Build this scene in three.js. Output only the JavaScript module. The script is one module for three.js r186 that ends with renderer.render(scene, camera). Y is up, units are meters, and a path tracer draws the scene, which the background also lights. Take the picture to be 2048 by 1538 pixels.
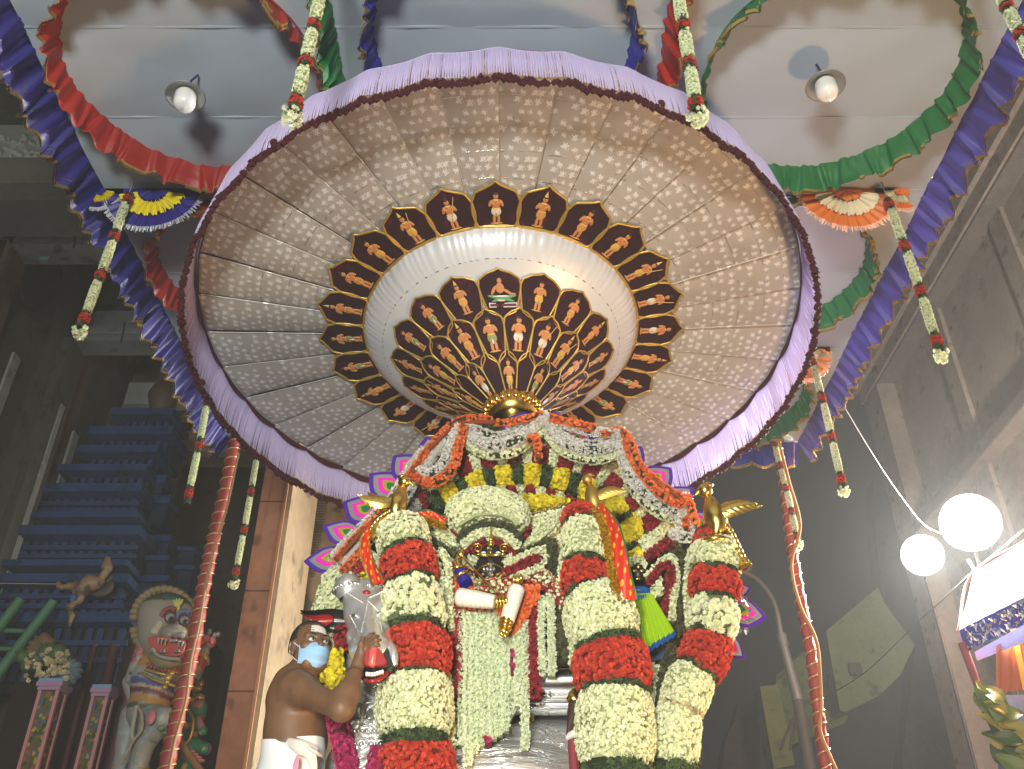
import * as THREE from 'three';
import { mergeGeometries, mergeVertices } from 'three/addons/utils/BufferGeometryUtils.js';
import { RoundedBoxGeometry } from 'three/addons/geometries/RoundedBoxGeometry.js';
import { MarchingCubes } from 'three/addons/objects/MarchingCubes.js';
import { RectAreaLightUniformsLib } from 'three/addons/lights/RectAreaLightUniformsLib.js';

// ---------- camera, sky, lights, exposure ----------
const scene = new THREE.Scene();
const EYE = 1.5, FOCAL = 1854, PITCH = 33.8 * Math.PI / 180;       // photograph: 2048 x 1538, focal length in its pixels
const camera = new THREE.PerspectiveCamera(2 * Math.atan(769 / FOCAL) * 180 / Math.PI, 2048 / 1538, 0.1, 400);
camera.position.set(0, EYE, 0);
camera.rotation.set(PITCH, 0, 0);
const renderer = new THREE.WebGLRenderer({ antialias: true });
renderer.toneMapping = THREE.LinearToneMapping;
renderer.toneMappingExposure = 1.12;
renderer.shadowMap.enabled = true;
RectAreaLightUniformsLib.init();
{ // night sky: near black, a little city glow low down
  const w = 64, h = 32, px = new Float32Array(w * h * 4);
  for (let y = 0; y < h; y++) for (let x = 0; x < w; x++) {
    const up = Math.max(0, (y + 0.5) / h * 2 - 1), g = 0.006 + 0.008 * Math.exp(-up * 3);
    px.set([g * 0.95, g, g * 1.08, 1], (y * w + x) * 4);
  }
  const sky = new THREE.DataTexture(px, w, h, THREE.RGBAFormat, THREE.FloatType);
  sky.mapping = THREE.EquirectangularReflectionMapping; sky.magFilter = THREE.LinearFilter; sky.needsUpdate = true;
  scene.background = sky; scene.environment = sky;
}
const V = (x, y, z) => new THREE.Vector3(x, y, z);
const LIGHTS = {                                                     // position, aim, size, colour, strength
  key: { at: V(-0.9, EYE + 0.9, 3.2), to: V(0, EYE + 2.6, -4.4), w: 1.3, h: 0.7, color: 0xf4f8f2, power: 175 },
  warm: { at: V(2.9, 0.6, -2.9), to: V(0.5, EYE + 3.4, -4.7), w: 0.6, h: 0.4, color: 0xffc584, power: 160 },
  front: { at: V(-0.7, EYE - 0.25, 0.6), to: V(-0.02, EYE + 1.5, -4.1), w: 0.3, h: 0.3, color: 0xfff2d8, power: 42, spot: 0.34 },
  gate: { at: V(-5.6, EYE + 1.6, -1.6), to: V(-3.6, EYE + 5.4, -8.5), w: 0.4, h: 0.25, color: 0xe8f2ff, power: 26, spot: 0.6 },
};
scene.fog = new THREE.FogExp2(0xd6d8d6, 0.0042);

// ---------- helpers ----------
let seed = 7;
function rnd() { seed = (seed + 0x6d2b79f5) | 0; let t = Math.imul(seed ^ (seed >>> 15), 1 | seed); t = (t + Math.imul(t ^ (t >>> 7), 61 | t)) ^ t; return ((t ^ (t >>> 14)) >>> 0) / 4294967296; }
const rr = (a, b) => a + (b - a) * rnd();
const gauss = () => (rnd() + rnd() + rnd() - 1.5) * 1.2;
const { sin, cos, PI, abs, sqrt, min, max, floor, hypot } = Math;
const TAU = PI * 2, clamp = (x, a, b) => min(b, max(a, x)), lerp = (a, b, t) => a + (b - a) * t;
const smooth = (a, b, x) => { const t = clamp((x - a) / (b - a), 0, 1); return t * t * (3 - 2 * t); };
function hash(i, j, k = 0) { const s = sin(i * 127.1 + j * 311.7 + k * 74.7) * 43758.5453; return s - floor(s); }
function vnoise(x, y, k = 0) { const i = floor(x), j = floor(y), u = x - i, v = y - j, a = u * u * (3 - 2 * u), b = v * v * (3 - 2 * v); return lerp(lerp(hash(i, j, k), hash(i + 1, j, k), a), lerp(hash(i, j + 1, k), hash(i + 1, j + 1, k), a), b); }
const fbm = (x, y, k = 0) => (vnoise(x, y, k) * 0.5 + vnoise(x * 2.1, y * 2.1, k + 1) * 0.3 + vnoise(x * 4.3, y * 4.3, k + 2) * 0.2);
const CP = cos(PITCH), SP = sin(PITCH);
// a sight line of the photograph, met at horizontal distance d or at height h above the eye: used to survey where things stand
function sight(px, py) { const x = (px - 1024) / FOCAL, y = (769 - py) / FOCAL; return V(x, y * CP + SP, y * SP - CP); }
function at(px, py, d) { const r = sight(px, py); return r.multiplyScalar(d / -r.z).add(V(0, EYE, 0)); }
function atH(px, py, h) { const r = sight(px, py); return r.multiplyScalar(h / r.y).add(V(0, EYE, 0)); }
function atX(px, py, x) { const r = sight(px, py); return r.multiplyScalar(x / r.x).add(V(0, EYE, 0)); }
const mpp = (p) => ((p.y - EYE) * SP - p.z * CP) / FOCAL;             // metres per photograph pixel at a point

const counts = {};
function numbered(n) { const k = counts[n] = (counts[n] ?? -1) + 1; return k ? `${n}_${String(k).padStart(3, '0')}` : n; }
function thing(name, label, category, base = V(0, 0, 0), group) {
  const o = new THREE.Group(); o.name = numbered(name); o.position.copy(base); scene.add(o);
  o.userData = { label, category }; if (group) o.userData.group = group;
  return o;
}
const offs = new Map();                                              // what a parent's children subtract: geometry is written in world metres
function origin(parent) { if (offs.has(parent)) return offs.get(parent); const p = V(0, 0, 0); let q = parent; while (q && q !== scene) { p.add(q.position); q = q.parent; } return p; }
function part(name, geo, mat, parent, local = false) {
  const m = new THREE.Mesh(geo, mat); m.name = name; m.castShadow = m.receiveShadow = true;
  if (!local) m.position.sub(origin(parent));
  parent.add(m); return m;
}
function struct(name, geo, mat) { const m = new THREE.Mesh(geo, mat); m.name = numbered(name); m.castShadow = m.receiveShadow = true; m.userData = { kind: 'structure' }; scene.add(m); return m; }
function solo(name, label, category, geo, mat, group) { const m = new THREE.Mesh(geo, mat); m.name = numbered(name); m.castShadow = m.receiveShadow = true; m.userData = { label, category }; if (group) m.userData.group = group; scene.add(m); return m; }

const std = (c, rough = 0.8, extra = {}) => new THREE.MeshStandardMaterial({ color: Array.isArray(c) ? new THREE.Color().setRGB(...c) : c, roughness: rough, side: THREE.DoubleSide, ...extra });
function grid(nu, nv, fn) {                                          // fn(u, v) -> [x, y, z, s, t]
  const pos = [], uv = [], idx = [];
  for (let j = 0; j <= nv; j++) for (let i = 0; i <= nu; i++) { const p = fn(i / nu, j / nv); pos.push(p[0], p[1], p[2]); uv.push(p[3] ?? i / nu, p[4] ?? j / nv); }
  for (let j = 0; j < nv; j++) for (let i = 0; i < nu; i++) { const a = j * (nu + 1) + i, b = a + nu + 1; idx.push(a, a + 1, b, a + 1, b + 1, b); }
  const g = new THREE.BufferGeometry();
  g.setAttribute('position', new THREE.Float32BufferAttribute(pos, 3)); g.setAttribute('uv', new THREE.Float32BufferAttribute(uv, 2)); g.setIndex(idx); g.computeVertexNormals();
  return g;
}
function plain(g) { const h = g.index ? g.toNonIndexed() : g; for (const k of Object.keys(h.attributes)) if (!['position', 'normal', 'uv', 'color'].includes(k)) h.deleteAttribute(k); if (!h.attributes.uv) h.setAttribute('uv', new THREE.Float32BufferAttribute(new Float32Array(h.attributes.position.count * 2), 2)); if (!h.attributes.normal) h.computeVertexNormals(); return h; }
const join = (list) => mergeGeometries(list.map(plain), false);
function tint(g, c) { g = plain(g); const n = g.attributes.position.count, a = new Float32Array(n * 3); for (let i = 0; i < n; i++) a.set(c, i * 3); g.setAttribute('color', new THREE.BufferAttribute(a, 3)); return g; }
function box(x0, x1, y0, y1, z0, z1, r = 0) { const w = x1 - x0, h = y1 - y0, d = z1 - z0, g = r ? new RoundedBoxGeometry(w, h, d, 2, r) : new THREE.BoxGeometry(w, h, d); g.translate((x0 + x1) / 2, (y0 + y1) / 2, (z0 + z1) / 2); const p = g.attributes.position, n = g.attributes.normal, t = g.attributes.uv; for (let i = 0; i < p.count; i++) { const ax = abs(n.getX(i)), ay = abs(n.getY(i)), az = abs(n.getZ(i)), x = p.getX(i) * 0.35, y = p.getY(i) * 0.35, z = p.getZ(i) * 0.35; if (ax > ay && ax > az) t.setXY(i, z, y); else if (ay > az) t.setXY(i, x, z); else t.setXY(i, x, y); } return g; }
function curve(pts, closed = false) { return new THREE.CatmullRomCurve3(pts.map((p) => Array.isArray(p) ? V(...p) : p), closed, 'centripetal'); }
function tube(pts, r, seg = 24, rad = 8, closed = false) { return new THREE.TubeGeometry(!Array.isArray(pts) ? pts : curve(pts, closed), seg, r, rad, closed); }
function ttube(pts, rf, seg = 24, rad = 10, flat = 1) {              // tube of changing radius, closed at both ends by a tiny radius
  const c = curve(pts), fr = c.computeFrenetFrames(seg, false);
  return grid(rad, seg, (u, v) => { const k = Math.round(v * seg), p = c.getPointAt(v), r = rf(v), a = u * TAU; return p.addScaledVector(fr.normals[k], cos(a) * r).addScaledVector(fr.binormals[k], sin(a) * r * flat).toArray(); });
}
function lathe(profile, seg = 24) { return new THREE.LatheGeometry(profile.map(([r, y]) => new THREE.Vector2(r, y)), seg); }
function ell(cx, cy, cz, rx, ry, rz, w = 14, h = 10) { return new THREE.SphereGeometry(1, w, h).scale(rx, ry, rz).translate(cx, cy, cz); }
function rod(a, b, r0, r1 = r0, seg = 10) { const d = b.clone().sub(a), g = new THREE.CylinderGeometry(r1, r0, d.length(), seg); g.applyQuaternion(new THREE.Quaternion().setFromUnitVectors(V(0, 1, 0), d.normalize())); return g.translate((a.x + b.x) / 2, (a.y + b.y) / 2, (a.z + b.z) / 2); }
function canvasTex(w, h, draw, srgb = true, rx = 1, ry = 1) {
  const c = document.createElement('canvas'); c.width = w; c.height = h; draw(c.getContext('2d'), w, h);
  const t = new THREE.CanvasTexture(c); t.wrapS = t.wrapT = THREE.RepeatWrapping; t.repeat.set(rx, ry); t.magFilter = THREE.LinearFilter; if (srgb) t.colorSpace = THREE.SRGBColorSpace; return t;
}
function noiseTex(size, fn, srgb = true, rx = 1, ry = 1) {           // fn(x, y) -> [r, g, b] in 0..255
  const d = new Uint8Array(size * size * 4); for (let y = 0; y < size; y++) for (let x = 0; x < size; x++) { const c = fn(x / size, y / size); d.set([c[0], c[1], c[2], 255], (y * size + x) * 4); }
  const t = new THREE.DataTexture(d, size, size); t.wrapS = t.wrapT = THREE.RepeatWrapping; t.repeat.set(rx, ry); t.magFilter = THREE.LinearFilter; if (srgb) t.colorSpace = THREE.SRGBColorSpace; t.needsUpdate = true; return t;
}
const tileN = (x, y, f, k) => { const a = fbm(x * f, y * f, k), b = fbm((x - 1) * f, y * f, k), c = fbm(x * f, (y - 1) * f, k), e = fbm((x - 1) * f, (y - 1) * f, k); const u = smooth(0.6, 1, x), v = smooth(0.6, 1, y); return lerp(lerp(a, b, u), lerp(c, e, u), v); };

// ---------- common materials ----------
const clothBump = noiseTex(256, (x, y) => { const g = 128 + 60 * (sin(x * TAU * 64) * 0.5 + sin(y * TAU * 64) * 0.5) + 60 * (hash(floor(x * 256), floor(y * 256)) - 0.5); return [g, g, g]; }, false);
const wallMap = noiseTex(512, (x, y) => { const n = tileN(x, y, 6, 3), m = tileN(x, y, 40, 8), s = smooth(0.62, 0.8, tileN(x, y, 14, 21)); const g = 200 + 50 * (n - 0.5) + 34 * (m - 0.5) - 50 * s; return [g, g * 0.98, g * 0.94]; });
const wallBump = noiseTex(512, (x, y) => { const g = 128 + 110 * (tileN(x, y, 30, 5) - 0.5) + 40 * (hash(floor(x * 512), floor(y * 512)) - 0.5); return [g, g, g]; }, false);
const M = {
  gold: new THREE.MeshStandardMaterial({ color: new THREE.Color().setRGB(0.86, 0.58, 0.14), metalness: 1, roughness: 0.26, side: THREE.DoubleSide }),
  goldTrim: std([0.72, 0.5, 0.16], 0.34, { metalness: 0.85 }),
  silver: new THREE.MeshStandardMaterial({ color: new THREE.Color().setRGB(0.82, 0.82, 0.8), metalness: 1, roughness: 0.3, side: THREE.DoubleSide }),
  steel: std([0.45, 0.46, 0.47], 0.5, { metalness: 0.6 }),
  black: std([0.012, 0.012, 0.014], 0.4),
  paintWhite: std([0.72, 0.71, 0.67], 0.55),
  rope: std([0.32, 0.22, 0.11], 0.95),
  darkLeaf: std([0.02, 0.032, 0.012], 0.95),
};

// ---------- ground ----------
{
  const g = new THREE.PlaneGeometry(300, 300); g.rotateX(-PI / 2);
  const asphalt = noiseTex(512, (x, y) => { const v = 62 + 30 * (tileN(x, y, 8, 2) - 0.5) + 46 * (hash(floor(x * 512), floor(y * 512), 3) - 0.5); return [v, v, v * 1.02]; }, true, 100, 100);
  struct('ground', g, new THREE.MeshStandardMaterial({ map: asphalt, roughness: 0.95 }));
}
// ---------- cloth ceiling of the street pavilion ----------
const HC = 4.3, YC = EYE + HC;                                       // ceiling height above the eye
const zFront = 0.9, zBack = -7.36, xL = -2.58, xR = 2.62;
{
  const cloth = new THREE.MeshStandardMaterial({ color: new THREE.Color().setRGB(0.39, 0.44, 0.49), roughness: 0.85, side: THREE.DoubleSide, bumpMap: clothBump, bumpScale: 0.0006 });
  const ceil = new THREE.Group(); ceil.name = 'ceiling'; ceil.userData = { kind: 'structure' }; scene.add(ceil);
  // strips of cloth sewn side by side, each sagging a little between its seams
  const zs = [0.9, -0.3, -1.5, -2.35, -3.02, -3.62, -4.2, -5.0, -5.9, -6.6, -7.36];
  for (let k = 0; k < zs.length - 1; k++) {
    const a = zs[k], b = zs[k + 1], g = grid(64, 14, (u, v) => {
      const x = lerp(xL, xR, u), z = lerp(a, b, v), sag = 0.016 * sin(v * PI) + 0.05 * (fbm(x * 1.6, z * 1.6, k) - 0.5) * sin(v * PI) + 0.012 * (fbm(x * 7, z * 3, k + 4) - 0.5) + 0.006 * abs(sin(u * PI * 9 + fbm(x, z) * 2)) * (1 - sin(v * PI));
      return [x, YC - sag, z, x * 4, z * 4];
    });
    part('cloth_panel', g, cloth, ceil);
    part('seam', box(xL, xR, YC - 0.007, YC + 0.004, b - 0.006, b + 0.006), cloth, ceil);
  }
  // bamboo and steel frame above the cloth
  const bamboo = std([0.3, 0.2, 0.09], 0.7);
  for (const x of [xL, -0.88, 0.88, xR]) part('frame_pole', rod(V(x, YC + 0.08, zFront), V(x, YC + 0.08, zBack - 0.1), 0.04), bamboo, ceil);
  for (const z of [-0.6, -4.2, -5.85, zBack]) part('frame_pole', rod(V(xL - 0.1, YC + 0.16, z), V(xR + 0.1, YC + 0.16, z), 0.04), bamboo, ceil);
  part('roof_sheet', box(xL - 0.05, xR + 0.05, YC + 0.22, YC + 0.24, zBack - 0.05, zFront + 0.05), std([0.12, 0.12, 0.13], 0.9), ceil);
}
// a pleated frill that hangs from a line; path(t) -> {p, n}
function frill(name, label, category, path, length, height, color, o = {}) {
  const { pleats = 7, amp = 0.02, gold = 0.7, group, rough = 0.42, flare = 0.05 } = o;
  const b = path(0.5).p.clone(), t = thing(name, label, category, b, group);
  const k = Math.round(length * pleats), nu = max(24, k * 14), ph = rnd() * 9;
  const wave = (u, v) => { const w = u * k + 0.35 * sin(u * 23 + ph), f = w - floor(w), fold = smooth(0, 0.8, f) - smooth(0.88, 1, f); return (fold - 0.5) * amp * (0.5 + 0.7 * v) + (fbm(u * length * 4, v * 2, 4) - 0.5) * 0.05 * v + (vnoise(u * length * 46, v * 1.2, 7) - 0.5) * 0.011 * (1.2 - 0.5 * v) + flare * v * (0.8 + 0.5 * fbm(u * length * 3, 0.4, 8)); };
  const hem = (u) => height * (1 + 0.10 * sin(u * k * PI * 1.1 + ph) + 0.2 * (fbm(u * length * 6, 1.7, 9) - 0.5) + 0.07 * (vnoise(u * length * 26, 2.2, 3) - 0.5));
  const surf = (u, v, dv = 0, out = 0) => { const { p, n } = path(u), h = hem(u) * v + dv, w = wave(u, v) + out, lift = 0.035 * v * (fbm(u * length * 9, 3, 6)); const tw = path(min(1, u + 0.002)).p.clone().sub(path(max(0, u - 0.002)).p).normalize(), sl = 0.03 * v * sin(u * k * PI * 0.9); return V(p.x + n.x * (w + lift) + tw.x * sl, p.y - h, p.z + n.z * (w + lift) + tw.z * sl); };
  const mat = std(color, rough, { bumpMap: clothBump, bumpScale: 0.0005 });
  part('ruffle_cloth', grid(nu, 8, (u, v) => [...surf(u, v).toArray(), u * length * 6, v * 2]), mat, t);
  // glittering border: broken lengths of gold ribbon on the hem and a line above it
  const bits = [];
  for (const [v0, on] of [[0.985, gold], [0.84, gold * 0.7], [0.74, gold * 0.45]]) for (let i = 0; i < nu; i++) {
    if (vnoise(i * 0.13, v0 * 50, 3) > on + 0.08) continue;
    const g = grid(1, 1, (u, v) => surf((i + u) / nu, v0, (v - 0.5) * 0.026, 0.004 + 0.006 * hash(i, v0 * 10)).toArray()); bits.push(g);
    if (v0 > 0.9) bits.push(grid(1, 1, (u, v) => surf((i + u) / nu, v0, (v - 0.5) * 0.02, -0.004 - 0.003 * hash(i, 5)).toArray()));
  }
  if (bits.length) part('gold_border', join(bits), M.goldTrim, t).userData.kind = 'stuff';
  part('hem_tape', grid(nu, 1, (u, v) => { const { p, n } = path(u); return [p.x + n.x * 0.012, p.y + 0.004 - v * 0.016, p.z + n.z * 0.012]; }), mat, t);
  return t;
}
const linePath = (a, b, n) => (t) => ({ p: a.clone().lerp(b, t), n });
const ringPath = (cx, cz, r, y = YC - 0.012) => (t) => { const a = t * TAU; return { p: V(cx + cos(a) * r, y, cz + sin(a) * r), n: V(cos(a), 0, sin(a)) }; };
const RED = [0.32, 0.018, 0.012], GREEN = [0.012, 0.14, 0.035], BLUE = [0.022, 0.02, 0.28];
{
  const cx = [-1.76, -0.05, 1.76], cz = [-3.3, -4.93, -6.56], R0 = 0.68, G = 'frills sewn in rings on the cloth ceiling';
  const ring = (x, z, c, label, gold = 0.5) => frill('ring_frill', label, 'frill', ringPath(x, z, R0), TAU * R0, 0.165, c, { pleats: 9, amp: 0.026, flare: 0.03, gold, group: G });
  ring(cx[0], cz[0], RED, 'red ring of pleated cloth around the hanging bulb on the ceiling left', 0.35);
  ring(cx[1], cz[0] + 0.2, BLUE, 'royal blue ring of pleated cloth above the middle of the big umbrella', 0.6);
  ring(cx[2], cz[0], GREEN, 'large green ring of pleated cloth around the hanging bulb on the ceiling right', 0.3);
  ring(cx[0], cz[1], RED, 'dark red ring frill with gold hem half hidden behind the umbrella');
  ring(cx[2], cz[1], GREEN, 'green ring frill with gold hem between the two orange scalloped bunting pieces', 0.6);
  ring(cx[2], cz[2], GREEN, 'green ring frill at the far end of the ceiling above the right pole', 0.6);
  const fr = (lab, a, b, n, c, o) => frill('straight_frill', lab, 'frill', linePath(a, b, n), a.distanceTo(b), o.h ?? 0.22, c, { pleats: 8, amp: 0.025, gold: 0.75, ...o });
  fr('long blue frill with gold hem along the left edge of the cloth ceiling', V(xL, YC, -1.7), V(xL, YC, zBack), V(-1, 0, 0), [0.022, 0.018, 0.17], { h: 0.22, flare: 0.09, amp: 0.04, pleats: 7 });  // darker blue than the right frill: weaker light is put into its colour
  fr('long blue frill with gold hem along the right edge of the cloth ceiling', V(xR, YC, -1.7), V(xR, YC, zBack), V(1, 0, 0), [0.07, 0.06, 0.33], { h: 0.2, flare: 0.08, amp: 0.04, pleats: 7, gold: 0.85 });
  fr('short blue frill with gold hem across the far end of the ceiling', V(xR, YC, zBack), V(-0.2, YC, zBack), V(0, 0, -1), BLUE, { h: 0.22 });
  fr('straight green frill with gold sequins between red ring and blue ring', V(-0.93, YC, -2.0), V(-0.93, YC, -4.1), V(-1, 0, 0), GREEN, { gold: 0.9 });
  fr('straight red frill between the blue ring and the large green ring', V(0.8, YC, -2.0), V(0.8, YC, -4.1), V(1, 0, 0), [0.42, 0.02, 0.012], {});
}
// scalloped half-round bunting: outer cloth, fan in the middle, core, fringe
function bunting(label, c, r, outer, fan, group, tilt = 0, from = 0, to = PI) {
  const t = thing('half_round_bunting', label, 'bunting', c, group), A = (u) => -lerp(from, to, u);
  const pl = (u, rad, k) => { const a = A(u), d = 0.009 * sin(u * PI * k) * (0.3 + rad / r); return [c.x + cos(a) * rad, c.y + sin(a) * rad, c.z + d + 0.01]; };
  const m0 = std(outer, 0.5, { bumpMap: clothBump, bumpScale: 0.0005 }), m1 = std(fan, 0.5), m2 = std([0.6, 0.55, 0.5], 0.6);
  part('outer_cloth', grid(90, 6, (u, v) => pl(u, lerp(r * 0.06, r * 0.93, v), 26)), m0, t);
  part('fan_pleats', grid(96, 4, (u, v) => { const p = pl(0.04 + u * 0.92, lerp(r * 0.3, r * (0.62 + 0.04 * abs(sin(u * PI * 11))), v), 22); p[2] += 0.016 + 0.01 * sin(u * PI * 44); return p; }), m1, t);
  part('fan_core', grid(20, 2, (u, v) => { const p = pl(u, lerp(0.002, r * 0.3, v), 10); p[2] += 0.03; return p; }), m0, t);
  const fr = []; for (let i = 0; i < 90; i++) { const u = (i + rnd() * 0.5) / 90, a = A(u), p = V(c.x + cos(a) * r * 0.92, c.y + sin(a) * r * 0.92, c.z + 0.012), q = V(c.x + cos(a) * r * rr(0.98, 1.04), c.y + sin(a) * r * rr(0.99, 1.05) - 0.006, c.z + rr(0, 0.02)); fr.push(rod(p, q, 0.004, 0.003, 4)); }
  part('fringe', join(fr), std(outer[0] > 0.3 ? [0.75, 0.45, 0.3] : [0.5, 0.5, 0.55], 0.6), t);
  part('top_band', box(c.x + cos(A(1)) * r, c.x + cos(A(0)) * r, c.y - 0.01, c.y + 0.03, c.z - 0.004, c.z + 0.02), m0, t);
  return t;
}
{
  const y = YC - 0.04, OR = [0.78, 0.2, 0.03], CR = [0.82, 0.72, 0.48], z1 = -4.2, z2 = -5.9, G = 'half round bunting on the cross beams';
  const X = (px, py, d) => at(px, py, d).x;
  bunting('blue half-round bunting with yellow pleated fan left of the umbrella', V(X(308, 395, -z1), y, z1), 0.315, [0.03, 0.02, 0.2], [0.82, 0.66, 0.02], G);
  bunting('narrow blue and yellow bunting end by the left ceiling corner', V(X(205, 385, -z1), y, z1), 0.14, [0.03, 0.02, 0.2], [0.82, 0.66, 0.02], G, 0, 0, PI * 0.6);
  bunting('orange half-round bunting with cream pleated fan, the larger and nearer one', V(X(1690, 392, -z1), y, z1), 0.315, OR, CR, G);
  bunting('narrow orange and cream bunting end by the right ceiling corner', V(X(1795, 385, -z1), y, z1), 0.15, OR, CR, G, 0, PI * 0.35, PI);
  bunting('orange half-round bunting at the second beam, its left part behind the umbrella', V(X(1585, 705, -z2), y, z2), 0.3, [0.85, 0.3, 0.08], CR, G);
  bunting('narrow pale orange bunting end at the second beam beside the blue frill', V(X(1645, 703, -z2), y, z2), 0.12, [0.85, 0.3, 0.08], CR, G, 0, PI * 0.35, PI);
}
// hanging bulbs
function bulb(label, p, lean) {
  const t = thing('hanging_bulb', label, 'lamp', p, 'bulbs hanging from the cloth ceiling');
  const q = V(p.x + lean, p.y - 0.13, p.z + 0.02);
  part('cord', tube([p, V(p.x + lean * 0.7, p.y - 0.06, p.z + 0.01), q], 0.006, 12, 6), std([0.03, 0.03, 0.12], 0.6), t);
  const on = (g) => { g.rotateZ(-lean * 3); return g.translate(q.x, q.y, q.z); };
  part('holder', on(lathe([[0.001, 0.02], [0.02, 0.018], [0.024, 0], [0.034, -0.005], [0.034, -0.03], [0.03, -0.04]], 20)), M.paintWhite, t);
  part('shade', on(lathe([[0.03, -0.035], [0.06, -0.045], [0.1, -0.07], [0.105, -0.078], [0.1, -0.076], [0.06, -0.052], [0.03, -0.042]], 32)), std([0.3, 0.3, 0.29], 0.4, { metalness: 0.4 }), t);
  part('bulb', on(lathe([[0.02, -0.045], [0.045, -0.05], [0.056, -0.07], [0.058, -0.13], [0.052, -0.15], [0.035, -0.166], [0.001, -0.17]], 28)), std([0.85, 0.84, 0.8], 0.25), t);
}
bulb('white bulb under a grey shade inside the red ring frill', atH(396, 150, HC - 0.02), -0.03);
bulb('white bulb under a grey shade inside the large green ring frill', atH(1632, 128, HC - 0.02), 0.01);
{ const p = at(1418, 852, 7.2); bulb('small white bulb below the far green frill at the umbrella rim', V(p.x, YC - 0.02, p.z), 0.005); }
// ---------- the big processional umbrella ----------
const UH = 3.6, UR = 1.87, UC = V(-0.07, EYE + UH, -4.72);
{
  const U = thing('processional_umbrella', 'huge lilac fringed umbrella with silver lining and maroon embroidered petals over the flower arch', 'umbrella', UC);
  U.rotation.set(-0.15, 0, 0.02);
  const N = 36, step = TAU / N, r0 = 0.83;
  const put = (name, g, m, parent = U) => part(name, g, m, parent, true);
  // brocade: silver sprays woven on taupe satin (print of the cloth), with a metal map for the silver thread
  const spray = (g, x, y, s, a) => {
    g.save(); g.translate(x, y); g.rotate(a); g.scale(s, s); g.lineWidth = 1.6;
    for (let k = 0; k < 5; k++) { g.save(); g.rotate(k * TAU / 5 + 0.2); g.beginPath(); g.ellipse(0, -5.6, 3.1, 4.4, 0, 0, TAU); g.fill(); g.restore(); }
    for (const [dx, dy, q] of [[-11, 3, 1.1], [10, 7, -0.6], [-6, 12, 0.3], [7, -11, 0.5]]) { g.beginPath(); g.ellipse(dx, dy, 2.4, 4.6, q, 0, TAU); g.fill(); }
    g.beginPath(); g.arc(9, -5, 3.2, 0, TAU); g.fill(); g.beginPath(); g.arc(-9, -7, 2.6, 0, TAU); g.fill();
    g.beginPath(); g.moveTo(0, 4); g.quadraticCurveTo(-3, 12, 4, 18); g.quadraticCurveTo(9, 20, 11, 16); g.stroke(); g.restore();
  };
  const lay = []; { let s = 5; const nx = () => (s = (s * 16807) % 2147483647) / 2147483647; for (let j = 0; j < 7; j++) for (let i = 0; i < 7; i++) { if (nx() < 0.12) continue; lay.push([(i + 0.5 * (j % 2) + 0.3) * 36.57 + nx() * 14 - 7, (j + 0.4) * 36.57 + nx() * 14 - 7, 0.62 + nx() * 0.34, nx() * TAU]); } }
  const brocade = (bg, fg, line) => (g, w, h) => { g.fillStyle = bg; g.fillRect(0, 0, w, h); g.fillStyle = fg; g.strokeStyle = fg; for (const [x, y, s, a] of lay) for (const ox of [-256, 0, 256]) for (const oy of [-256, 0, 256]) spray(g, x + ox, y + oy, s, a); if (line) { g.fillStyle = line; for (let y = 0; y < h; y += 2) g.fillRect(0, y, w, 1); } };
  const rep = 2.6;
  const map = canvasTex(256, 256, brocade('#b9b3ab', '#f6f8fa', 'rgba(60,50,45,0.10)'), true, rep, rep), met = canvasTex(256, 256, brocade('#007818', '#005838'), false, rep, rep);
  // met: green = roughness, blue = metalness
  const lining = new THREE.MeshStandardMaterial({ map, roughnessMap: met, metalnessMap: met, roughness: 1.05, metalness: 1, side: THREE.DoubleSide, bumpMap: clothBump, bumpScale: 0.0004 });
  const prof = (r) => -0.075 + 0.075 * r / UR;                          // the lining rises towards the rim
  const rows = [0.86, 1.0, 1.17, 1.34, 1.5, 1.66, 1.77, 1.87];
  for (let k = 0; k < N; k++) {
    const a0 = k * step;
    put('lining_panel', grid(8, 30, (u, v) => {
      const r = lerp(r0, UR, v), a = a0 + u * step, R = r / cos((u - 0.5) * step) * cos(step / 2);
      let q = 0; for (let i = 0; i < rows.length - 1; i++) if (r >= rows[i] && r <= rows[i + 1]) q = sin((r - rows[i]) / (rows[i + 1] - rows[i]) * PI);
      const w = sin(u * PI), rib = 0.012 * abs(sin(u * PI * 1.0)), wr = (fbm(r * 9 + k * 3, u * 1.5 + k, 2) - 0.5) * 0.016 * w;
      const x = cos(a) * R, z = sin(a) * R, s = (u - 0.5) * step * r;
      return [x, prof(r) - (0.012 * w * (0.75 + 0.25 * abs(q))) + wr + (u - 0.5) * 0.03 * (k % 2 ? 1 : 0.45) * (r / UR) - 0.002 * rib, z, s + k * 0.37, r];
    }), lining);
    put('rib_seam', grid(4, 24, (u, v) => { const r = lerp(r0, UR - 0.01, v), a = a0, t = (u - 0.5) * 0.009, R = r * cos(step / 2) * 1.0027; return [cos(a) * R - sin(a) * t, prof(r) - 0.004 - 0.006 * sin(u * PI) - 0.003 * vnoise(v * 40, k), sin(a) * R + cos(a) * t, t, r]; }), lining);
  }
  // stitched rings across the panels: short glinting runs of silver thread
  const th = []; for (let i = 1; i < rows.length - 1; i++) for (let k = 0; k < N * 9; k++) { if (hash(k, i) > 0.5) continue; const r = rows[i] * cos(step / 2) * 1.0025, a = k * step / 9, b = a + step / 11, y = prof(rows[i]) - 0.0085 - 0.004 * abs(sin(k * PI / 9)); th.push(rod(V(cos(a) * r, y, sin(a) * r), V(cos(b) * r, y - 0.002, sin(b) * r), 0.0022, 0.0017, 4)); }
  put('silver_stitching', join(th), std([0.8, 0.8, 0.8], 0.3, { metalness: 0.9 }));
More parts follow.
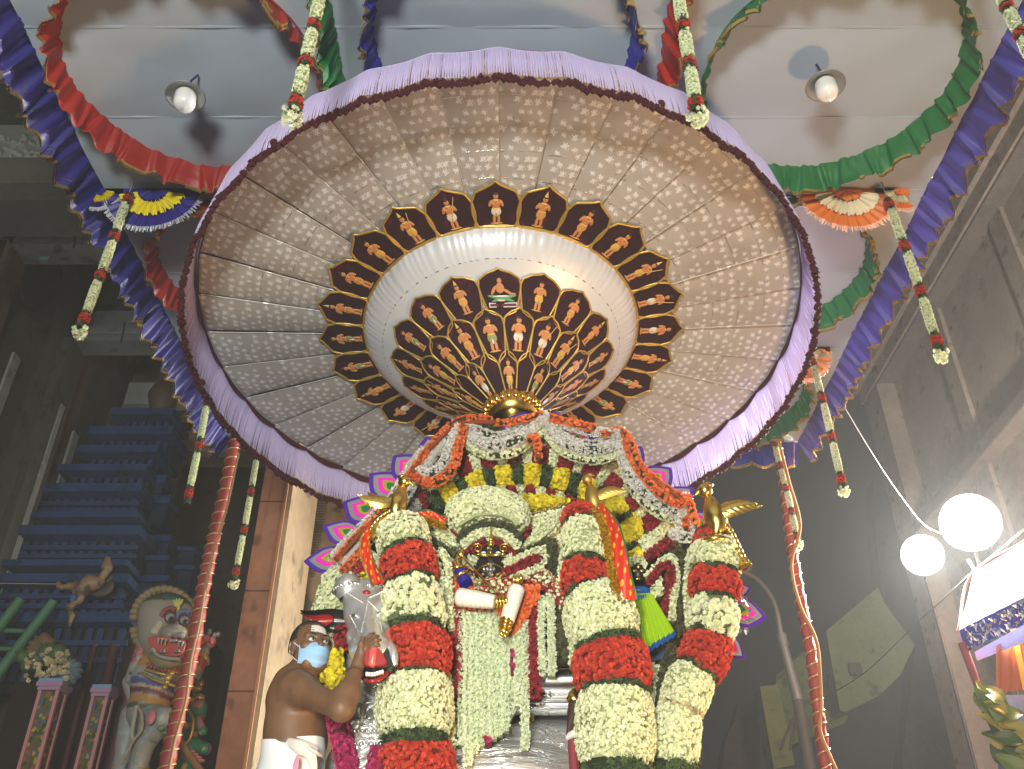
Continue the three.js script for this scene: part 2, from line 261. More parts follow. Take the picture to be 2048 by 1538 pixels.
  // outer cover above
  put('outer_cover', grid(N * 2, 10, (u, v) => { const r = max(0.001, v * (UR + 0.012)), a = u * TAU; return [cos(a) * r, 0.02 + 0.22 * (1 - (r / UR) ** 2), sin(a) * r]; }), std([0.36, 0.26, 0.55], 0.5));
  // valance: pleated lilac satin strips between rim points, gold beads, maroon fringe, maroon braid on the inside
  const lilac = new THREE.MeshPhysicalMaterial({ color: new THREE.Color().setRGB(0.68, 0.58, 0.86), roughness: 0.5, side: THREE.DoubleSide, sheen: 0.5, sheenRoughness: 0.4, sheenColor: new THREE.Color(0.7, 0.65, 0.9), transmission: 0.18, thickness: 0 });
  const maroon = std([0.06, 0.006, 0.012], 0.95), drop = 0.275, RR = UR + 0.012;
  const rim = (a) => { const f = ((a / step) % 1 + 1) % 1; return RR * cos(step / 2) / cos((f - 0.5) * step); };
  const scal = (a) => { const f = ((a / step) % 1 + 1) % 1; return 0.02 * sin(f * PI); };   // the hem dips between the rim points
  for (let k = 0; k < N; k++) {
    const strips = [], S = 26;
    for (let i = 0; i < S; i++) {
      const a = (k + (i + 0.5) / S) * step, wd = step / S, gap = hash(k, i, 7) > 0.86 ? 0.75 : 1.06, ln = drop + scal(a) * 0.25 + rr(-0.003, 0.003), ph = rr(-0.006, 0.006), tw = rr(-0.3, 0.3);
      strips.push(grid(3, 6, (u, v) => { const b = a + (u - 0.5) * wd * (gap - 0.42 * smooth(0.55, 1, v)), bulge = 0.0085 * sin(u * PI) * (1 - 0.3 * v) + ph * v + tw * (u - 0.5) * 0.006 * v, r = rim(b) + 0.006 + bulge + 0.012 * sin(v * PI) * 0.6 + 0.02 * v; return [cos(b) * r, 0.012 - scal(a) - ln * v, sin(b) * r]; }));
    }
    put('valance_panel', join(strips), lilac);
  }
  const beads = [], fringe = [], fluff = [];
  for (let i = 0; i < N * 26; i++) { const a = (i + 0.5) / 26 * step, r = rim(a) + 0.028, y = 0.01 - drop - scal(a) * 1.25; beads.push(new THREE.OctahedronGeometry(0.0065, 0).translate(cos(a) * r, y, sin(a) * r)); }
  for (let i = 0; i < N * 14; i++) { const a = i / 14 * step, r = rim(a) + 0.026, y = -drop - scal(a) * 1.25; for (let q = 0; q < 4; q++) { const b = a + rr(-0.006, 0.006), s = rr(0.014, 0.02); fringe.push(new THREE.OctahedronGeometry(s, 0).rotateX(rnd() * 3).scale(1, 1.1, 1).translate(cos(b) * (r + rr(-0.01, 0.01)), y - rr(0.004, 0.042), sin(b) * (r + rr(-0.01, 0.01)))); } }
  put('gold_beads', join(beads), M.goldTrim).userData.kind = 'stuff';
  put('maroon_fringe', join(fringe), maroon).userData.kind = 'stuff';
  put('maroon_braid', grid(N * 8, 3, (u, v) => { const a = u * TAU, r = rim(a) - 0.006 - 0.004 * sin(v * PI), y = 0.008 - scal(a) - v * (0.03 + 0.02 * sin(((a / step) % 1) * PI)); return [cos(a) * r, y, sin(a) * r]; }), maroon);
  put('gold_rim_cord', tube(new THREE.CatmullRomCurve3(Array.from({ length: N * 4 }, (_, i) => { const a = i / 4 * step, r = rim(a) + 0.008; return V(cos(a) * r, 0.014 - scal(a), sin(a) * r); }), true), 0.004, N * 8, 5, true), std([0.6, 0.5, 0.65], 0.6));
  for (let k = 0; k < N; k += 6) { const a = k * step + 0.1, r = rim(a) + 0.03; put('maroon_pompom', new THREE.IcosahedronGeometry(0.022, 1).translate(cos(a) * r, -drop + 0.01, sin(a) * r), maroon); }

  // embroidered standing figures: thin raised applique (a few looks), built facing +z with feet at y = 0, one unit tall
  const skin = [0.6, 0.24, 0.08], skirts = [[0.7, 0.66, 0.6], [0.7, 0.4, 0.06], [0.62, 0.3, 0.08], [0.3, 0.3, 0.1], [0.68, 0.36, 0.08]];
  function figure(kind) {
    const g = [], E = (c, x, y, rx, ry, rz = 0.03, rot = 0) => g.push(tint(new THREE.SphereGeometry(1, 8, 6).scale(rx, ry, rz).rotateZ(rot).translate(x, y, 0), c)), sk = skirts[kind % 5];
    if (kind === 9) {                                                  // one seated figure on a green and white seat
      E(skin, 0, 0.86, 0.07, 0.09); E(skin, 0, 0.62, 0.13, 0.17); E(skin, -0.2, 0.56, 0.05, 0.16, 0.03, -0.5); E(skin, 0.22, 0.5, 0.05, 0.18, 0.03, 1.0); E(skin, 0.38, 0.44, 0.1, 0.03);
      E([0.1, 0.35, 0.14], 0, 0.3, 0.42, 0.06, 0.03, -0.25); E([0.1, 0.35, 0.14], 0.1, 0.3, 0.4, 0.06, 0.03, 0.25); E([0.8, 0.8, 0.75], 0, 0.36, 0.36, 0.025); E([0.75, 0.5, 0.4], 0, 0.24, 0.16, 0.05);
      g.push(tint(new THREE.BoxGeometry(0.86, 0.14, 0.03).translate(0.05, 0.1, 0), [0.7, 0.68, 0.66])); g.push(tint(new THREE.BoxGeometry(0.8, 0.08, 0.04).translate(0.05, 0.1, 0), [0.12, 0.01, 0.03]));
      return join(g);
    }
    E([0.6, 0.38, 0.1], 0, 0.015, 0.16, 0.02); for (const s of [-1, 1]) { E(skin, s * 0.055, 0.14, 0.042, 0.16); E(skin, s * 0.08, 0.02, 0.05, 0.018); }
    E(sk, 0, 0.37, 0.13, 0.14); E(skirts[(kind + 2) % 5], 0, 0.3, 0.03, 0.1, 0.04); E([0.75, 0.5, 0.12], 0, 0.47, 0.12, 0.02, 0.035); E(skin, 0, 0.6, 0.115, 0.15);
    for (const s of [-1, 1]) { E(skin, s * 0.14, 0.62, 0.045, 0.11, 0.03, s * 0.35); E(skin, s * 0.07, 0.62, 0.035, 0.1, 0.045, s * -1.0); } E(skin, 0, 0.68, 0.03, 0.06, 0.05);
    E(skin, 0, 0.83, 0.07, 0.085); E([0.05, 0.02, 0.015], 0, 0.9, 0.065, 0.04, 0.032); if (kind % 3 === 1) g.push(tint(new THREE.ConeGeometry(0.06, 0.2, 8).scale(1, 1, 0.5).translate(0, 0.99, 0), [0.75, 0.5, 0.12])); else if (kind % 3 === 2) E([0.05, 0.02, 0.015], 0, 0.95, 0.045, 0.04);
    if (kind % 4 === 1) g.push(tint(new THREE.CylinderGeometry(0.012, 0.012, 0.6, 5).rotateZ(-0.35).translate(0.12, 0.68, 0.03), [0.6, 0.42, 0.15]));
    g.push(tint(new THREE.SphereGeometry(1, 8, 4).scale(0.09, 0.02, 0.035).translate(0, 0.72, 0), [0.7, 0.5, 0.15]));
    return join(g);
  }
  const figs = Array.from({ length: 9 }, (_, k) => figure(k)), seated = figure(9);
  const figMat = new THREE.MeshStandardMaterial({ vertexColors: true, roughness: 0.55, side: THREE.DoubleSide });
  const velvetMap = noiseTex(128, (x, y) => { const n = tileN(x, y, 7, 4), s = smooth(0.55, 0.8, n); return [40 + 36 * s, 3 + 4 * s, 14 + 16 * s]; });
  const velvet = new THREE.MeshPhysicalMaterial({ map: velvetMap, roughness: 0.85, side: THREE.DoubleSide, sheen: 0.3, sheenRoughness: 0.5, sheenColor: new THREE.Color(0.4, 0.05, 0.15) });
  const cord = std([0.62, 0.4, 0.09], 0.4, { metalness: 0.6 });
  // a petal: outline in its own plane (x across, y outward), mapped to a surface by to(x, y, z)
  function petal(name, outline, to, fig, size, footY, twist = 0, cordR = 0.0078) {
    const sh = new THREE.Shape(outline.map(([x, y]) => new THREE.Vector2(x, y)));
    const warp = (g) => { const p = g.attributes.position; for (let i = 0; i < p.count; i++) { const q = to(p.getX(i), p.getY(i), p.getZ(i)); p.setXYZ(i, q.x, q.y, q.z); } g.computeVertexNormals(); return g; };
    const eg = new THREE.ExtrudeGeometry(sh, { depth: 0.008, bevelEnabled: false, steps: 1, curveSegments: 8 }); const uv = eg.attributes.uv; for (let i = 0; i < uv.count; i++) uv.setXY(i, uv.getX(i) * 2.2 + twist, uv.getY(i) * 2.2);
    const p = put(name, warp(eg), velvet);
    put('gold_cord', tube(new THREE.CatmullRomCurve3(outline.map(([x, y]) => to(x, y, 0.01)), true, 'catmullrom', 0.15), cordR, outline.length * 5, 6, true), cord, p);
    if (fig) { const g = fig.clone(); g.scale(size, size, size); g.translate(0, footY, 0.012); put('embroidered_figure', warp(g), figMat, p); }
    return p;
  }
  // ogee petal: flat foot, swelling sides, pointed tip
  const ogee = (w, h, foot = 0.8, tip = 0.2) => { const o = [[-w * foot / 2, 0]]; const R = [[w * foot / 2, 0], [w * 0.49, h * 0.3], [w * 0.5, h * 0.55], [w * 0.42, h * 0.76], [w * 0.22, h * 0.86], [w * 0.08, h * 0.93], [0, h]]; for (const q of R) o.push(q); for (let i = R.length - 2; i > 0; i--) o.push([-R[i][0], R[i][1]]); return o; };
  // ring of petals lying flat on the lining around the pleated band
  const NP = 24;
  for (let k = 0; k < NP; k++) {
    const a = PI / 2 + (k + (k === 0 ? 0.0 : 0)) * TAU / NP + 0.02, h = 0.298, w = 0.27, ra = 0.862;
    const er = V(cos(a), 0, sin(a)), et = V(-sin(a), 0, cos(a));
    petal('ring_petal', ogee(w, h, 0.74), (x, y, z) => { const r = ra + y; return V(er.x * r - et.x * x, prof(r) - 0.02 - z, er.z * r - et.z * x); }, figs[(k * 5) % 9], 0.22, 0.02, k * 0.31);
  }
  // pleated satin band, then the inverted cone
  const satin = new THREE.MeshStandardMaterial({ color: new THREE.Color().setRGB(0.76, 0.77, 0.78), roughness: 0.36, metalness: 0.2, side: THREE.DoubleSide });
  const cy = -0.2, cr = 0.735, hy = -0.71, hr = 0.1, hx = 0.06;
  put('pleated_band', grid(720, 8, (u, v) => { const a = u * TAU, f = sin(a * 110 + 2 * sin(a * 17)) * 0.5 + 0.3 * sin(a * 61), r = lerp(0.862, cr, v) + 0.006 * f + 0.03 * sin(v * PI), y = lerp(prof(0.85) - 0.012, cy, v) + 0.003 * f; return [cos(a) * r, y, sin(a) * r]; }), satin);
  put('band_cord', tube(new THREE.CatmullRomCurve3(Array.from({ length: 72 }, (_, i) => V(cos(i / 72 * TAU) * 0.862, prof(0.86) - 0.022, sin(i / 72 * TAU) * 0.862)), true), 0.011, 144, 6, true), cord);
  put('cone_lining', grid(64, 4, (u, v) => { const a = u * TAU, r = lerp(cr, hr, v); return [cos(a) * r + hx * v, lerp(cy, hy + 0.05, v) + 0.036 * sin(v * PI), sin(a) * r]; }), satin);
  const slant = hypot(cr - hr, cy - hy), coneAt = (a, s, z) => { const v = s / slant, r = lerp(hr, cr, v), nz = 0.8; return V(cos(a) * r + hx * (1 - v) - 0.45 * cos(a) * -z * 0.5, lerp(hy, cy, v) + 0.03 * sin(v * PI) - nz * z, sin(a) * r); };
  const rowsC = [[0.5, 0.76, 16, 0, 1, 0.2], [0.255, 0.535, 16, 0.5, 0.98, 0.215], [0.0, 0.30, 16, 0, 1, 0.22]];  // start, end along the slant, count, phase
  rowsC.forEach(([s0, s1, n, ph], ri) => { for (let k = 0; k < n; k++) {
    const a = PI / 2 + (k + ph) * TAU / n + 0.03, h = s1 - s0, zz = 0.010 * (ri === 0 ? 0 : ri);
    const out = [], half = PI / n;
    const prof2 = [[0.9, 0], [0.97, 0.4], [1.0, 0.62], [0.9, 0.78], [0.5, 0.9], [0.14, 0.955], [0, 1]];
    const low = ri === 2 ? [[0.96, 0]] : [[0.0, -0.16], [0.2, -0.1], [0.82, 0.02]];
    for (const [f, t] of [...low, ...prof2.slice(1)]) out.push([f, t]);
    const pts = [...out.map(([f, t]) => [f * half, s0 + t * h]), ...out.slice(0, -1).reverse().filter(([f]) => f > 0).map(([f, t]) => [-f * half, s0 + t * h])];
    const isSeat = ri === 0 && k === 0;
    const to = (x, s, z) => coneAt(a - x, s, z + zz);
    const sh = pts; const rMid = lerp(hr, cr, (s0 + s1) / 2 / slant);
    const fig = isSeat ? seated : ri === 2 && k % 2 ? null : figs[(k * 4 + ri * 3) % 9];
    const p = petal('cone_petal', sh, to, null, 0, 0, k * 0.2 + ri, ri === 2 ? 0.0042 : 0.0062);
    if (fig) { const size = h * (isSeat ? 0.72 : ri === 2 ? 0.7 : 0.76), g = fig.clone(); g.scale(size * (ri === 2 ? 0.75 : 1), size, size * 0.6); const q = g.attributes.position, ft = s0 + h * (ri === 2 ? 0.16 : 0.1); for (let i = 0; i < q.count; i++) { const s = ft + q.getY(i), r = lerp(hr, cr, clamp(s / slant, 0.2, 1.1)), b = to(q.getX(i) / r, s, 0.012 + q.getZ(i)); q.setXYZ(i, b.x, b.y, b.z); } g.computeVertexNormals(); put('embroidered_figure', g, figMat, p); }
  } });
  put('gold_hub', lathe([[0.0, -0.02], [0.09, -0.02], [0.135, 0.0], [0.14, 0.02], [0.12, 0.035], [0.128, 0.05], [0.10, 0.062]].map(([r, y]) => [r * 1.2, -y * 1.7]), 48).translate(hx, hy + 0.03, 0), M.gold);
  const lobes = []; for (let k = 0; k < 26; k++) { const a = k / 26 * TAU; lobes.push(ell(cos(a) * 0.162 + hx, hy, sin(a) * 0.162, 0.02, 0.036, 0.02, 8, 6)); } put('hub_lobes', join(lobes), M.gold);
  put('hub_vase', lathe([[0.1, -0.05], [0.07, -0.09], [0.075, -0.13], [0.045, -0.2], [0.03, -0.24]], 32).translate(hx, hy, 0), M.gold);
  put('umbrella_pole', rod(V(hx, hy - 0.2, 0), V(hx + 0.05, -UH - 0.1, 0), 0.035), M.gold);
}
// ---------- flowers ----------
function petals(n, layers, len, wid, cup, seed0) {                    // a small blossom of pointed petals, one unit across its radius
  const pos = [];
  for (let L = 0; L < layers; L++) for (let k = 0; k < n; k++) {
    const a = (k + L * 0.5) / n * TAU + hash(k, L, seed0) * 0.4, l = len * (1 - L * 0.22), lift = cup + L * 0.3 + hash(k, L, seed0 + 1) * 0.2, ca = cos(a), sa = sin(a), w = wid;
    const P = (r, t, h) => [ca * r - sa * t, sa * r + ca * t, h];
    const b = P(0.06, 0, 0.02 + L * 0.1), m1 = P(l * 0.55, w, lift * 0.6), m2 = P(l * 0.55, -w, lift * 0.6), tip = P(l, 0, lift * 0.8), mid = P(l * 0.6, 0, lift * 0.38);
    pos.push(...b, ...m2, ...mid, ...b, ...mid, ...m1, ...m2, ...tip, ...mid, ...mid, ...tip, ...m1);
  }
  const g = new THREE.BufferGeometry(); g.setAttribute('position', new THREE.Float32BufferAttribute(pos, 3)); g.computeVertexNormals(); return g;
}
function blades(n, s0) {
  const pos = []; for (let k = 0; k < n; k++) { const a = hash(k, s0) * TAU, t = 0.25 + hash(k, s0, 2) * 0.8, l = 0.7 + hash(k, s0, 3) * 0.7, ca = cos(a), sa = sin(a), w = 0.13; const P = (r, q, h) => [ca * r - sa * q, sa * r + ca * q, h]; const b1 = P(0.02, w * 0.5, 0), b2 = P(0.02, -w * 0.5, 0), m1 = P(l * 0.5, w, t * 0.5), m2 = P(l * 0.5, -w, t * 0.5), tip = P(l, 0, t * 0.7); pos.push(...b1, ...b2, ...m1, ...m1, ...b2, ...m2, ...m1, ...m2, ...tip); }
  const g = new THREE.BufferGeometry(); g.setAttribute('position', new THREE.Float32BufferAttribute(pos, 3)); g.computeVertexNormals(); return g;
}
const fmat = (r = 0.75, tr = 0.25) => new THREE.MeshPhysicalMaterial({ color: 0xffffff, roughness: r, side: THREE.DoubleSide, transmission: tr, thickness: 0 });
const FM = fmat(0.8, 0.3), FL = fmat(0.85, 0.15);
const jasmine = petals(5, 2, 1, 0.34, 0.35, 3), ruff = petals(8, 2, 1, 0.3, 0.55, 5), mum = petals(9, 2, 1, 0.2, 0.4, 9), leaf = blades(7, 4), bud = petals(4, 1, 1, 0.36, 0.9, 6);
const KIND = {                                                        // name, blossom, material, size, colours, core colour
  w: ['white_flowers', jasmine, FM, 0.0098, [[0.8, 0.82, 0.56], [0.75, 0.79, 0.49], [0.86, 0.86, 0.64]], [0.3, 0.33, 0.16]],
  W: ['white_flowers', mum, FM, 0.016, [[0.84, 0.86, 0.6], [0.78, 0.82, 0.52], [0.88, 0.88, 0.68]], [0.1, 0.12, 0.05]],
  j: ['jasmine_strings', bud, FM, 0.009, [[0.8, 0.86, 0.62], [0.74, 0.82, 0.55], [0.86, 0.88, 0.7]], [0.4, 0.45, 0.27]],
  c: ['cream_flowers', jasmine, FM, 0.013, [[0.62, 0.52, 0.28], [0.7, 0.6, 0.36], [0.5, 0.4, 0.2]], [0.2, 0.15, 0.06]],
  r: ['red_flowers', ruff, FM, 0.0122, [[0.62, 0.045, 0.016], [0.52, 0.03, 0.014], [0.7, 0.075, 0.02]], [0.14, 0.008, 0.004]],
  m: ['crimson_flowers', ruff, FM, 0.012, [[0.34, 0.008, 0.018], [0.26, 0.006, 0.014], [0.42, 0.014, 0.024]], [0.08, 0.003, 0.005]],
  g: ['green_leaves', leaf, FL, 0.019, [[0.035, 0.075, 0.018], [0.024, 0.055, 0.014], [0.06, 0.1, 0.03]], [0.012, 0.02, 0.006]],
  G: ['brown_green_leaves', leaf, FL, 0.015, [[0.075, 0.075, 0.03], [0.05, 0.06, 0.022], [0.1, 0.09, 0.04]], [0.02, 0.022, 0.01]],
  y: ['yellow_flowers', mum, FM, 0.016, [[0.85, 0.72, 0.012], [0.8, 0.64, 0.01], [0.88, 0.8, 0.04]], [0.4, 0.3, 0.005]],
  o: ['orange_flowers', ruff, FM, 0.011, [[0.86, 0.2, 0.035], [0.8, 0.15, 0.025], [0.88, 0.3, 0.08]], [0.2, 0.04, 0.008]],
  p: ['pink_flowers', ruff, FM, 0.012, [[0.5, 0.012, 0.12], [0.42, 0.01, 0.1], [0.6, 0.03, 0.18]], [0.12, 0.004, 0.03]],
  s: ['silvery_white_flowers', bud, FM, 0.0095, [[0.8, 0.78, 0.72], [0.7, 0.68, 0.63], [0.85, 0.82, 0.76]], [0.36, 0.34, 0.31]],
};
const cores = {}; const coreMat = (k) => cores[k] ??= std(KIND[k][5], 0.95);
const _m = new THREE.Matrix4(), _q = new THREE.Quaternion(), _q2 = new THREE.Quaternion(), _z = V(0, 0, 1), _n = V(), _c = new THREE.Color();
function scatter(parent, kind, pts, name, scale = 1) {
  const [nm, geo, mat, s0, cols] = KIND[kind];
  const im = new THREE.InstancedMesh(geo, mat, pts.length); im.name = name ?? nm; im.userData.kind = 'stuff'; im.castShadow = im.receiveShadow = true; im.position.sub(origin(parent));
  pts.forEach(([p, n], i) => {
    _n.copy(n).add(V(gauss() * 0.4, gauss() * 0.4, gauss() * 0.4)).normalize(); _q.setFromUnitVectors(_z, _n).multiply(_q2.setFromAxisAngle(_z, rnd() * TAU));
    const s = s0 * scale * rr(0.75, 1.25); _m.compose(p, _q, V(s, s, s * rr(0.8, 1.3))); im.setMatrixAt(i, _m);
    const c = cols[floor(rnd() * cols.length)], b = rr(0.88, 1.1); im.setColorAt(i, _c.setRGB(c[0] * b, c[1] * b, c[2] * b));
  });
  parent.add(im); return im;
}
// a round garland of flower bands along a line: bands [[kind, share, radius factor], ...]
function garland(parent, pts, rad, bands, o = {}) {
  const c = curve(pts), L = c.getLength(), total = bands.reduce((a, b) => a + b[1], 0), F = 160, fr = c.computeFrenetFrames(F, false), { dens = 1, scale = 1, flat = 1 } = o;
  const radius = typeof rad === 'function' ? rad : () => rad;
  const place = (u, a, r) => { const k = clamp(Math.round(u * F), 0, F), p = c.getPointAt(clamp(u, 0, 1)), n = fr.normals[k].clone().multiplyScalar(cos(a)).addScaledVector(fr.binormals[k], sin(a)); return [p.addScaledVector(n, r), n]; };
  part('core', grid(18, 60, (u, v) => place(v, u * TAU, radius(v) * 0.9 * (v < 0.01 || v > 0.99 ? 0.05 : 1))[0].toArray()), M.darkLeaf, parent);
  let s = 0;
  for (const [kind, share, f = 1] of bands) {
    const u0 = s / total, u1 = (s + share) / total; s += share; if (kind === '-') continue;
    const size = KIND[kind][3] * scale, area = TAU * radius((u0 + u1) / 2) * f * (u1 - u0) * L, n = Math.round(area / (size * size) * 0.95 * dens), list = [], sh = kind === 'g' || kind === 'G' ? 0 : 1;
    for (let i = 0; i < n; i++) {
      const e = rnd(), a = rnd() * TAU, wob = (fbm(a * 1.6, u0 * 31, 5) - 0.5) * 0.022 / L * 2, u = lerp(u0, u1, e) + wob, edge = min(e, 1 - e), bulge = sh ? 0.93 + 0.12 * smooth(0, 0.25, edge) : 0.98;
      list.push(place(u, a, radius(clamp(u, 0, 1)) * f * bulge * rr(0.96, 1.03)));
    }
    scatter(parent, kind, list, undefined, scale);
    part(KIND[kind][0].replace('flowers', 'flower').replace('leaves', 'leaf') + '_bed', grid(18, 6, (u, v) => place(lerp(u0, u1, v), u * TAU, radius(lerp(u0, u1, v)) * f * 0.955)[0].toArray()), coreMat(kind), parent);
  }
}
function inside(poly, x, y) { let r = false; for (let i = 0, j = poly.length - 1; i < poly.length; j = i++) { const [xi, yi] = poly[i], [xj, yj] = poly[j]; if ((yi > y) !== (yj > y) && x < (xj - xi) * (y - yi) / (yj - yi) + xi) r = !r; } return r; }
function edgeDist(poly, x, y) { let b = 9; for (let i = 0, j = poly.length - 1; i < poly.length; j = i++) { const [ax, ay] = poly[j], [bx, by] = poly[i], dx = bx - ax, dy = by - ay, t = clamp(((x - ax) * dx + (y - ay) * dy) / (dx * dx + dy * dy + 1e-12), 0, 1); b = min(b, hypot(x - ax - dx * t, y - ay - dy * t)); } return b; }
// a cushion of flowers in an upright plane at distance d; its outline is surveyed from the photograph
function cushion(parent, kind, px, d, o = {}) {
  const { bulge = 0.03, dens = 1, scale = 1, name, bed = true } = o, poly = px.map(([x, y]) => { const p = at(x, y, d); return [p.x, p.y]; });
  const size = KIND[kind][3] * scale, xs = poly.map((p) => p[0]), ys = poly.map((p) => p[1]), x0 = min(...xs), x1 = max(...xs), y0 = min(...ys), y1 = max(...ys), list = [], c = size * 1.0 / sqrt(dens), w = max(0.012, min(0.09, min(x1 - x0, y1 - y0) * 0.35));
  const lift = (x, y) => { const e = min(1, edgeDist(poly, x, y) / w); return bulge * sqrt(max(0, 1 - (1 - e) ** 2)); };
  for (let y = y0 - c; y < y1 + c; y += c) for (let x = x0 - c; x < x1 + c; x += c) {
    const qx = x + rr(-0.6, 0.6) * c, qy = y + rr(-0.6, 0.6) * c; if (!inside(poly, qx, qy)) continue;
    const z = lift(qx, qy), h = 0.006, nx = (lift(qx - h, qy) - lift(qx + h, qy)) / (2 * h), ny = (lift(qx, qy - h) - lift(qx, qy + h)) / (2 * h);
    list.push([V(qx, qy, -d + z + rr(-0.004, 0.006)), V(clamp(nx, -2, 2), clamp(ny, -2, 2), 1).normalize()]);
  }
  scatter(parent, kind, list, name, scale);
  const n = 3, sh = new THREE.Shape(poly.map(([x, y]) => new THREE.Vector2(x, y)));
  part('backing', new THREE.ExtrudeGeometry(sh, { depth: 0.05, bevelEnabled: false }).translate(0, 0, -d - 0.052), coreMat(kind), parent);
  // an inner bed that follows the swelling, so that gaps between blossoms show a darker tone and not air
  const cx = xs.reduce((a, b) => a + b, 0) / xs.length, cy = ys.reduce((a, b) => a + b, 0) / ys.length;
  if (bed && bulge > 0.025) { const s2 = poly.map(([x, y]) => new THREE.Vector2(lerp(x, cx, 0.12), lerp(y, cy, 0.12))); part('bed', new THREE.ExtrudeGeometry(new THREE.Shape(s2), { depth: bulge * 0.62, bevelEnabled: false }).translate(0, 0, -d - 0.001), coreMat(kind), parent); }
}
// a strip cushion along a pixel line
function strip(parent, kind, line, wpx, d, o = {}) {
  const c = new THREE.CatmullRomCurve3(line.map(([x, y]) => V(x, y, 0)), false, 'centripetal'), n = max(2, line.length * 4), L = [], R = [];
  for (let i = 0; i <= n; i++) { const p = c.getPoint(i / n), t = c.getTangent(i / n), w = (Array.isArray(wpx) ? lerp(wpx[0], wpx[1], i / n) : wpx) / 2; L.push([p.x - t.y * w, p.y + t.x * w]); R.push([p.x + t.y * w, p.y - t.x * w]); }
  cushion(parent, kind, [...L, ...R.reverse()], d, { bulge: 0.02, ...o });
}

// ---------- strings of flowers hanging from the ceiling ----------
{
  const wire = std([0.3, 0.25, 0.2], 0.7);
  function hang(label, top, bot, segs, tassel = true) {
    const t = thing('hanging_flower_string', label, 'garland', top.clone(), 'flower strings hanging from the cloth ceiling'), L = top.distanceTo(bot);
    const bands = []; for (let k = 0; k < segs; k++) bands.push(['g', 0.05, 1.0], ['r', 0.085, 1.02], ['g', 0.05, 1.0], ['w', 0.42, 1]); bands.push(['g', 0.05, 1], ['r', 0.1, 1.05], ['g', 0.07, 1]);
    const mid = top.clone().lerp(bot, 0.5).add(V(0.006, 0, 0.004));
    garland(t, [top, mid, bot], 0.021, bands, { scale: 0.75, dens: 1.15 });
    if (tassel) { const pts = []; for (let i = 0; i < 46; i++) { const a = rnd() * TAU, r = rr(0.004, 0.036); pts.push([V(bot.x + cos(a) * r, bot.y - rr(0.01, 0.075) + r * 0.3, bot.z + sin(a) * r), V(cos(a), -0.6, sin(a)).normalize()]); } scatter(t, 'W', pts, 'flower_tassel', 0.9); }
    part('hook', rod(V(top.x, top.y - 0.02, top.z), V(top.x, YC + 0.1, top.z), 0.004, 0.004, 5), wire, t);
  }
  const S = (label, x0, y0, x1, y1, d, n, tas) => { const a = at(x0, y0, d), b = at(x1, y1, d); hang(label, a, b, n, tas); };
  const up = (x, y, d) => at(x, y, d);
  { const b = up(588, 222, 2.45), a = V(b.x + 0.02, YC - 0.05, b.z); hang('flower string in front of the upper left rim of the umbrella', a, b, 5); }
  { const b = up(1394, 224, 2.45), a = V(b.x - 0.01, YC - 0.05, b.z); hang('flower string in front of the upper right rim of the umbrella', a, b, 5); }
  S('flower string below the blue and yellow bunting', 258, 388, 162, 655, 4.12, 3);
  S('flower string below the large orange bunting, ending beside the grey building', 1774, 398, 1880, 702, 4.12, 3);
  S('thin flower string behind the left rim of the umbrella in front of blue tiers', 417, 790, 373, 1008, 6.2, 2, false);
  S('flower string just left of the brown pillar below the umbrella', 516, 900, 469, 1160, 7.25, 3);
  S('flower string below the second orange bunting over dark sky', 1622, 712, 1686, 976, 5.88, 3);
  S('flower string at the far right corner against the wrapped pole', 1548, 882, 1596, 1082, 7.2, 4);
  { const a = up(2000, -30, 2.5), b = up(2075, 140, 2.5); hang('flower string at the top right corner of the picture', V(b.x - 0.02, YC, b.z), b, 5); }
}
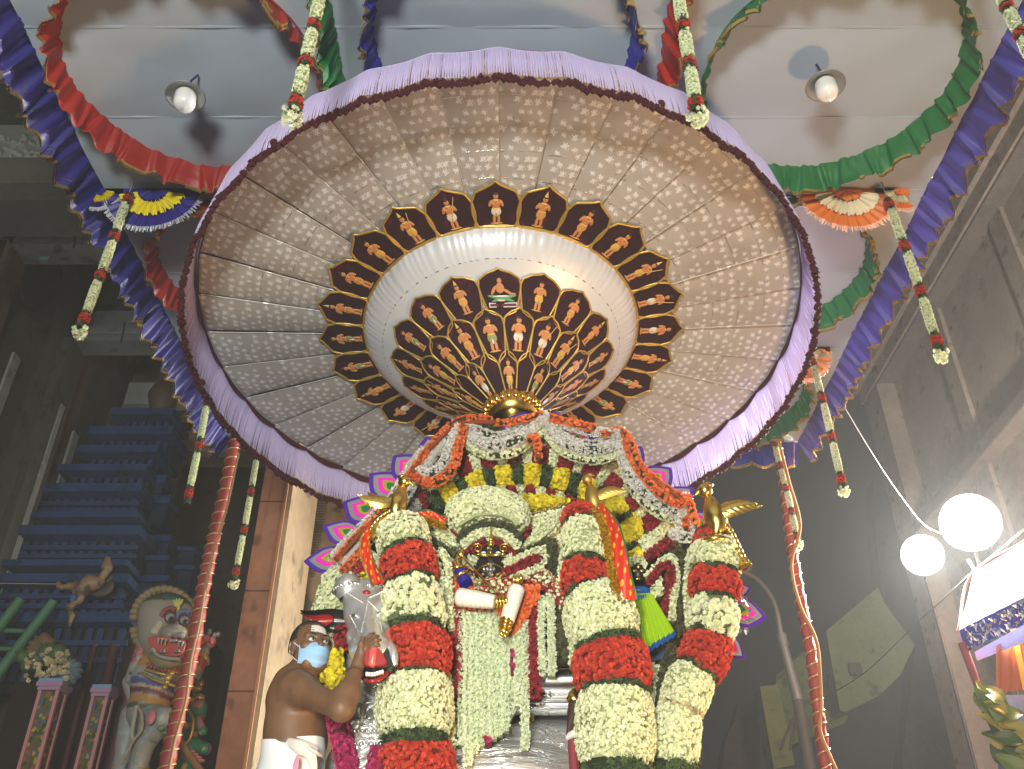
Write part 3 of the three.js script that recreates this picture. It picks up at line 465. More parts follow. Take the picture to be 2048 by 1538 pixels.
// ---------- wrapped poles ----------
{
  function pole(label, a, b, r0, r1, wob) {
    const t = thing('wrapped_pole', label, 'pole', V(b.x, 0, b.z), 'poles wrapped in red cloth and gold ribbon'), pts = [], n = 12;
    const foot = a.clone().add(b.clone().sub(a).multiplyScalar((b.y - 0) / (a.y - b.y) + 1)); // runs on down to the ground
    for (let i = 0; i <= n; i++) pts.push(a.clone().lerp(foot, i / n).add(V(wob * sin(i * 1.9) * 0.4, 0, 0)));
    const c = curve(pts), L = c.getLength();
    const red = std([0.3, 0.035, 0.02], 0.55, { bumpMap: clothBump, bumpScale: 0.001 }), ribbon = std([0.62, 0.42, 0.2], 0.4, { metalness: 0.7 });
    const rad = (u) => lerp(r0, r1, u);
    part('red_wrapping', ttube(pts, (u) => rad(u) + 0.004 * sin(u * L * 46), 420, 14), red, t);
    const fr = c.computeFrenetFrames(600, false), turns = L / 0.1, sp = []; const w = [];
    for (let i = 0; i <= 1400; i++) { const u = i / 1400, k = Math.round(u * 600), ph = u * turns * TAU + 1.5 * sin(u * 31), p = c.getPointAt(u); p.addScaledVector(fr.normals[k], cos(ph) * (rad(u) + 0.003)).addScaledVector(fr.binormals[k], sin(ph) * (rad(u) + 0.003)); sp.push(p); }
    part('gold_ribbon', new THREE.TubeGeometry(new THREE.CatmullRomCurve3(sp), 4200, 0.008, 4), ribbon, t);
    return c;
  }
  const a = at(463, 912, 7.3), b = at(334, 1538, 7.3); a.y = YC; pole('red wrapped pole with gold ribbon on the left, in front of the lion statue', V(a.x, YC, a.z), b, 0.05, 0.066, 0.02);
  const c = at(1552, 880, 7.3), d = at(1655, 1538, 7.3); pole('red wrapped pole with gold ribbon and orange rope on the right', V(c.x, YC, c.z), d, 0.038, 0.052, 0.03);
  const rope = (lab, px, d0, r, m = M.rope) => solo('rope', lab, 'rope', tube(px.map(([x, y, dd]) => at(x, y, dd ?? d0)), r, 80, 6), m);
  rope('thin brown rope running beside the left wrapped pole', [[478, 905], [455, 1010], [420, 1130], [398, 1250], [382, 1320], [372, 1400], [350, 1480], [338, 1540]], 7.2, 0.011);
  rope('orange rope winding down the right wrapped pole', [[1558, 884], [1577, 960], [1600, 1050], [1583, 1130], [1600, 1210], [1632, 1280], [1640, 1350], [1642, 1420], [1640, 1460], [1672, 1540]], 7.16, 0.014, std([0.42, 0.2, 0.06], 0.9));
}
// ---------- arch of flowers behind the deity ----------
{
  const d = 4.5, A = thing('flower_arch', 'tall arch of flower bands with orange and white swags and foil petals behind the deity', 'flower arch', at(1050, 1538, d));
  const P = (x, y, dd = d) => at(x, y, dd);
  cushion(A, 'G', [[748, 1062], [800, 990], [880, 890], [930, 848], [1080, 838], [1245, 885], [1315, 965], [1385, 1015], [1408, 1080], [1400, 1560], [700, 1560], [655, 1240], [700, 1110]], d + 0.1, { bulge: 0.03, dens: 0.5, scale: 1.3 });
  // alternating pads along an arc
  function pads(line, kinds, sizes, h, dd, bulge = 0.04) {
    const c = new THREE.CatmullRomCurve3(line.map(([x, y]) => V(x, y, 0)), false, 'centripetal'), L = c.getLength(); let s = 2, k = 0;
    while (s + sizes[k % kinds.length] < L) {
      const w = sizes[k % kinds.length], q = []; for (const [f, e] of [[0.03, -1], [0.5, -1.06], [0.97, -1], [1.0, 0], [0.96, 1], [0.5, 1.08], [0.04, 1], [0.0, 0]]) { const u = (s + f * w) / L, p = c.getPointAt(u), t = c.getTangentAt(u); q.push([p.x - t.y * e * h / 2 + rr(-1.5, 1.5), p.y + t.x * e * h / 2 + rr(-1.5, 1.5)]); }
      cushion(A, kinds[k % kinds.length], q, dd, { bulge: bulge * rr(0.8, 1.2), dens: 1.1 }); s += w; k++;
    }
  }
  const outer = [[806, 1000], [850, 948], [905, 912], [985, 900], [1060, 893], [1150, 905], [1225, 932], [1262, 965], [1312, 1005], [1368, 1060]];
  strip(A, 'c', outer, 62, d + 0.03, { bulge: 0.03 });
  pads([[828, 1008], [870, 972], [905, 950], [950, 930], [1000, 920], [1050, 914], [1110, 922], [1160, 937], [1205, 962], [1250, 995], [1290, 1030], [1328, 1070]], ['m', 'w'], [33, 19], 40, d - 0.03);
  pads([[862, 1012], [890, 996], [945, 972], [1000, 957], [1058, 952], [1110, 961], [1163, 976], [1215, 1006], [1256, 1050], [1282, 1095]], ['g', 'y'], [24, 33], 38, d - 0.06, 0.05);
  pads([[930, 1000], [985, 986], [1010, 983], [1050, 984], [1085, 987], [1130, 1002], [1165, 1025]], ['m', 'w'], [22, 18], 20, d - 0.05, 0.03);
  pads([[1205, 1005], [1240, 1050], [1262, 1110]], ['y', 'g'], [44, 12], 62, d - 0.09, 0.04);
  cushion(A, 'y', [[1040, 995], [1065, 993], [1100, 996], [1140, 1004], [1120, 1014], [1085, 1022], [1058, 1028], [1050, 1012]], d - 0.12, { bulge: 0.05 });
  cushion(A, 'c', [[1060, 1028], [1090, 1022], [1125, 1012], [1110, 1024], [1080, 1036]], d - 0.12, { bulge: 0.02 });
  // white flower net at the left foot, crimson and yellow beside it
  cushion(A, 'w', [[690, 1112], [735, 1100], [778, 1122], [768, 1172], [705, 1178], [692, 1218], [640, 1240], [624, 1222], [648, 1150]], d - 0.08, { bulge: 0.06, dens: 0.8 });
  cushion(A, 'm', [[700, 1128], [745, 1120], [742, 1160], [712, 1165]], d - 0.12, { bulge: 0.03 });
  cushion(A, 'y', [[722, 1150], [733, 1150], [738, 1185], [722, 1186]], d - 0.16, { bulge: 0.02 });
  cushion(A, 's', [[800, 1000], [830, 965], [850, 975], [842, 1010], [838, 1040], [806, 1035]], d - 0.05, { bulge: 0.03 });
  // draped strings
  const drape = (kind, px, r, dd = 4.32, o = {}) => garland(A, px.map(([x, y], i) => P(x, y, dd + 0.03 * sin(i * 1.7))), r, [[kind, 1]], { dens: 0.9, ...o });
  const two = (line, dx, dy) => line.map(([x, y]) => [x + dx, y + dy]);
  const topL = [[672, 1120], [700, 1086], [745, 1042], [788, 1002], [818, 952], [858, 896], [905, 848], [935, 837], [975, 838], [1002, 846], [1036, 841], [1080, 828]];
  drape('o', topL, 0.013, 4.3, { dens: 0.75 }); drape('s', two(topL.slice(0, 8), 10, 12), 0.02, 4.33); drape('s', two(topL.slice(0, 6), -10, -2), 0.012, 4.34);
  drape('o', two(topL.slice(0, 4), 14, 22), 0.012, 4.31);
  const s1 = [[922, 858], [950, 880], [985, 890], [1025, 884], [1058, 862], [1084, 838]], s2 = [[1085, 836], [1112, 872], [1150, 894], [1190, 900], [1225, 890], [1250, 874]], s3 = [[1250, 874], [1246, 912], [1266, 960], [1310, 1002], [1345, 1016], [1374, 1002]];
  for (const s of [s1, s2, s3]) { drape('s', s, 0.024, 4.3); drape('w', two(s, 2, 20), 0.02, 4.34); drape('s', two(s, 0, -12), 0.014, 4.33); }
  drape('s', [[905, 850], [930, 850], [960, 862], [990, 872], [1020, 866], [1060, 845], [1085, 832]], 0.016);
  drape('o', [[928, 850], [918, 890], [906, 935], [880, 960], [852, 964], [826, 950]], 0.018, 4.26); drape('s', [[915, 850], [900, 895], [886, 925], [862, 946], [838, 940]], 0.018, 4.28);
  drape('o', [[1100, 834], [1125, 842], [1160, 850], [1190, 856]], 0.015, 4.28); drape('s', [[1085, 830], [1130, 850], [1180, 862], [1240, 868]], 0.018, 4.3);
  drape('o', [[1205, 868], [1240, 862], [1258, 880], [1280, 930], [1312, 962], [1346, 986], [1374, 1000], [1386, 1030], [1397, 1060]], 0.014, 4.26);
  drape('o', [[1250, 880], [1264, 918], [1290, 955], [1320, 988], [1355, 1008], [1378, 992]], 0.013, 4.24); drape('s', [[1248, 890], [1258, 935], [1288, 975], [1330, 1010], [1364, 1030]], 0.026, 4.3);
  for (const [x, y] of [[1352, 1010], [1366, 1004], [1380, 1004]]) drape(x === 1366 ? 'o' : 's', [[x, y], [x + 4, y + 25], [x + 6, y + 55]], 0.012, 4.28);
  drape('o', [[1060, 882], [1068, 872], [1075, 890], [1077, 918]], 0.014, 4.26);
  drape('s', [[1372, 1010], [1385, 1040], [1392, 1068], [1370, 1075], [1340, 1065]], 0.018, 4.28);
  // bright foil petals standing out along the rim
  const cols = [[[0.075, 0.015, 0.3], 0.5], [[0.55, 0.56, 0.58], 0.3], [[0.8, 0.02, 0.45], 0.5], [[0.4, 0.3, 0.03], 0.5], [[0.01, 0.16, 0.05], 0.5]].map(([c, r], i) => std(c, r, i === 1 ? { metalness: 0.7 } : {}));
  const leafShape = (l, w) => { const s = new THREE.Shape(); s.moveTo(-l * 0.42, 0); s.bezierCurveTo(-l * 0.42, w * 0.5, -l * 0.1, w * 0.62, l * 0.18, w * 0.44); s.quadraticCurveTo(l * 0.4, w * 0.26, l * 0.58, 0); s.quadraticCurveTo(l * 0.4, -w * 0.26, l * 0.18, -w * 0.44); s.bezierCurveTo(-l * 0.1, -w * 0.62, -l * 0.42, -w * 0.5, -l * 0.42, 0); return s; };
  function foil(x, y, deg, l = 78, w = 60, dd = d + 0.02) {
    const p = P(x, y, dd), k = mpp(p), g = new THREE.Group(); g.name = 'foil_petal'; g.position.copy(p).sub(A.position); g.rotation.set(-0.2, rr(-0.2, 0.2), deg * PI / 180); A.add(g);
    [[1, 1], [0.82, 0.8], [0.62, 0.56], [0.42, 0.36], [0.24, 0.22]].forEach(([a, b], i) => part('foil_layer', new THREE.ExtrudeGeometry(leafShape(l * a * k, w * b * k), { depth: 0.004, bevelEnabled: true, bevelSize: 0.0015, bevelThickness: 0.001, bevelSegments: 1 }).translate(-l * 0.08 * i * k * 0.6, 0, 0.0055 * i), cols[i], g, true));
  }
  for (const a of [[652, 1120, 180], [684, 1065, 158, 76, 56], [722, 1018, 150, 78, 66], [772, 970, 140, 80, 68], [814, 934, 132, 78, 66], [866, 905, 112, 74, 66], [1035, 850, 62, 70, 50], [1110, 850, 84, 62, 52], [1155, 874, 76, 66, 56], [1205, 892, 66, 66, 56], [1262, 915, 50, 66, 56], [1316, 955, 42, 72, 60], [1358, 995, 36, 66, 56], [1404, 1046, 18, 70, 58], [1492, 1226, -12, 72, 66], [1462, 1296, -48, 60, 44], [1475, 1180, 8, 50, 40]]) foil(...a);
  part('side_foil_tuft', join(Array.from({ length: 40 }, () => { const p = P(rr(1440, 1500), rr(1195, 1270), d); return new THREE.OctahedronGeometry(rr(0.008, 0.02), 0).scale(1, rr(1, 3), 0.3).rotateZ(rnd() * 3).translate(p.x, p.y, p.z); })), std([0.5, 0.48, 0.6], 0.25, { metalness: 0.8 }), A).userData.kind = 'stuff';
}
// ---------- the deity ----------
{
  const d = 4.2, D = thing('deity_statue', 'deity statue with black face, white flower crown and white flower robe under the arch', 'statue', at(985, 1538, d));
  const P = (x, y, dd = d) => at(x, y, dd), k = mpp(P(980, 1150));
  const C = (kind, px, dd, o) => cushion(D, kind, px, dd, o), S = (kind, line, w, dd, o) => strip(D, kind, line, w, dd, o);
  C('w', [[846, 1052], [900, 1036], [1050, 1036], [1148, 1012], [1150, 1180], [1100, 1200], [880, 1200], [862, 1120]], d + 0.02, { bulge: 0.02, dens: 0.9 });
  C('G', [[845, 1050], [900, 1030], [1050, 1030], [1150, 1010], [1150, 1340], [1080, 1420], [905, 1440], [870, 1300]], d + 0.08, { bulge: 0.02, dens: 0.55, scale: 1.2 });
  C('w', [[893, 1015], [900, 1003], [917, 992], [945, 982], [976, 979], [1010, 985], [1035, 995], [1055, 1015], [1061, 1035], [1055, 1055], [1040, 1068], [1030, 1055], [1008, 1045], [980, 1042], [950, 1046], [928, 1058], [915, 1067], [896, 1050], [890, 1035]], 4.13, { bulge: 0.1, dens: 1.2 });
  C('m', [[896, 1054], [912, 1062], [916, 1082], [903, 1074]], 4.17); C('m', [[1060, 1044], [1064, 1060], [1046, 1080], [1041, 1072]], 4.17);
  S('G', [[919, 1085], [932, 1067], [955, 1055], [980, 1051], [1008, 1055], [1030, 1066], [1042, 1082]], 17, 4.11, { bulge: 0.025 });
  S('w', [[924, 1094], [940, 1078], [960, 1069], [980, 1066], [1004, 1070], [1022, 1080], [1038, 1096]], 16, 4.1, { bulge: 0.03 });
  C('w', [[928, 1098], [980, 1070], [1036, 1098], [1034, 1130], [1008, 1118], [955, 1118], [932, 1130]], 4.16, { bulge: 0.02 });
  S('m', [[930, 1106], [950, 1097], [975, 1082]], 12, 4.11, { bulge: 0.02 }); S('m', [[983, 1082], [1005, 1093], [1032, 1108]], 13, 4.11, { bulge: 0.02 });
  S('j', [[979, 1074], [979, 1110]], 6, 4.09);
  for (const q of [[[938, 1114], [958, 1124]], [[936, 1122], [955, 1131]], [[1006, 1122], [1026, 1112]], [[1010, 1130], [1030, 1122]]]) S('j', q, 7, 4.1);
  // head: a carved face with ornaments
  const f = P(982, 1137, 4.13), H = new THREE.Group(); H.name = 'head'; H.position.copy(f).sub(D.position); H.scale.setScalar(1.3); D.add(H); offs.set(H, V(0, 0, 0));
  const X = (px) => (px - 982) * k, Y = (py) => (1137 - py) * k * 0.98, hp = (n, g, m) => part(n, g, m, H, true);
  const skull = new THREE.SphereGeometry(1, 28, 24); { const q = skull.attributes.position; for (let i = 0; i < q.count; i++) { let x = q.getX(i), y = q.getY(i), z = q.getZ(i); const jaw = 1 - 0.18 * smooth(0, -1, y), nose = 0.3 * Math.exp(-(x * x) / 0.03 - ((y + 0.05) ** 2) / 0.07) * (z > 0 ? 1 : 0), eye = -0.12 * (Math.exp(-((abs(x) - 0.4) ** 2) / 0.03 - ((y - 0.2) ** 2) / 0.02)) * (z > 0 ? 1 : 0), lip = 0.1 * Math.exp(-(x * x) / 0.06 - ((y + 0.48) ** 2) / 0.01) * (z > 0 ? 1 : 0); q.setXYZ(i, x * jaw * 29 * k, y * 40 * k, (z + nose + eye + lip) * 0.055); } skull.computeVertexNormals(); }
  hp('face', skull, M.black);
  const curl = (sx) => { const pts = []; for (let i = 0; i <= 26; i++) { const a = i / 26 * TAU * 1.4, r = (8 - i * 0.22) * k; pts.push(V(X(982 + sx * 20) + sx * cos(a) * r, Y(1113) + sin(a) * r, 0.052)); } return tube(pts, 0.0022, 50, 6); };
  hp('gold_brow', curl(1), M.gold); hp('gold_brow', curl(-1), M.gold);
  hp('forehead_jewel', join([ell(0, Y(1096), 0.05, 3 * k, 9 * k, 0.012), ell(0, Y(1107), 0.056, 6 * k, 5 * k, 0.012), ell(0, Y(1106), 0.068, 3 * k, 3 * k, 0.008), rod(V(0, Y(1075), 0.045), V(0, Y(1098), 0.05), 0.004)]), M.gold);
  hp('gold_moustache', join([ell(X(973), Y(1128), 0.068, 10 * k, 2.6 * k, 0.01), ell(X(991), Y(1128), 0.068, 10 * k, 2.6 * k, 0.01), ell(0, Y(1124), 0.074, 3 * k, 3 * k, 0.008), ell(X(964), Y(1126), 0.064, 4 * k, 3.4 * k, 0.01), ell(X(1000), Y(1126), 0.064, 4 * k, 3.4 * k, 0.01)]), M.gold);
  const arcY = (y0, w, r, z) => tube([V(X(982 - w), Y(y0 + 6), z - 0.02), V(X(982 - w * 0.6), Y(y0), z), V(0, Y(y0 - 3), z + 0.012), V(X(982 + w * 0.6), Y(y0), z), V(X(982 + w), Y(y0 + 6), z - 0.02)], r, 24, 8);
  hp('gold_collar', join([arcY(1143, 22, 0.004, 0.05)]), M.gold);
  hp('pale_eye', join([-1, 1].map((q) => ell(X(982 + q * 11), Y(1120), 0.05, 4 * k, 1.8 * k, 0.008, 10, 6))), M.paintWhite); hp('silver_teeth', join([-8, -3, 2, 7].map((q) => ell(X(980 + q), Y(1149), 0.058, 2.4 * k, 4 * k, 0.01, 8, 6))), M.silver);
  const beads = []; for (let i = 0; i < 46; i++) beads.push(ell(rr(-1, 1) * 24 * k, Y(rr(1155, 1185)), 0.055 + rr(0, 0.02), 2.2 * k, 2.2 * k, 0.006, 6, 5)); hp('bead_necklace', join(beads), M.goldTrim).userData.kind = 'stuff';
  // flower panels left and right of the face
  C('w', [[838, 1046], [870, 1049], [895, 1060], [914, 1082], [922, 1104], [900, 1096], [880, 1082], [850, 1062]], 4.14, { bulge: 0.05 });
  C('w', [[1042, 1096], [1090, 1048], [1134, 1012], [1122, 1044], [1108, 1064], [1076, 1090], [1046, 1103]], 4.14, { bulge: 0.05 });
  S('G', [[884, 1088], [915, 1106], [950, 1128]], 13, 4.13); S('G', [[1034, 1108], [1062, 1096], [1086, 1084], [1112, 1082]], 12, 4.12);
  S('w', [[922, 1122], [955, 1148]], 11, 4.11); S('m', [[922, 1137], [956, 1158]], 10, 4.1); S('w', [[926, 1150], [958, 1168]], 12, 4.1);
  S('w', [[1008, 1132], [1040, 1119], [1070, 1105], [1092, 1100]], 15, 4.09, { bulge: 0.03 }); S('m', [[1003, 1152], [1035, 1136], [1064, 1121], [1084, 1119]], 15, 4.07, { bulge: 0.03 }); S('w', [[1006, 1166], [1040, 1150], [1076, 1135], [1096, 1112]], 12, 4.08, { bulge: 0.025 });
  S('G', [[1104, 1082], [1106, 1130], [1110, 1165], [1122, 1190]], 22, 4.1, { bulge: 0.03 }); S('w', [[1126, 1108], [1123, 1150], [1134, 1192]], 12, 4.06, { bulge: 0.025 });
  { const poly = [[955, 1162], [1010, 1157], [1060, 1150], [1092, 1140], [1122, 1170], [1145, 1212], [1120, 1218], [1092, 1180], [1050, 1168], [1012, 1192], [985, 1202], [945, 1182]]; C('c', poly, 4.08, { bulge: 0.03, dens: 0.8 }); C('w', poly, 4.065, { bulge: 0.03, dens: 0.35 }); C('r', poly, 4.06, { bulge: 0.03, dens: 0.07, scale: 0.8 }); C('g', poly, 4.07, { bulge: 0.03, dens: 0.25, scale: 0.6 }); }
  const V1 = 4.08;
  S('w', [[846, 1076], [871, 1120], [881, 1160], [885, 1190], [880, 1240], [879, 1298]], 14, V1 - 0.03, { bulge: 0.03 }); S('G', [[862, 1086], [880, 1120], [888, 1160], [890, 1200], [893, 1250], [899, 1312]], 22, V1 + 0.02); S('w', [[879, 1098], [894, 1125], [898, 1160], [900, 1210], [904, 1262]], 14, V1 - 0.02, { bulge: 0.03 });
  S('m', [[903, 1128], [909, 1180], [914, 1240], [917, 1300], [912, 1402]], [10, 24], V1, { bulge: 0.03 }); S('w', [[893, 1322], [902, 1400], [906, 1498]], 11, V1 - 0.02); S('g', [[930, 1340], [928, 1410]], 14, V1 + 0.01);
  S('m', [[1070, 1208], [1066, 1270], [1067, 1330], [1071, 1398]], [20, 25], V1, { bulge: 0.03 });
  S('j', [[1084, 1196], [1082, 1270], [1085, 1352]], 13, V1 - 0.02, { bulge: 0.03 }); S('j', [[1100, 1186], [1102, 1270], [1104, 1352]], 14, V1 - 0.02, { bulge: 0.03 });
  S('G', [[1116, 1172], [1124, 1230], [1126, 1326]], 30, V1 + 0.02, { bulge: 0.03 }); S('w', [[1139, 1212], [1142, 1260], [1145, 1332]], 11, V1 - 0.02, { bulge: 0.03 });
  // robe of hanging strings
  const bot = [1490, 1532, 1508, 1492, 1480, 1478, 1470, 1462, 1398, 1412, 1500]; for (let i = 0; i < 11; i++) { const x = 922 + i * 12.6; S('j', [[x, 1216 + (i === 8 ? 40 : rr(0, 8))], [x + 1, 1320], [x + 2 + (i > 8 ? 0 : i * -0.2), bot[i]]], 14.5, 4.07 - 0.012 * (i % 2), { bulge: 0.022, dens: 1.15, name: 'jasmine_string' }); }
  C('j', [[926, 1220], [1050, 1220], [1048, 1395], [1020, 1440], [960, 1460], [935, 1470]], 4.1, { bulge: 0.02 });
  S('p', [[1024, 1300], [1023, 1328], [1025, 1352]], 6, 4.035); C('p', [[968, 1478], [982, 1476], [984, 1490], [970, 1492]], 4.04);
  C('o', [[912, 1163], [946, 1164], [950, 1182], [912, 1182]], 4.06, { bulge: 0.03 }); S('o', [[910, 1206], [950, 1213], [1004, 1211]], 15, 4.03, { bulge: 0.03 });
  C('o', [[1044, 1172], [1080, 1172], [1076, 1202], [1052, 1236], [1026, 1268], [1006, 1267], [1000, 1238], [996, 1208], [1015, 1202], [1016, 1245], [1034, 1215]], 4.03, { bulge: 0.02, bed: false, dens: 1.3 });
  // arms: white shell sleeves with gold cuffs
  const shell = std([0.74, 0.7, 0.62], 0.35), arm = (a, b, r0, r1, m) => { const g = []; const L = a.distanceTo(b), prof = []; for (let i = 0; i <= 40; i++) { const u = i / 40; prof.push([max(0.001, lerp(r0, r1, u * u) * (u < 0.1 ? sqrt(u / 0.1) * 0.5 + 0.5 : 1) + 0.0018 * abs(sin(u * PI * 9))), u * L]); } prof.unshift([0.0005, 0]); prof.push([0.0005, L]); const l = lathe(prof, 24); l.applyQuaternion(new THREE.Quaternion().setFromUnitVectors(V(0, 1, 0), b.clone().sub(a).normalize())); l.translate(a.x, a.y, a.z); return part('arm', l, m, D); };
  const cuff = (a, b, r, n = 3) => { const dir = b.clone().sub(a), q = new THREE.Quaternion().setFromUnitVectors(V(0, 0, 1), dir.clone().normalize()), g = []; for (let i = 0; i < n; i++) { const t = new THREE.TorusGeometry(r, r * 0.32, 8, 20); t.applyQuaternion(q); const p = a.clone().addScaledVector(dir, (i + 0.5) / n); t.translate(p.x, p.y, p.z); g.push(t); } g.push(rod(a, b, r * 0.9)); part('gold_cuff', join(g), M.gold, D); };
  arm(P(912, 1193, 3.98), P(990, 1204, 3.94), 17 * k, 12 * k, shell); cuff(P(990, 1204, 3.94), P(1016, 1202, 3.94), 0.022, 4);
  arm(P(1036, 1172, 3.96), P(1014, 1242, 3.94), 15 * k, 13 * k, shell); cuff(P(1014, 1238, 3.94), P(1009, 1258, 3.93), 0.024, 3); part('gold_hand', join([ell(...P(1008, 1262, 3.93).toArray(), 0.024, 0.02, 0.02), ell(...P(1003, 1266, 3.91).toArray(), 0.01, 0.016, 0.01, 8, 6), ell(...P(1010, 1270, 3.91).toArray(), 0.008, 0.016, 0.01, 8, 6)]), M.gold, D);
  arm(P(915, 1134, 4.03), P(932, 1168, 4.0), 10 * k, 13 * k, std([0.012, 0.012, 0.25], 0.4)); cuff(P(916, 1136, 4.02), P(917, 1139, 4.02), 0.025, 1); cuff(P(923, 1150, 4.01), P(924, 1152, 4.01), 0.029, 1);
  part('sceptre', join([tube([P(918, 1134, 4.02), P(914, 1120, 4.02), P(920, 1106, 4.02), P(926, 1110, 4.0)], 0.011, 20, 8), rod(P(924, 1112, 4.0), P(992, 1186, 3.92), 0.0055, 0.004), ell(...P(922, 1108, 4.0).toArray(), 0.016, 0.02, 0.016)]), M.gold, D);
  part('gold_hand', join([ell(...P(1036, 1160, 3.97).toArray(), 0.024, 0.022, 0.02), ell(...P(1028, 1158, 3.95).toArray(), 0.009, 0.018, 0.01, 8, 6), ell(...P(1042, 1154, 3.95).toArray(), 0.008, 0.018, 0.01, 8, 6)]), M.gold, D);
}
// ---------- consort figure ----------
{
  const d = 4.28, D = thing('consort_statue', 'small consort statue with black face and lime green fan-pleated skirt right of the middle garland', 'statue', at(1290, 1400, d));
  const P = (x, y, dd = d) => at(x, y, dd), k = mpp(P(1280, 1150)), C = (kind, px, dd, o) => cushion(D, kind, px, dd, o), S = (kind, line, w, dd, o) => strip(D, kind, line, w, dd, o);
  C('G', [[1250, 1110], [1340, 1080], [1375, 1110], [1370, 1420], [1250, 1420]], d + 0.08, { bulge: 0.02, dens: 0.5, scale: 1.2 });
  C('y', [[1252, 1110], [1275, 1100], [1292, 1112], [1288, 1122], [1262, 1122]], 4.2, { bulge: 0.03 }); S('w', [[1255, 1128], [1275, 1120], [1292, 1132]], 12, 4.18);
  const c = P(1276, 1148, 4.2).toArray(); part('face', ell(c[0], c[1], c[2], 17 * k, 23 * k, 0.04, 20, 16), M.black, D);
  const gq = (x, y) => P(x, y, 4.155).toArray(); part('gold_ornaments', join([ell(...gq(1270, 1142), 5 * k, 3 * k, 0.006), ell(...gq(1284, 1142), 5 * k, 3 * k, 0.006), ell(...gq(1277, 1133), 3 * k, 5 * k, 0.006), ell(...gq(1277, 1158), 7 * k, 2.5 * k, 0.006), tube([P(1260, 1172, 4.2), P(1276, 1180, 4.16), P(1292, 1172, 4.2)], 0.006, 16, 6), rod(P(1266, 1112, 4.17), P(1266, 1134, 4.17), 0.006)]), M.gold, D);
  const blue = std([0.015, 0.1, 0.32], 0.4), lime = std([0.36, 0.55, 0.01], 0.5, { bumpMap: clothBump, bumpScale: 0.0005 });
  part('blue_collar', join([ell(...P(1280, 1182, 4.17).toArray(), 20 * k, 10 * k, 0.03), tube([P(1256, 1190, 4.17), P(1280, 1196, 4.14), P(1304, 1186, 4.17)], 0.012, 16, 8)]), blue, D);
  const fan = (v0, v1, z, m, n) => part(n, grid(80, 10, (u, vv) => { const v = lerp(v0, v1, vv), L = lerp(1264, 1268, v), R = lerp(1302, 1352, v), x = lerp(L, R, u), y = lerp(1186, lerp(1322, 1272, u), v), p = P(x, y, 4.14 - z - 0.06 * v); p.z += 0.016 * (abs(((u * 8) % 1) - 0.5) * 2 - 0.5) * (0.4 + v) * 1.6; return p.toArray(); }), m, D);
  fan(0, 0.9, 0, lime, 'pleated_skirt'); fan(0.9, 1, 0.002, blue, 'blue_hem'); part('hem_dark_cloth', grid(10, 4, (u, v) => P(lerp(1270, 1330, u), lerp(1300, lerp(1335, 1315, u), v), 4.2).toArray()), std([0.01, 0.03, 0.08], 0.6), D);  // dark blue cloth hangs behind the hem
  S('w', [[1294, 1156], [1318, 1128], [1344, 1116], [1352, 1150], [1346, 1205]], 13, 4.16, { bulge: 0.03 }); S('m', [[1298, 1166], [1322, 1136], [1338, 1132], [1338, 1180], [1328, 1238]], 15, 4.15, { bulge: 0.03 }); C('w', [[1300, 1180], [1322, 1152], [1326, 1190], [1308, 1196]], 4.15, { bulge: 0.02 });
  S('G', [[1312, 1112], [1340, 1094], [1360, 1106], [1360, 1180], [1364, 1270]], 22, 4.17); S('w', [[1378, 1112], [1372, 1180], [1378, 1256]], 11, 4.14, { bulge: 0.03 }); S('w', [[1346, 1178], [1344, 1242]], 14, 4.14, { bulge: 0.03 });
  C('w', [[1277, 1082], [1300, 1068], [1328, 1074], [1306, 1112], [1288, 1106]], 4.2, { bulge: 0.04 }); S('m', [[1294, 1116], [1320, 1098], [1340, 1084]], 17, 4.14, { bulge: 0.04 });
  S('G', [[1350, 1296], [1326, 1356], [1312, 1426]], 30, 4.12, { bulge: 0.04 }); S('w', [[1310, 1330], [1302, 1390], [1302, 1446]], 13, 4.1, { bulge: 0.03 }); S('m', [[1300, 1440], [1305, 1505]], 10, 4.12);
}
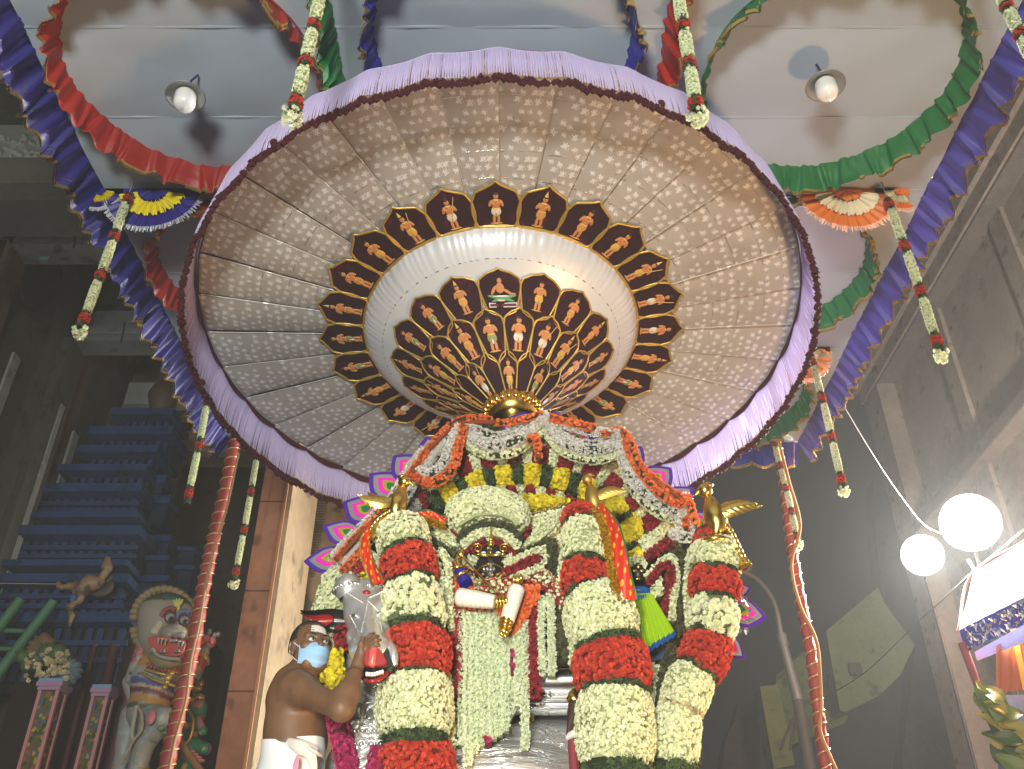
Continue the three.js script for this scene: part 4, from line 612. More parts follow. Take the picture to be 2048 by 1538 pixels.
// ---------- the three thick garlands ----------
{
  const G = 'thick garlands of flower bands hung over the shoulders', P = (q, d) => q.map(([x, y, dd]) => at(x, y, dd ?? d));
  const K = 0.00216;
  const g1 = thing('flower_garland', 'thick banded flower garland nearest the bull head, with three red bands', 'garland', at(828, 1538, 3.95), G);
  garland(g1, P([[797, 1040, 4.02], [806, 1080, 3.97], [818, 1140], [826, 1230], [828, 1340], [830, 1430], [828, 1575]], 3.95), (u) => K * lerp(lerp(26, 50, smooth(0, 0.08, u)), 64, smooth(0.2, 0.6, u)), [['g', 10], ['r', 9, 1.02], ['g', 8], ['w', 68, 1.06], ['g', 11, 0.97], ['r', 62, 1.06], ['g', 10, 0.97], ['W', 88, 1.02], ['g', 18, 0.98], ['r', 88, 1.06], ['g', 9, 0.98], ['w', 106, 1.06], ['g', 24, 0.98], ['r', 70, 1.05]], { dens: 1.1 });
  const g2 = thing('flower_garland', 'thick banded flower garland in the middle, right of the white robe', 'garland', at(1230, 1538, 3.95), G);
  garland(g2, P([[1162, 1016, 4.02], [1166, 1060, 3.98], [1168, 1110], [1171, 1165], [1204, 1245], [1224, 1340], [1230, 1450], [1236, 1580]], 3.95), (u) => K * lerp(lerp(24, 41, smooth(0, 0.06, u)), 66, smooth(0.28, 0.45, u)), [['g', 8], ['r', 42, 1.04], ['g', 8], ['w', 82, 1.05], ['g', 12, 0.97], ['r', 50, 1.06], ['g', 10, 0.97], ['w', 108, 1.05], ['g', 15, 0.98], ['r', 78, 1.05], ['g', 13, 0.98], ['w', 128, 1.05], ['g', 46, 0.99]], { dens: 1.1 });
  const g3 = thing('flower_garland', 'bent banded flower garland at the right end under the golden bird', 'garland', at(1350, 1538, 4.05), G);
  garland(g3, P([[1412, 1056], [1424, 1090], [1432, 1130], [1428, 1185], [1428, 1240], [1406, 1320], [1376, 1375], [1352, 1460], [1350, 1580]], 4.05), (u) => K * lerp(lerp(24, 50, smooth(0, 0.1, u)), 42, smooth(0.15, 0.35, u)), [['g', 6], ['r', 26, 1.02], ['g', 9], ['w', 60, 1.08], ['g', 13, 0.97], ['r', 50, 1.06], ['g', 10, 0.97], ['W', 68, 1.05], ['g', 11, 0.98], ['r', 72, 1.06], ['g', 12, 0.98], ['w', 76, 1.04], ['c', 6, 0.96], ['w', 98, 1.03], ['g', 50, 0.98]], { dens: 1.1 });
}
// ---------- brocade sashes ----------
{
  function sash(label, line, w, d, fringe = true) {
    const pts = line.map(([x, y, dd]) => at(x, y, dd ?? d)), c = curve(pts), k = mpp(pts[0]), t = thing('brocade_sash', label, 'sash', pts[pts.length - 1].clone(), 'red and gold brocade sashes');
    const W = (v) => (Array.isArray(w) ? lerp(w[0], w[1], v) : w) * k / 2, side = (v) => { const tg = c.getTangentAt(v); return V(-tg.y, tg.x, 0).normalize(); };
    const strip_ = (s0, s1, z, m, n) => part(n, grid(6, 40, (u, v) => { const p = c.getPointAt(v), s = lerp(s0, s1, u); return [...p.addScaledVector(side(v), W(v) * s).add(V(0, 0, z + 0.012 * sin(s * 3 + v * 9))).toArray(), s, v * 3]; }), m, t);
    const pat = canvasTex(64, 128, (g) => { g.fillStyle = '#c22a16'; g.fillRect(0, 0, 64, 128); g.fillStyle = '#e8a81c'; for (const [x, y, r] of [[20, 20, 12], [44, 52, 14], [18, 88, 12], [46, 112, 9]]) { g.beginPath(); g.ellipse(x, y, r, r * 0.6, 0.6, 0, TAU); g.fill(); } });
    strip_(-1, 0.8, 0, new THREE.MeshStandardMaterial({ map: pat, roughness: 0.5, side: THREE.DoubleSide }), 'brocade'); strip_(0.8, 1, 0.004, std([0.01, 0.12, 0.05], 0.5), 'green_edge'); strip_(-1.1, -0.75, 0.006, M.goldTrim, 'gold_edge');
    if (fringe) { const l = []; for (let i = 0; i < 500; i++) { const v = rnd(), p = c.getPointAt(v).addScaledVector(side(v), -W(v) * rr(0.9, 1.6)); l.push([p.add(V(0, 0, rr(0, 0.03))), V(gauss(), gauss(), 1).normalize()]); } scatter(t, 'y', l, 'gold_fringe', 0.62).material = std([0.5, 0.3, 0.06], 0.5, { metalness: 0.3 }); }
  }
  sash('brocade sash over the middle garland below the small golden bird', [[1196, 1012, 3.95], [1222, 1045, 3.86], [1236, 1100, 3.82], [1246, 1150, 3.82], [1258, 1200, 3.84]], [26, 36], 3.84);
  sash('brocade sash curving down the left side of the nearest garland', [[775, 1028, 3.98], [748, 1046, 3.92], [732, 1080, 3.88], [736, 1120, 3.86], [758, 1168, 3.86]], [16, 24], 3.9, false);
  sash('short brocade sash between the left golden bird and the crown', [[812, 1028, 4.0], [850, 1030, 4.02], [892, 1042, 4.05]], [16, 26], 4.02, true);
}
// ---------- golden birds ----------
{
  function bird(label, x, y, d, dir, s, tail, dull) {
    const c = at(x, y, d), t = thing('golden_bird', label, 'ornament', c.clone(), 'golden bird finials on the garlands'), m = dull ? new THREE.MeshStandardMaterial({ color: new THREE.Color().setRGB(0.5, 0.33, 0.08), metalness: 0.9, roughness: 0.5, side: THREE.DoubleSide }) : M.gold;
    const q = (a, b, z = 0) => V(c.x + a * s * dir, c.y + b * s, c.z + z * s);
    const body = [q(-0.02, -0.1), q(0.0, -0.04), q(-0.01, 0.04), q(-0.02, 0.09), q(-0.03, 0.12), q(-0.03, 0.15)];
    part('body', ttube(body, (v) => s * (0.012 + 0.05 * sin(PI * min(1, v * 1.15)) ** 0.8 * (1 - 0.4 * v)), 24, 16), m, t);
    part('head', join([ell(...q(-0.035, 0.145).toArray(), 0.036 * s, 0.034 * s, 0.034 * s), ell(...q(-0.02, 0.175).toArray(), 0.03 * s, 0.014 * s, 0.018 * s, 10, 6)]), m, t);
    part('beak', rod(q(-0.06, 0.145), q(-0.086, 0.118), 0.014 * s, 0.003 * s), m, t);
    const wing = (tip, z) => { const a = q(0.01, 0.0, z), b = q(tip[0], tip[1], z * 1.8), dx = (b.x - a.x), dy = (b.y - a.y), L = hypot(dx, dy), nx = -dy / L, ny = dx / L; const one = (side) => grid(10, 24, (u, v) => { const w = 0.045 * s * sin(PI * min(1, 0.12 + 0.9 * v)) ** 0.75 * (1 - 0.35 * v), e = (u - 0.5) * 2, c2 = 0.02 * s * sin(v * PI), ridge = 0.0035 * s * abs(sin(v * 22 - abs(e) * 5)) + 0.012 * s * (1 - e * e) * sin(PI * min(1, 0.1 + v)); return [lerp(a.x, b.x, v) + nx * (w * e + c2), lerp(a.y, b.y, v) + ny * (w * e + c2), lerp(a.z, b.z, v) + side * ridge]; }); return join([one(1), one(-1)]); };
    part('wing', wing([0.21, 0.03], 0.035), m, t); part('wing', wing([0.18, 0.11], -0.03), m, t);
    const tp = tail.map(([tx, ty, td]) => at(tx, ty, td ?? d)); part('tail', ttube(tp, (v) => s * (0.042 - 0.012 * sin(PI * v) + 0.012 * smooth(0.8, 1, v) + 0.0025 * sin(v * 60)) * (v < 0.03 || v > 0.985 ? 0.3 : 1), 40, 12, 0.6), m, t);
    part('perch', lathe([[0.0, -0.02], [0.06, -0.02], [0.07, 0], [0.045, 0.015], [0, 0.018]].map(([r, h]) => [r * s, h * s]), 20).translate(c.x - 0.02 * s * dir, c.y - 0.12 * s, c.z), m, t);
  }
  bird('large golden bird with raised wings on top of the right garland, long tail hanging down', 1432, 1036, 3.98, 1, 1.0, [[1440, 1045], [1456, 1062], [1470, 1088], [1482, 1116], [1492, 1138]]);
  bird('golden bird beside the foil petals on top of the left garland', 793, 1010, 3.92, -1, 0.85, [[790, 1022], [768, 1032], [752, 1046], [742, 1066], [750, 1078]]);
  bird('dull golden bird on top of the middle garland', 1188, 1000, 3.96, 1, 0.75, [[1190, 1010], [1200, 1025], [1206, 1044], [1208, 1060]], true);
}
// ---------- smooth bodies: distance fields meshed on a grid ----------
const smin = (a, b, k) => { const h = clamp(0.5 + 0.5 * (b - a) / k, 0, 1); return lerp(b, a, h) - k * h * (1 - h); };
function cap(p, a, b, ra, rb) { const bx = b.x - a.x, by = b.y - a.y, bz = b.z - a.z, px = p.x - a.x, py = p.y - a.y, pz = p.z - a.z, t = clamp((px * bx + py * by + pz * bz) / (bx * bx + by * by + bz * bz), 0, 1); return hypot(px - bx * t, py - by * t, pz - bz * t) - lerp(ra, rb, t); }
function eld(p, c, r) { const x = (p.x - c.x) / r.x, y = (p.y - c.y) / r.y, z = (p.z - c.z) / r.z, l = hypot(x, y, z); return (l - 1) * min(r.x, r.y, r.z) * (l > 0.3 ? 1 : 1); }
function surface(f, lo, hi, cell) {                                   // surface nets
  const nx = Math.ceil((hi.x - lo.x) / cell) + 1, ny = Math.ceil((hi.y - lo.y) / cell) + 1, nz = Math.ceil((hi.z - lo.z) / cell) + 1, val = new Float32Array(nx * ny * nz), p = V(), I = (i, j, k) => i + nx * (j + ny * k);
  for (let k = 0; k < nz; k++) for (let j = 0; j < ny; j++) for (let i = 0; i < nx; i++) val[I(i, j, k)] = f(p.set(lo.x + i * cell, lo.y + j * cell, lo.z + k * cell));
  const id = new Int32Array(nx * ny * nz).fill(-1), pos = [], idx = [];
  for (let k = 0; k < nz - 1; k++) for (let j = 0; j < ny - 1; j++) for (let i = 0; i < nx - 1; i++) {
    let n = 0, sx = 0, sy = 0, sz = 0, m = 0; const c = []; for (let q = 0; q < 8; q++) { const v = val[I(i + (q & 1), j + (q >> 1 & 1), k + (q >> 2))]; c.push(v); if (v < 0) m++; } if (m === 0 || m === 8) continue;
    for (let q = 0; q < 8; q++) for (const b of [1, 2, 4]) if (!(q & b) && (c[q] < 0) !== (c[q | b] < 0)) { const t = c[q] / (c[q] - c[q | b]); sx += (q & 1) + (b === 1 ? t : 0); sy += (q >> 1 & 1) + (b === 2 ? t : 0); sz += (q >> 2) + (b === 4 ? t : 0); n++; }
    id[I(i, j, k)] = pos.length / 3; pos.push(lo.x + (i + sx / n) * cell, lo.y + (j + sy / n) * cell, lo.z + (k + sz / n) * cell);
  }
  for (let k = 1; k < nz - 1; k++) for (let j = 1; j < ny - 1; j++) for (let i = 1; i < nx - 1; i++) {
    const a = val[I(i, j, k)] < 0, quad = (q0, q1, q2, q3, flip) => { const s = [q0, q1, q2, q3]; if (s.some((v) => v < 0)) return; if (flip) idx.push(q0, q1, q2, q0, q2, q3); else idx.push(q0, q2, q1, q0, q3, q2); };
    if (a !== val[I(i + 1, j, k)] < 0) quad(id[I(i, j - 1, k - 1)], id[I(i, j, k - 1)], id[I(i, j, k)], id[I(i, j - 1, k)], a);
    if (a !== val[I(i, j + 1, k)] < 0) quad(id[I(i - 1, j, k - 1)], id[I(i - 1, j, k)], id[I(i, j, k)], id[I(i, j, k - 1)], a);
    if (a !== val[I(i, j, k + 1)] < 0) quad(id[I(i - 1, j - 1, k)], id[I(i, j - 1, k)], id[I(i, j, k)], id[I(i - 1, j, k)], a);
  }
  const g = new THREE.BufferGeometry(); g.setAttribute('position', new THREE.Float32BufferAttribute(pos, 3)); g.setIndex(idx); g.computeVertexNormals(); return g;
}
function body(bones, k) { return (p) => { let d = 9; for (const b of bones) d = smin(d, b.length === 4 ? cap(p, b[0], b[1], b[2], b[3]) : eld(p, b[0], b[1]), k); return d; }; }
function bounds(list, m) { const lo = V(9, 9, 9).multiplyScalar(99), hi = lo.clone().negate(); for (const q of list) { lo.min(q); hi.max(q); } return [lo.subScalar(m), hi.addScalar(m)]; }
function colour(g, fn) { const p = g.attributes.position, a = new Float32Array(p.count * 3); for (let i = 0; i < p.count; i++) a.set(fn(p.getX(i), p.getY(i), p.getZ(i)), i * 3); g.setAttribute('color', new THREE.BufferAttribute(a, 3)); return g; }

// ---------- platform that carries bull, deity and priest ----------
const DECK = EYE - 0.42;
{
  const t = thing('carrying_platform', 'wooden platform under the silver bull and the garlanded deity', 'platform', V(0, 0, -4.6)), wood = std([0.13, 0.07, 0.035], 0.8);
  for (let i = 0; i < 14; i++) part('plank', box(-1.55 + i * 0.2 + 0.003, -1.55 + (i + 1) * 0.2 - 0.003, DECK - 0.06, DECK, -5.6, -3.62), wood, t);
  for (const z of [-3.8, -5.4]) part('beam', box(-1.6, 1.3, DECK - 0.2, DECK - 0.062, z - 0.08, z + 0.08), wood, t);
  for (const x of [-1.4, 1.1]) for (const z of [-3.9, -5.3]) part('leg', box(x - 0.08, x + 0.08, 0, DECK - 0.202, z - 0.07, z + 0.07), wood, t);
}
// ---------- silver bull ----------
{
  const B = thing('silver_bull_mount', 'embossed silver bull with open red mouth and black ears beside the priest', 'statue', at(760, 1538, 4.2).setY(DECK)), P = at, k = 0.00216;
  const emboss = noiseTex(512, (x, y) => { const rings = 0.5 + 0.5 * sin(hypot((x * 12) % 1 - 0.5, (y * 12) % 1 - 0.5) * 40), scroll = 0.5 + 0.5 * sin(x * TAU * 9 + 3 * sin(y * TAU * 7)) * cos(y * TAU * 10 + 2.5 * sin(x * TAU * 6)); const g = 60 + 80 * scroll + 60 * rings * (((floor(x * 12) + floor(y * 12)) % 3) === 0 ? 1 : 0.2) + 40 * tileN(x, y, 30, 4); return [g, g, g]; }, false);
  const silver = new THREE.MeshStandardMaterial({ color: new THREE.Color().setRGB(0.84, 0.84, 0.83), metalness: 0.78, roughness: 0.34, side: THREE.DoubleSide }), carved = new THREE.MeshStandardMaterial({ color: new THREE.Color().setRGB(0.72, 0.72, 0.72), metalness: 0.75, roughness: 0.4, side: THREE.DoubleSide, bumpMap: emboss, bumpScale: 0.012 });
  const redP = std([0.3, 0.014, 0.014], 0.28), blackP = std([0.012, 0.012, 0.014], 0.25);
  // head
  const bones = [[P(733, 1196, 4.06), P(735, 1240, 3.98), 0.088, 0.092], [P(735, 1240, 3.98), P(742, 1292, 3.86), 0.08, 0.074], [P(742, 1288, 3.86), P(752, 1300, 3.8), 0.07, 0.066],
    [P(708, 1200, 4.0), P(710, 1222, 3.96), 0.05, 0.05], [P(764, 1196, 4.0), P(762, 1220, 3.96), 0.05, 0.05], [P(712, 1272, 3.91), P(716, 1306, 3.88), 0.04, 0.034], [P(768, 1262, 3.9), P(780, 1298, 3.84), 0.036, 0.028], [P(730, 1188, 4.0), P(748, 1290, 3.79), 0.026, 0.03]];
  const f = body(bones, 0.03), [lo, hi] = bounds(bones.flatMap((b) => [b[0], b[1]]), 0.13);
  { const hg = surface(f, lo, hi, 0.0065), q = hg.attributes.position, nn = hg.attributes.normal; for (let i = 0; i < q.count; i++) { const x = q.getX(i), y = q.getY(i), w = 0.0022 * (fbm(x * 26, y * 26, 4) - 0.5) + 0.0016 * sin(x * 130 + 2 * sin(y * 60)) * smooth(0.45, 0.7, vnoise(x * 9, y * 9, 2)); q.setXYZ(i, x + nn.getX(i) * w, y + nn.getY(i) * w, q.getZ(i) + nn.getZ(i) * w); } hg.computeVertexNormals(); part('head', hg, silver, B); }
  // beaded seams on the forehead
  const onHead = (x, y, d0) => { const a = P(x, y, 3.4), b = P(x, y, 4.3); let t = 0; for (let i = 0; i < 60; i++) { const q = a.clone().lerp(b, t), d = f(q); if (d < 0.001) return q; t += max(0.002, d * 0.9) / 0.95; if (t > 1) break; } return P(x, y, d0); };
  const bd = []; const dots = (a, b, n, r) => { for (let i = 0; i <= n; i++) { const q = onHead(lerp(a[0], b[0], i / n), lerp(a[1], b[1], i / n), 3.95); bd.push(ell(q.x, q.y, q.z, r, r, r, 7, 5)); } };
  dots([694, 1186], [727, 1206], 16, 0.005); dots([727, 1206], [733, 1198], 5, 0.005); dots([733, 1198], [776, 1178], 16, 0.005); dots([735, 1200], [756, 1220], 12, 0.004); dots([736, 1204], [722, 1262], 18, 0.003); dots([758, 1222], [764, 1262], 14, 0.003); dots([700, 1232], [716, 1262], 12, 0.003);
  part('beaded_seams', join(bd), M.silver, B).userData.kind = 'stuff';
  for (const [x, y] of [[712, 1232], [760, 1228]]) { const q = onHead(x, y, 3.92); part('eye', join([ell(q.x, q.y, q.z, 0.02, 0.013, 0.012), ell(q.x, q.y, q.z + 0.008, 0.008, 0.008, 0.007)]), M.silver, B); }
  const jewel = onHead(733, 1185, 4); part('red_forehead_jewel', ell(jewel.x, jewel.y, jewel.z, 0.018, 0.012, 0.012), redP, B);
  for (const [x, y, d] of [[697, 1176, 4.02], [760, 1178, 4.02]]) { const q = P(x, y, d); part('horn', lathe([[0.05, -0.05], [0.062, -0.02], [0.054, -0.012], [0.064, 0], [0.062, 0.02], [0.05, 0.045], [0.028, 0.058], [0.001, 0.062]], 24).rotateZ(x < 720 ? 0.25 : -0.15).translate(q.x, q.y, q.z), silver, B); part('horn_beads', join(Array.from({ length: 26 }, (_, i) => { const a = i / 26 * TAU; return ell(q.x + cos(a) * 0.067, q.y - 0.006 - 0.014 * cos(a) * (x < 720 ? -1 : 0.6), q.z + sin(a) * 0.067, 0.008, 0.008, 0.008, 7, 5); })), M.silver, B); }
  // ears: black outside, red inside
  function ear(a, b, w, tipz) { const g = (s, m, n, z) => part(n, grid(16, 20, (u, v) => { const q = a.clone().lerp(b, s < 1 ? 0.3 + 0.68 * v : v), vv = s < 1 ? 0.3 + 0.68 * v : v, ww = w * s * ((1 - vv) ** 0.75 * (0.62 + 0.75 * sin(PI * vv))) * (s < 1 ? sin(PI * (0.06 + 0.9 * v)) ** 0.5 : 1), e = (u - 0.5) * 2; q.y += e * ww - 0.02 * sin(v * PI) - (s < 1 ? w * 0.24 : 0); q.z += z - 0.035 * (1 - e * e) * s * (z > 0 ? 1 : 1) + tipz * v; return q.toArray(); }), m, B); g(1, blackP, 'ear', 0); g(0.62, redP, 'ear_lining', 0.012); }
  ear(P(694, 1240, 3.98), P(600, 1220, 3.95), 0.058, 0); ear(P(782, 1238, 4.02), P(800, 1232, 4.06), 0.04, -0.02);
  // mouth
  const disc = (pts, th, m, n, d) => { const w = pts.map(([x, y]) => P(x, y, d)), sh = new THREE.Shape(); const c = new THREE.SplineCurve(w.map((q) => new THREE.Vector2(q.x, q.y)).concat([new THREE.Vector2(w[0].x, w[0].y)])); sh.setFromPoints(c.getPoints(40)); return part(n, new THREE.ExtrudeGeometry(sh, { depth: th, bevelEnabled: true, bevelSize: 0.004, bevelThickness: 0.006, bevelSegments: 2 }).translate(0, 0, -d - th / 2), m, B); };
  disc([[727, 1290], [742, 1277], [756, 1278], [772, 1296], [786, 1328], [780, 1338], [758, 1340], [730, 1338], [722, 1318]], 0.06, blackP, 'mouth_edge', 3.79); disc([[732, 1306], [746, 1296], [762, 1306], [772, 1328], [752, 1333], [732, 1331]], 0.03, redP, 'mouth', 3.75);
  const tg = [P(748, 1288, 3.74), P(746, 1310, 3.725), P(743, 1334, 3.73)]; part('tongue', ttube(tg, (v) => 0.0155 * (v > 0.97 ? 0.3 : 1), 14, 12, 0.6), std([0.6, 0.1, 0.08], 0.3), B);
  const upper = [P(776, 1282, 3.82), P(787, 1310, 3.77), P(789, 1332, 3.77)]; part('nostril', ttube(upper, (v) => 0.014 + 0.008 * sin(v * PI), 14, 10), silver, B);
  part('lower_jaw', ttube([P(728, 1340, 3.9), P(748, 1350, 3.8), P(770, 1348, 3.82)], (v) => 0.012 + 0.03 * sin(PI * v), 20, 14, 0.9), blackP, B); part('red_lip', tube([P(725, 1356, 3.84), P(742, 1363, 3.76), P(760, 1358, 3.77), P(774, 1346, 3.8)], 0.009, 20, 8), redP, B);
  const te = []; for (let i = 0; i < 7; i++) { const q = P(734 + i * 5.2, 1351 - abs(i - 2.5) * 0.9 - i * 0.6, 3.755); te.push(box(q.x - 0.005, q.x + 0.005, q.y - 0.008, q.y + 0.008, q.z - 0.01, q.z + 0.01, 0.003)); } part('teeth', join(te), std([0.75, 0.73, 0.68], 0.3), B);
  // neck, chest and trunk
  const nb = [[P(740, 1300, 4.12), P(738, 1450, 4.1), 0.1, 0.13], [P(738, 1450, 4.1), P(745, 1640, 4.1), 0.14, 0.2], [P(760, 1560, 4.3), P(1150, 1580, 4.5), 0.25, 0.3]]; const nf = body(nb, 0.06), [l2, h2] = bounds(nb.flatMap((b) => [b[0], b[1]]), 0.34);
  const trunk = surface(nf, l2, h2, 0.02); { const q = trunk.attributes.position, uv = new Float32Array(q.count * 2); for (let i = 0; i < q.count; i++) uv.set([q.getX(i) * 1.6 + q.getZ(i) * 0.8, q.getY(i) * 1.6], i * 2); trunk.setAttribute('uv', new THREE.BufferAttribute(uv, 2)); } part('trunk', trunk, carved, B);
  const ropeRing = (y, r, d, x) => { const a = [], c = P(x, y, d); for (let i = 0; i < 34; i++) { const t = -0.3 + i / 33 * (PI + 0.6); a.push(ell(c.x + cos(t) * r, c.y - sin(t) * 0.05, c.z + sin(t) * r, 0.013, 0.009, 0.012, 7, 5)); } return join(a); };
  part('neck_rope', ropeRing(1404, 0.125, 4.1, 738), M.silver, B); part('neck_rope', ropeRing(1455, 0.145, 4.1, 740), M.silver, B); part('neck_rope', ropeRing(1520, 0.16, 4.1, 742), M.silver, B);
  for (let i = 0; i < 5; i++) { const q = P(700 + i * 20, 1428 + abs(i - 2) * -4, 3.95); part('bell', lathe([[0.001, 0.02], [0.012, 0.016], [0.016, -0.01], [0.022, -0.022], [0.016, -0.024]], 14).translate(q.x, q.y, q.z), M.silver, B); const r = P(704 + i * 19, 1488, 3.94); part('boss', join([new THREE.TorusGeometry(0.014, 0.005, 6, 14).translate(r.x, r.y, r.z), ell(r.x, r.y, r.z, 0.008, 0.008, 0.008, 8, 6)]), M.silver, B); }
  for (const x of [-1.05, -0.35]) for (const z of [-4.15, -4.6]) part('leg', rod(V(x + 0.45, DECK + 0.6, z), V(x + 0.45, DECK, z), 0.11, 0.08, 16), carved, B);
  // flowers on the bull
  const F = thing('bull_garland', 'yellow flower garland hanging beside the bull head next to the priest', 'garland', P(668, 1390, 3.98));
  cushion(F, 'y', [[650, 1312], [668, 1302], [684, 1302], [688, 1330], [688, 1360], [676, 1388], [662, 1384], [646, 1370], [640, 1350]], 3.99, { bulge: 0.05, dens: 1.1 });
  cushion(F, 'c', [[634, 1412], [660, 1424], [668, 1446], [640, 1450], [630, 1430]], 4.02, { bulge: 0.04 }); cushion(F, 'm', [[664, 1262], [690, 1250], [700, 1300], [672, 1300]], 4.02, { bulge: 0.02 }); cushion(F, 'w', [[655, 1255], [672, 1258], [668, 1296], [652, 1292]], 4.03, { bulge: 0.03 });
  const K1 = thing('pink_garland', 'bright pink flower garland hanging down the silver bull beside the priest', 'garland', P(690, 1538, 3.92), 'pink garlands on the silver bull'); garland(K1, [P(672, 1434, 3.94), P(680, 1470, 3.9), P(690, 1510, 3.9), P(700, 1580, 3.9)], 0.033, [['p', 1]], { dens: 1.2 });
  const K2 = thing('pink_garland', 'short bright pink garland at the lower edge beside the nearest thick garland', 'garland', P(750, 1538, 3.9), 'pink garlands on the silver bull'); garland(K2, [P(757, 1495, 3.9), P(750, 1540, 3.88), P(748, 1590, 3.88)], 0.025, [['p', 1]], { dens: 1.2 });
  // silver seat and pedestal between the garlands
  const S = thing('silver_throne', 'stepped silver throne seat seen between white robe and middle garland', 'throne', P(1100, 1420, 4.3));
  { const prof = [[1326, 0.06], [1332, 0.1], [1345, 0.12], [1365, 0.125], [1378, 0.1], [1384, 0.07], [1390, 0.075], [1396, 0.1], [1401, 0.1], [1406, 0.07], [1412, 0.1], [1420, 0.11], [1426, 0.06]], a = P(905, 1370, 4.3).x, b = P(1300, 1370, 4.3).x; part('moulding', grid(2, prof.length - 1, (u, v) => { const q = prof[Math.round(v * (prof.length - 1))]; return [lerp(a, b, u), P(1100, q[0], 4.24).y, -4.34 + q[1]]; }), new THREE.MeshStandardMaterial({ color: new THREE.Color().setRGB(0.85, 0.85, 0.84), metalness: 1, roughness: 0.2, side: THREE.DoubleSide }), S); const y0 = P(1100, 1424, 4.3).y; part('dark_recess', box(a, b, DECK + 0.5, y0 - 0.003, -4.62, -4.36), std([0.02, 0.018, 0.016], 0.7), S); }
  const Q = thing('silver_pedestal', 'hammered silver pedestal under the hem of the white robe', 'pedestal', P(1010, 1538, 4.15));
  { const c = P(1005, 1500, 4.3); const g = new THREE.SphereGeometry(1, 60, 40).scale(0.36, 0.09, 0.2).translate(c.x, c.y - 0.06, c.z); const q = g.attributes.position; for (let i = 0; i < q.count; i++) q.setY(i, q.getY(i) + 0.012 * (fbm(q.getX(i) * 14, q.getZ(i) * 14, 3) - 0.5)); g.computeVertexNormals(); part('dome', g, carved, Q); part('drum', lathe([[0.38, 0], [0.4, -0.03], [0.37, -0.05], [0.37, -0.3], [0.42, -0.34]], 48).scale(1, 1, 0.55).translate(c.x, c.y - 0.06, c.z), carved, Q); const arc = tube(Array.from({ length: 9 }, (_, i) => V(c.x + lerp(-0.3, 0.3, i / 8), c.y - 0.05 - 0.03 * sin(i / 8 * PI), c.z + 0.2 * sin(i / 8 * PI) + 0.01)), 0.011, 40, 8); part('rim_band', arc, M.silver, Q); }
  const A = thing('attendant_figure', 'small dark standing figurine left of the middle garland near the bottom edge', 'statue', P(1150, 1538, 4.05)); const dk = std([0.05, 0.025, 0.015], 0.4);
  { const b = [[P(1148, 1412, 4.05), P(1148, 1420, 4.05), 0.026, 0.026], [P(1148, 1430, 4.05), P(1150, 1470, 4.05), 0.03, 0.03], [P(1150, 1470, 4.05), P(1152, 1560, 4.05), 0.03, 0.026], [P(1142, 1434, 4.03), P(1136, 1470, 4.02), 0.012, 0.01]]; const [l, h] = bounds(b.flatMap((q) => [q[0], q[1]]), 0.05); part('body', surface(body(b, 0.015), l, h, 0.007), dk, A); part('gold_crown', lathe([[0.03, 0], [0.034, 0.01], [0.024, 0.03], [0.008, 0.05]], 16).translate(...P(1148, 1402, 4.05).toArray()), M.gold, A); part('white_waist_cloth', tube([P(1136, 1474, 4.03), P(1150, 1466, 4.0), P(1162, 1460, 4.03)], 0.016, 16, 8), M.paintWhite, A); part('red_cloth', ttube([P(1146, 1480, 4.01), P(1148, 1520, 4.01), P(1152, 1570, 4.01)], () => 0.022, 12, 8), std([0.2, 0.02, 0.03], 0.7), A); }
}
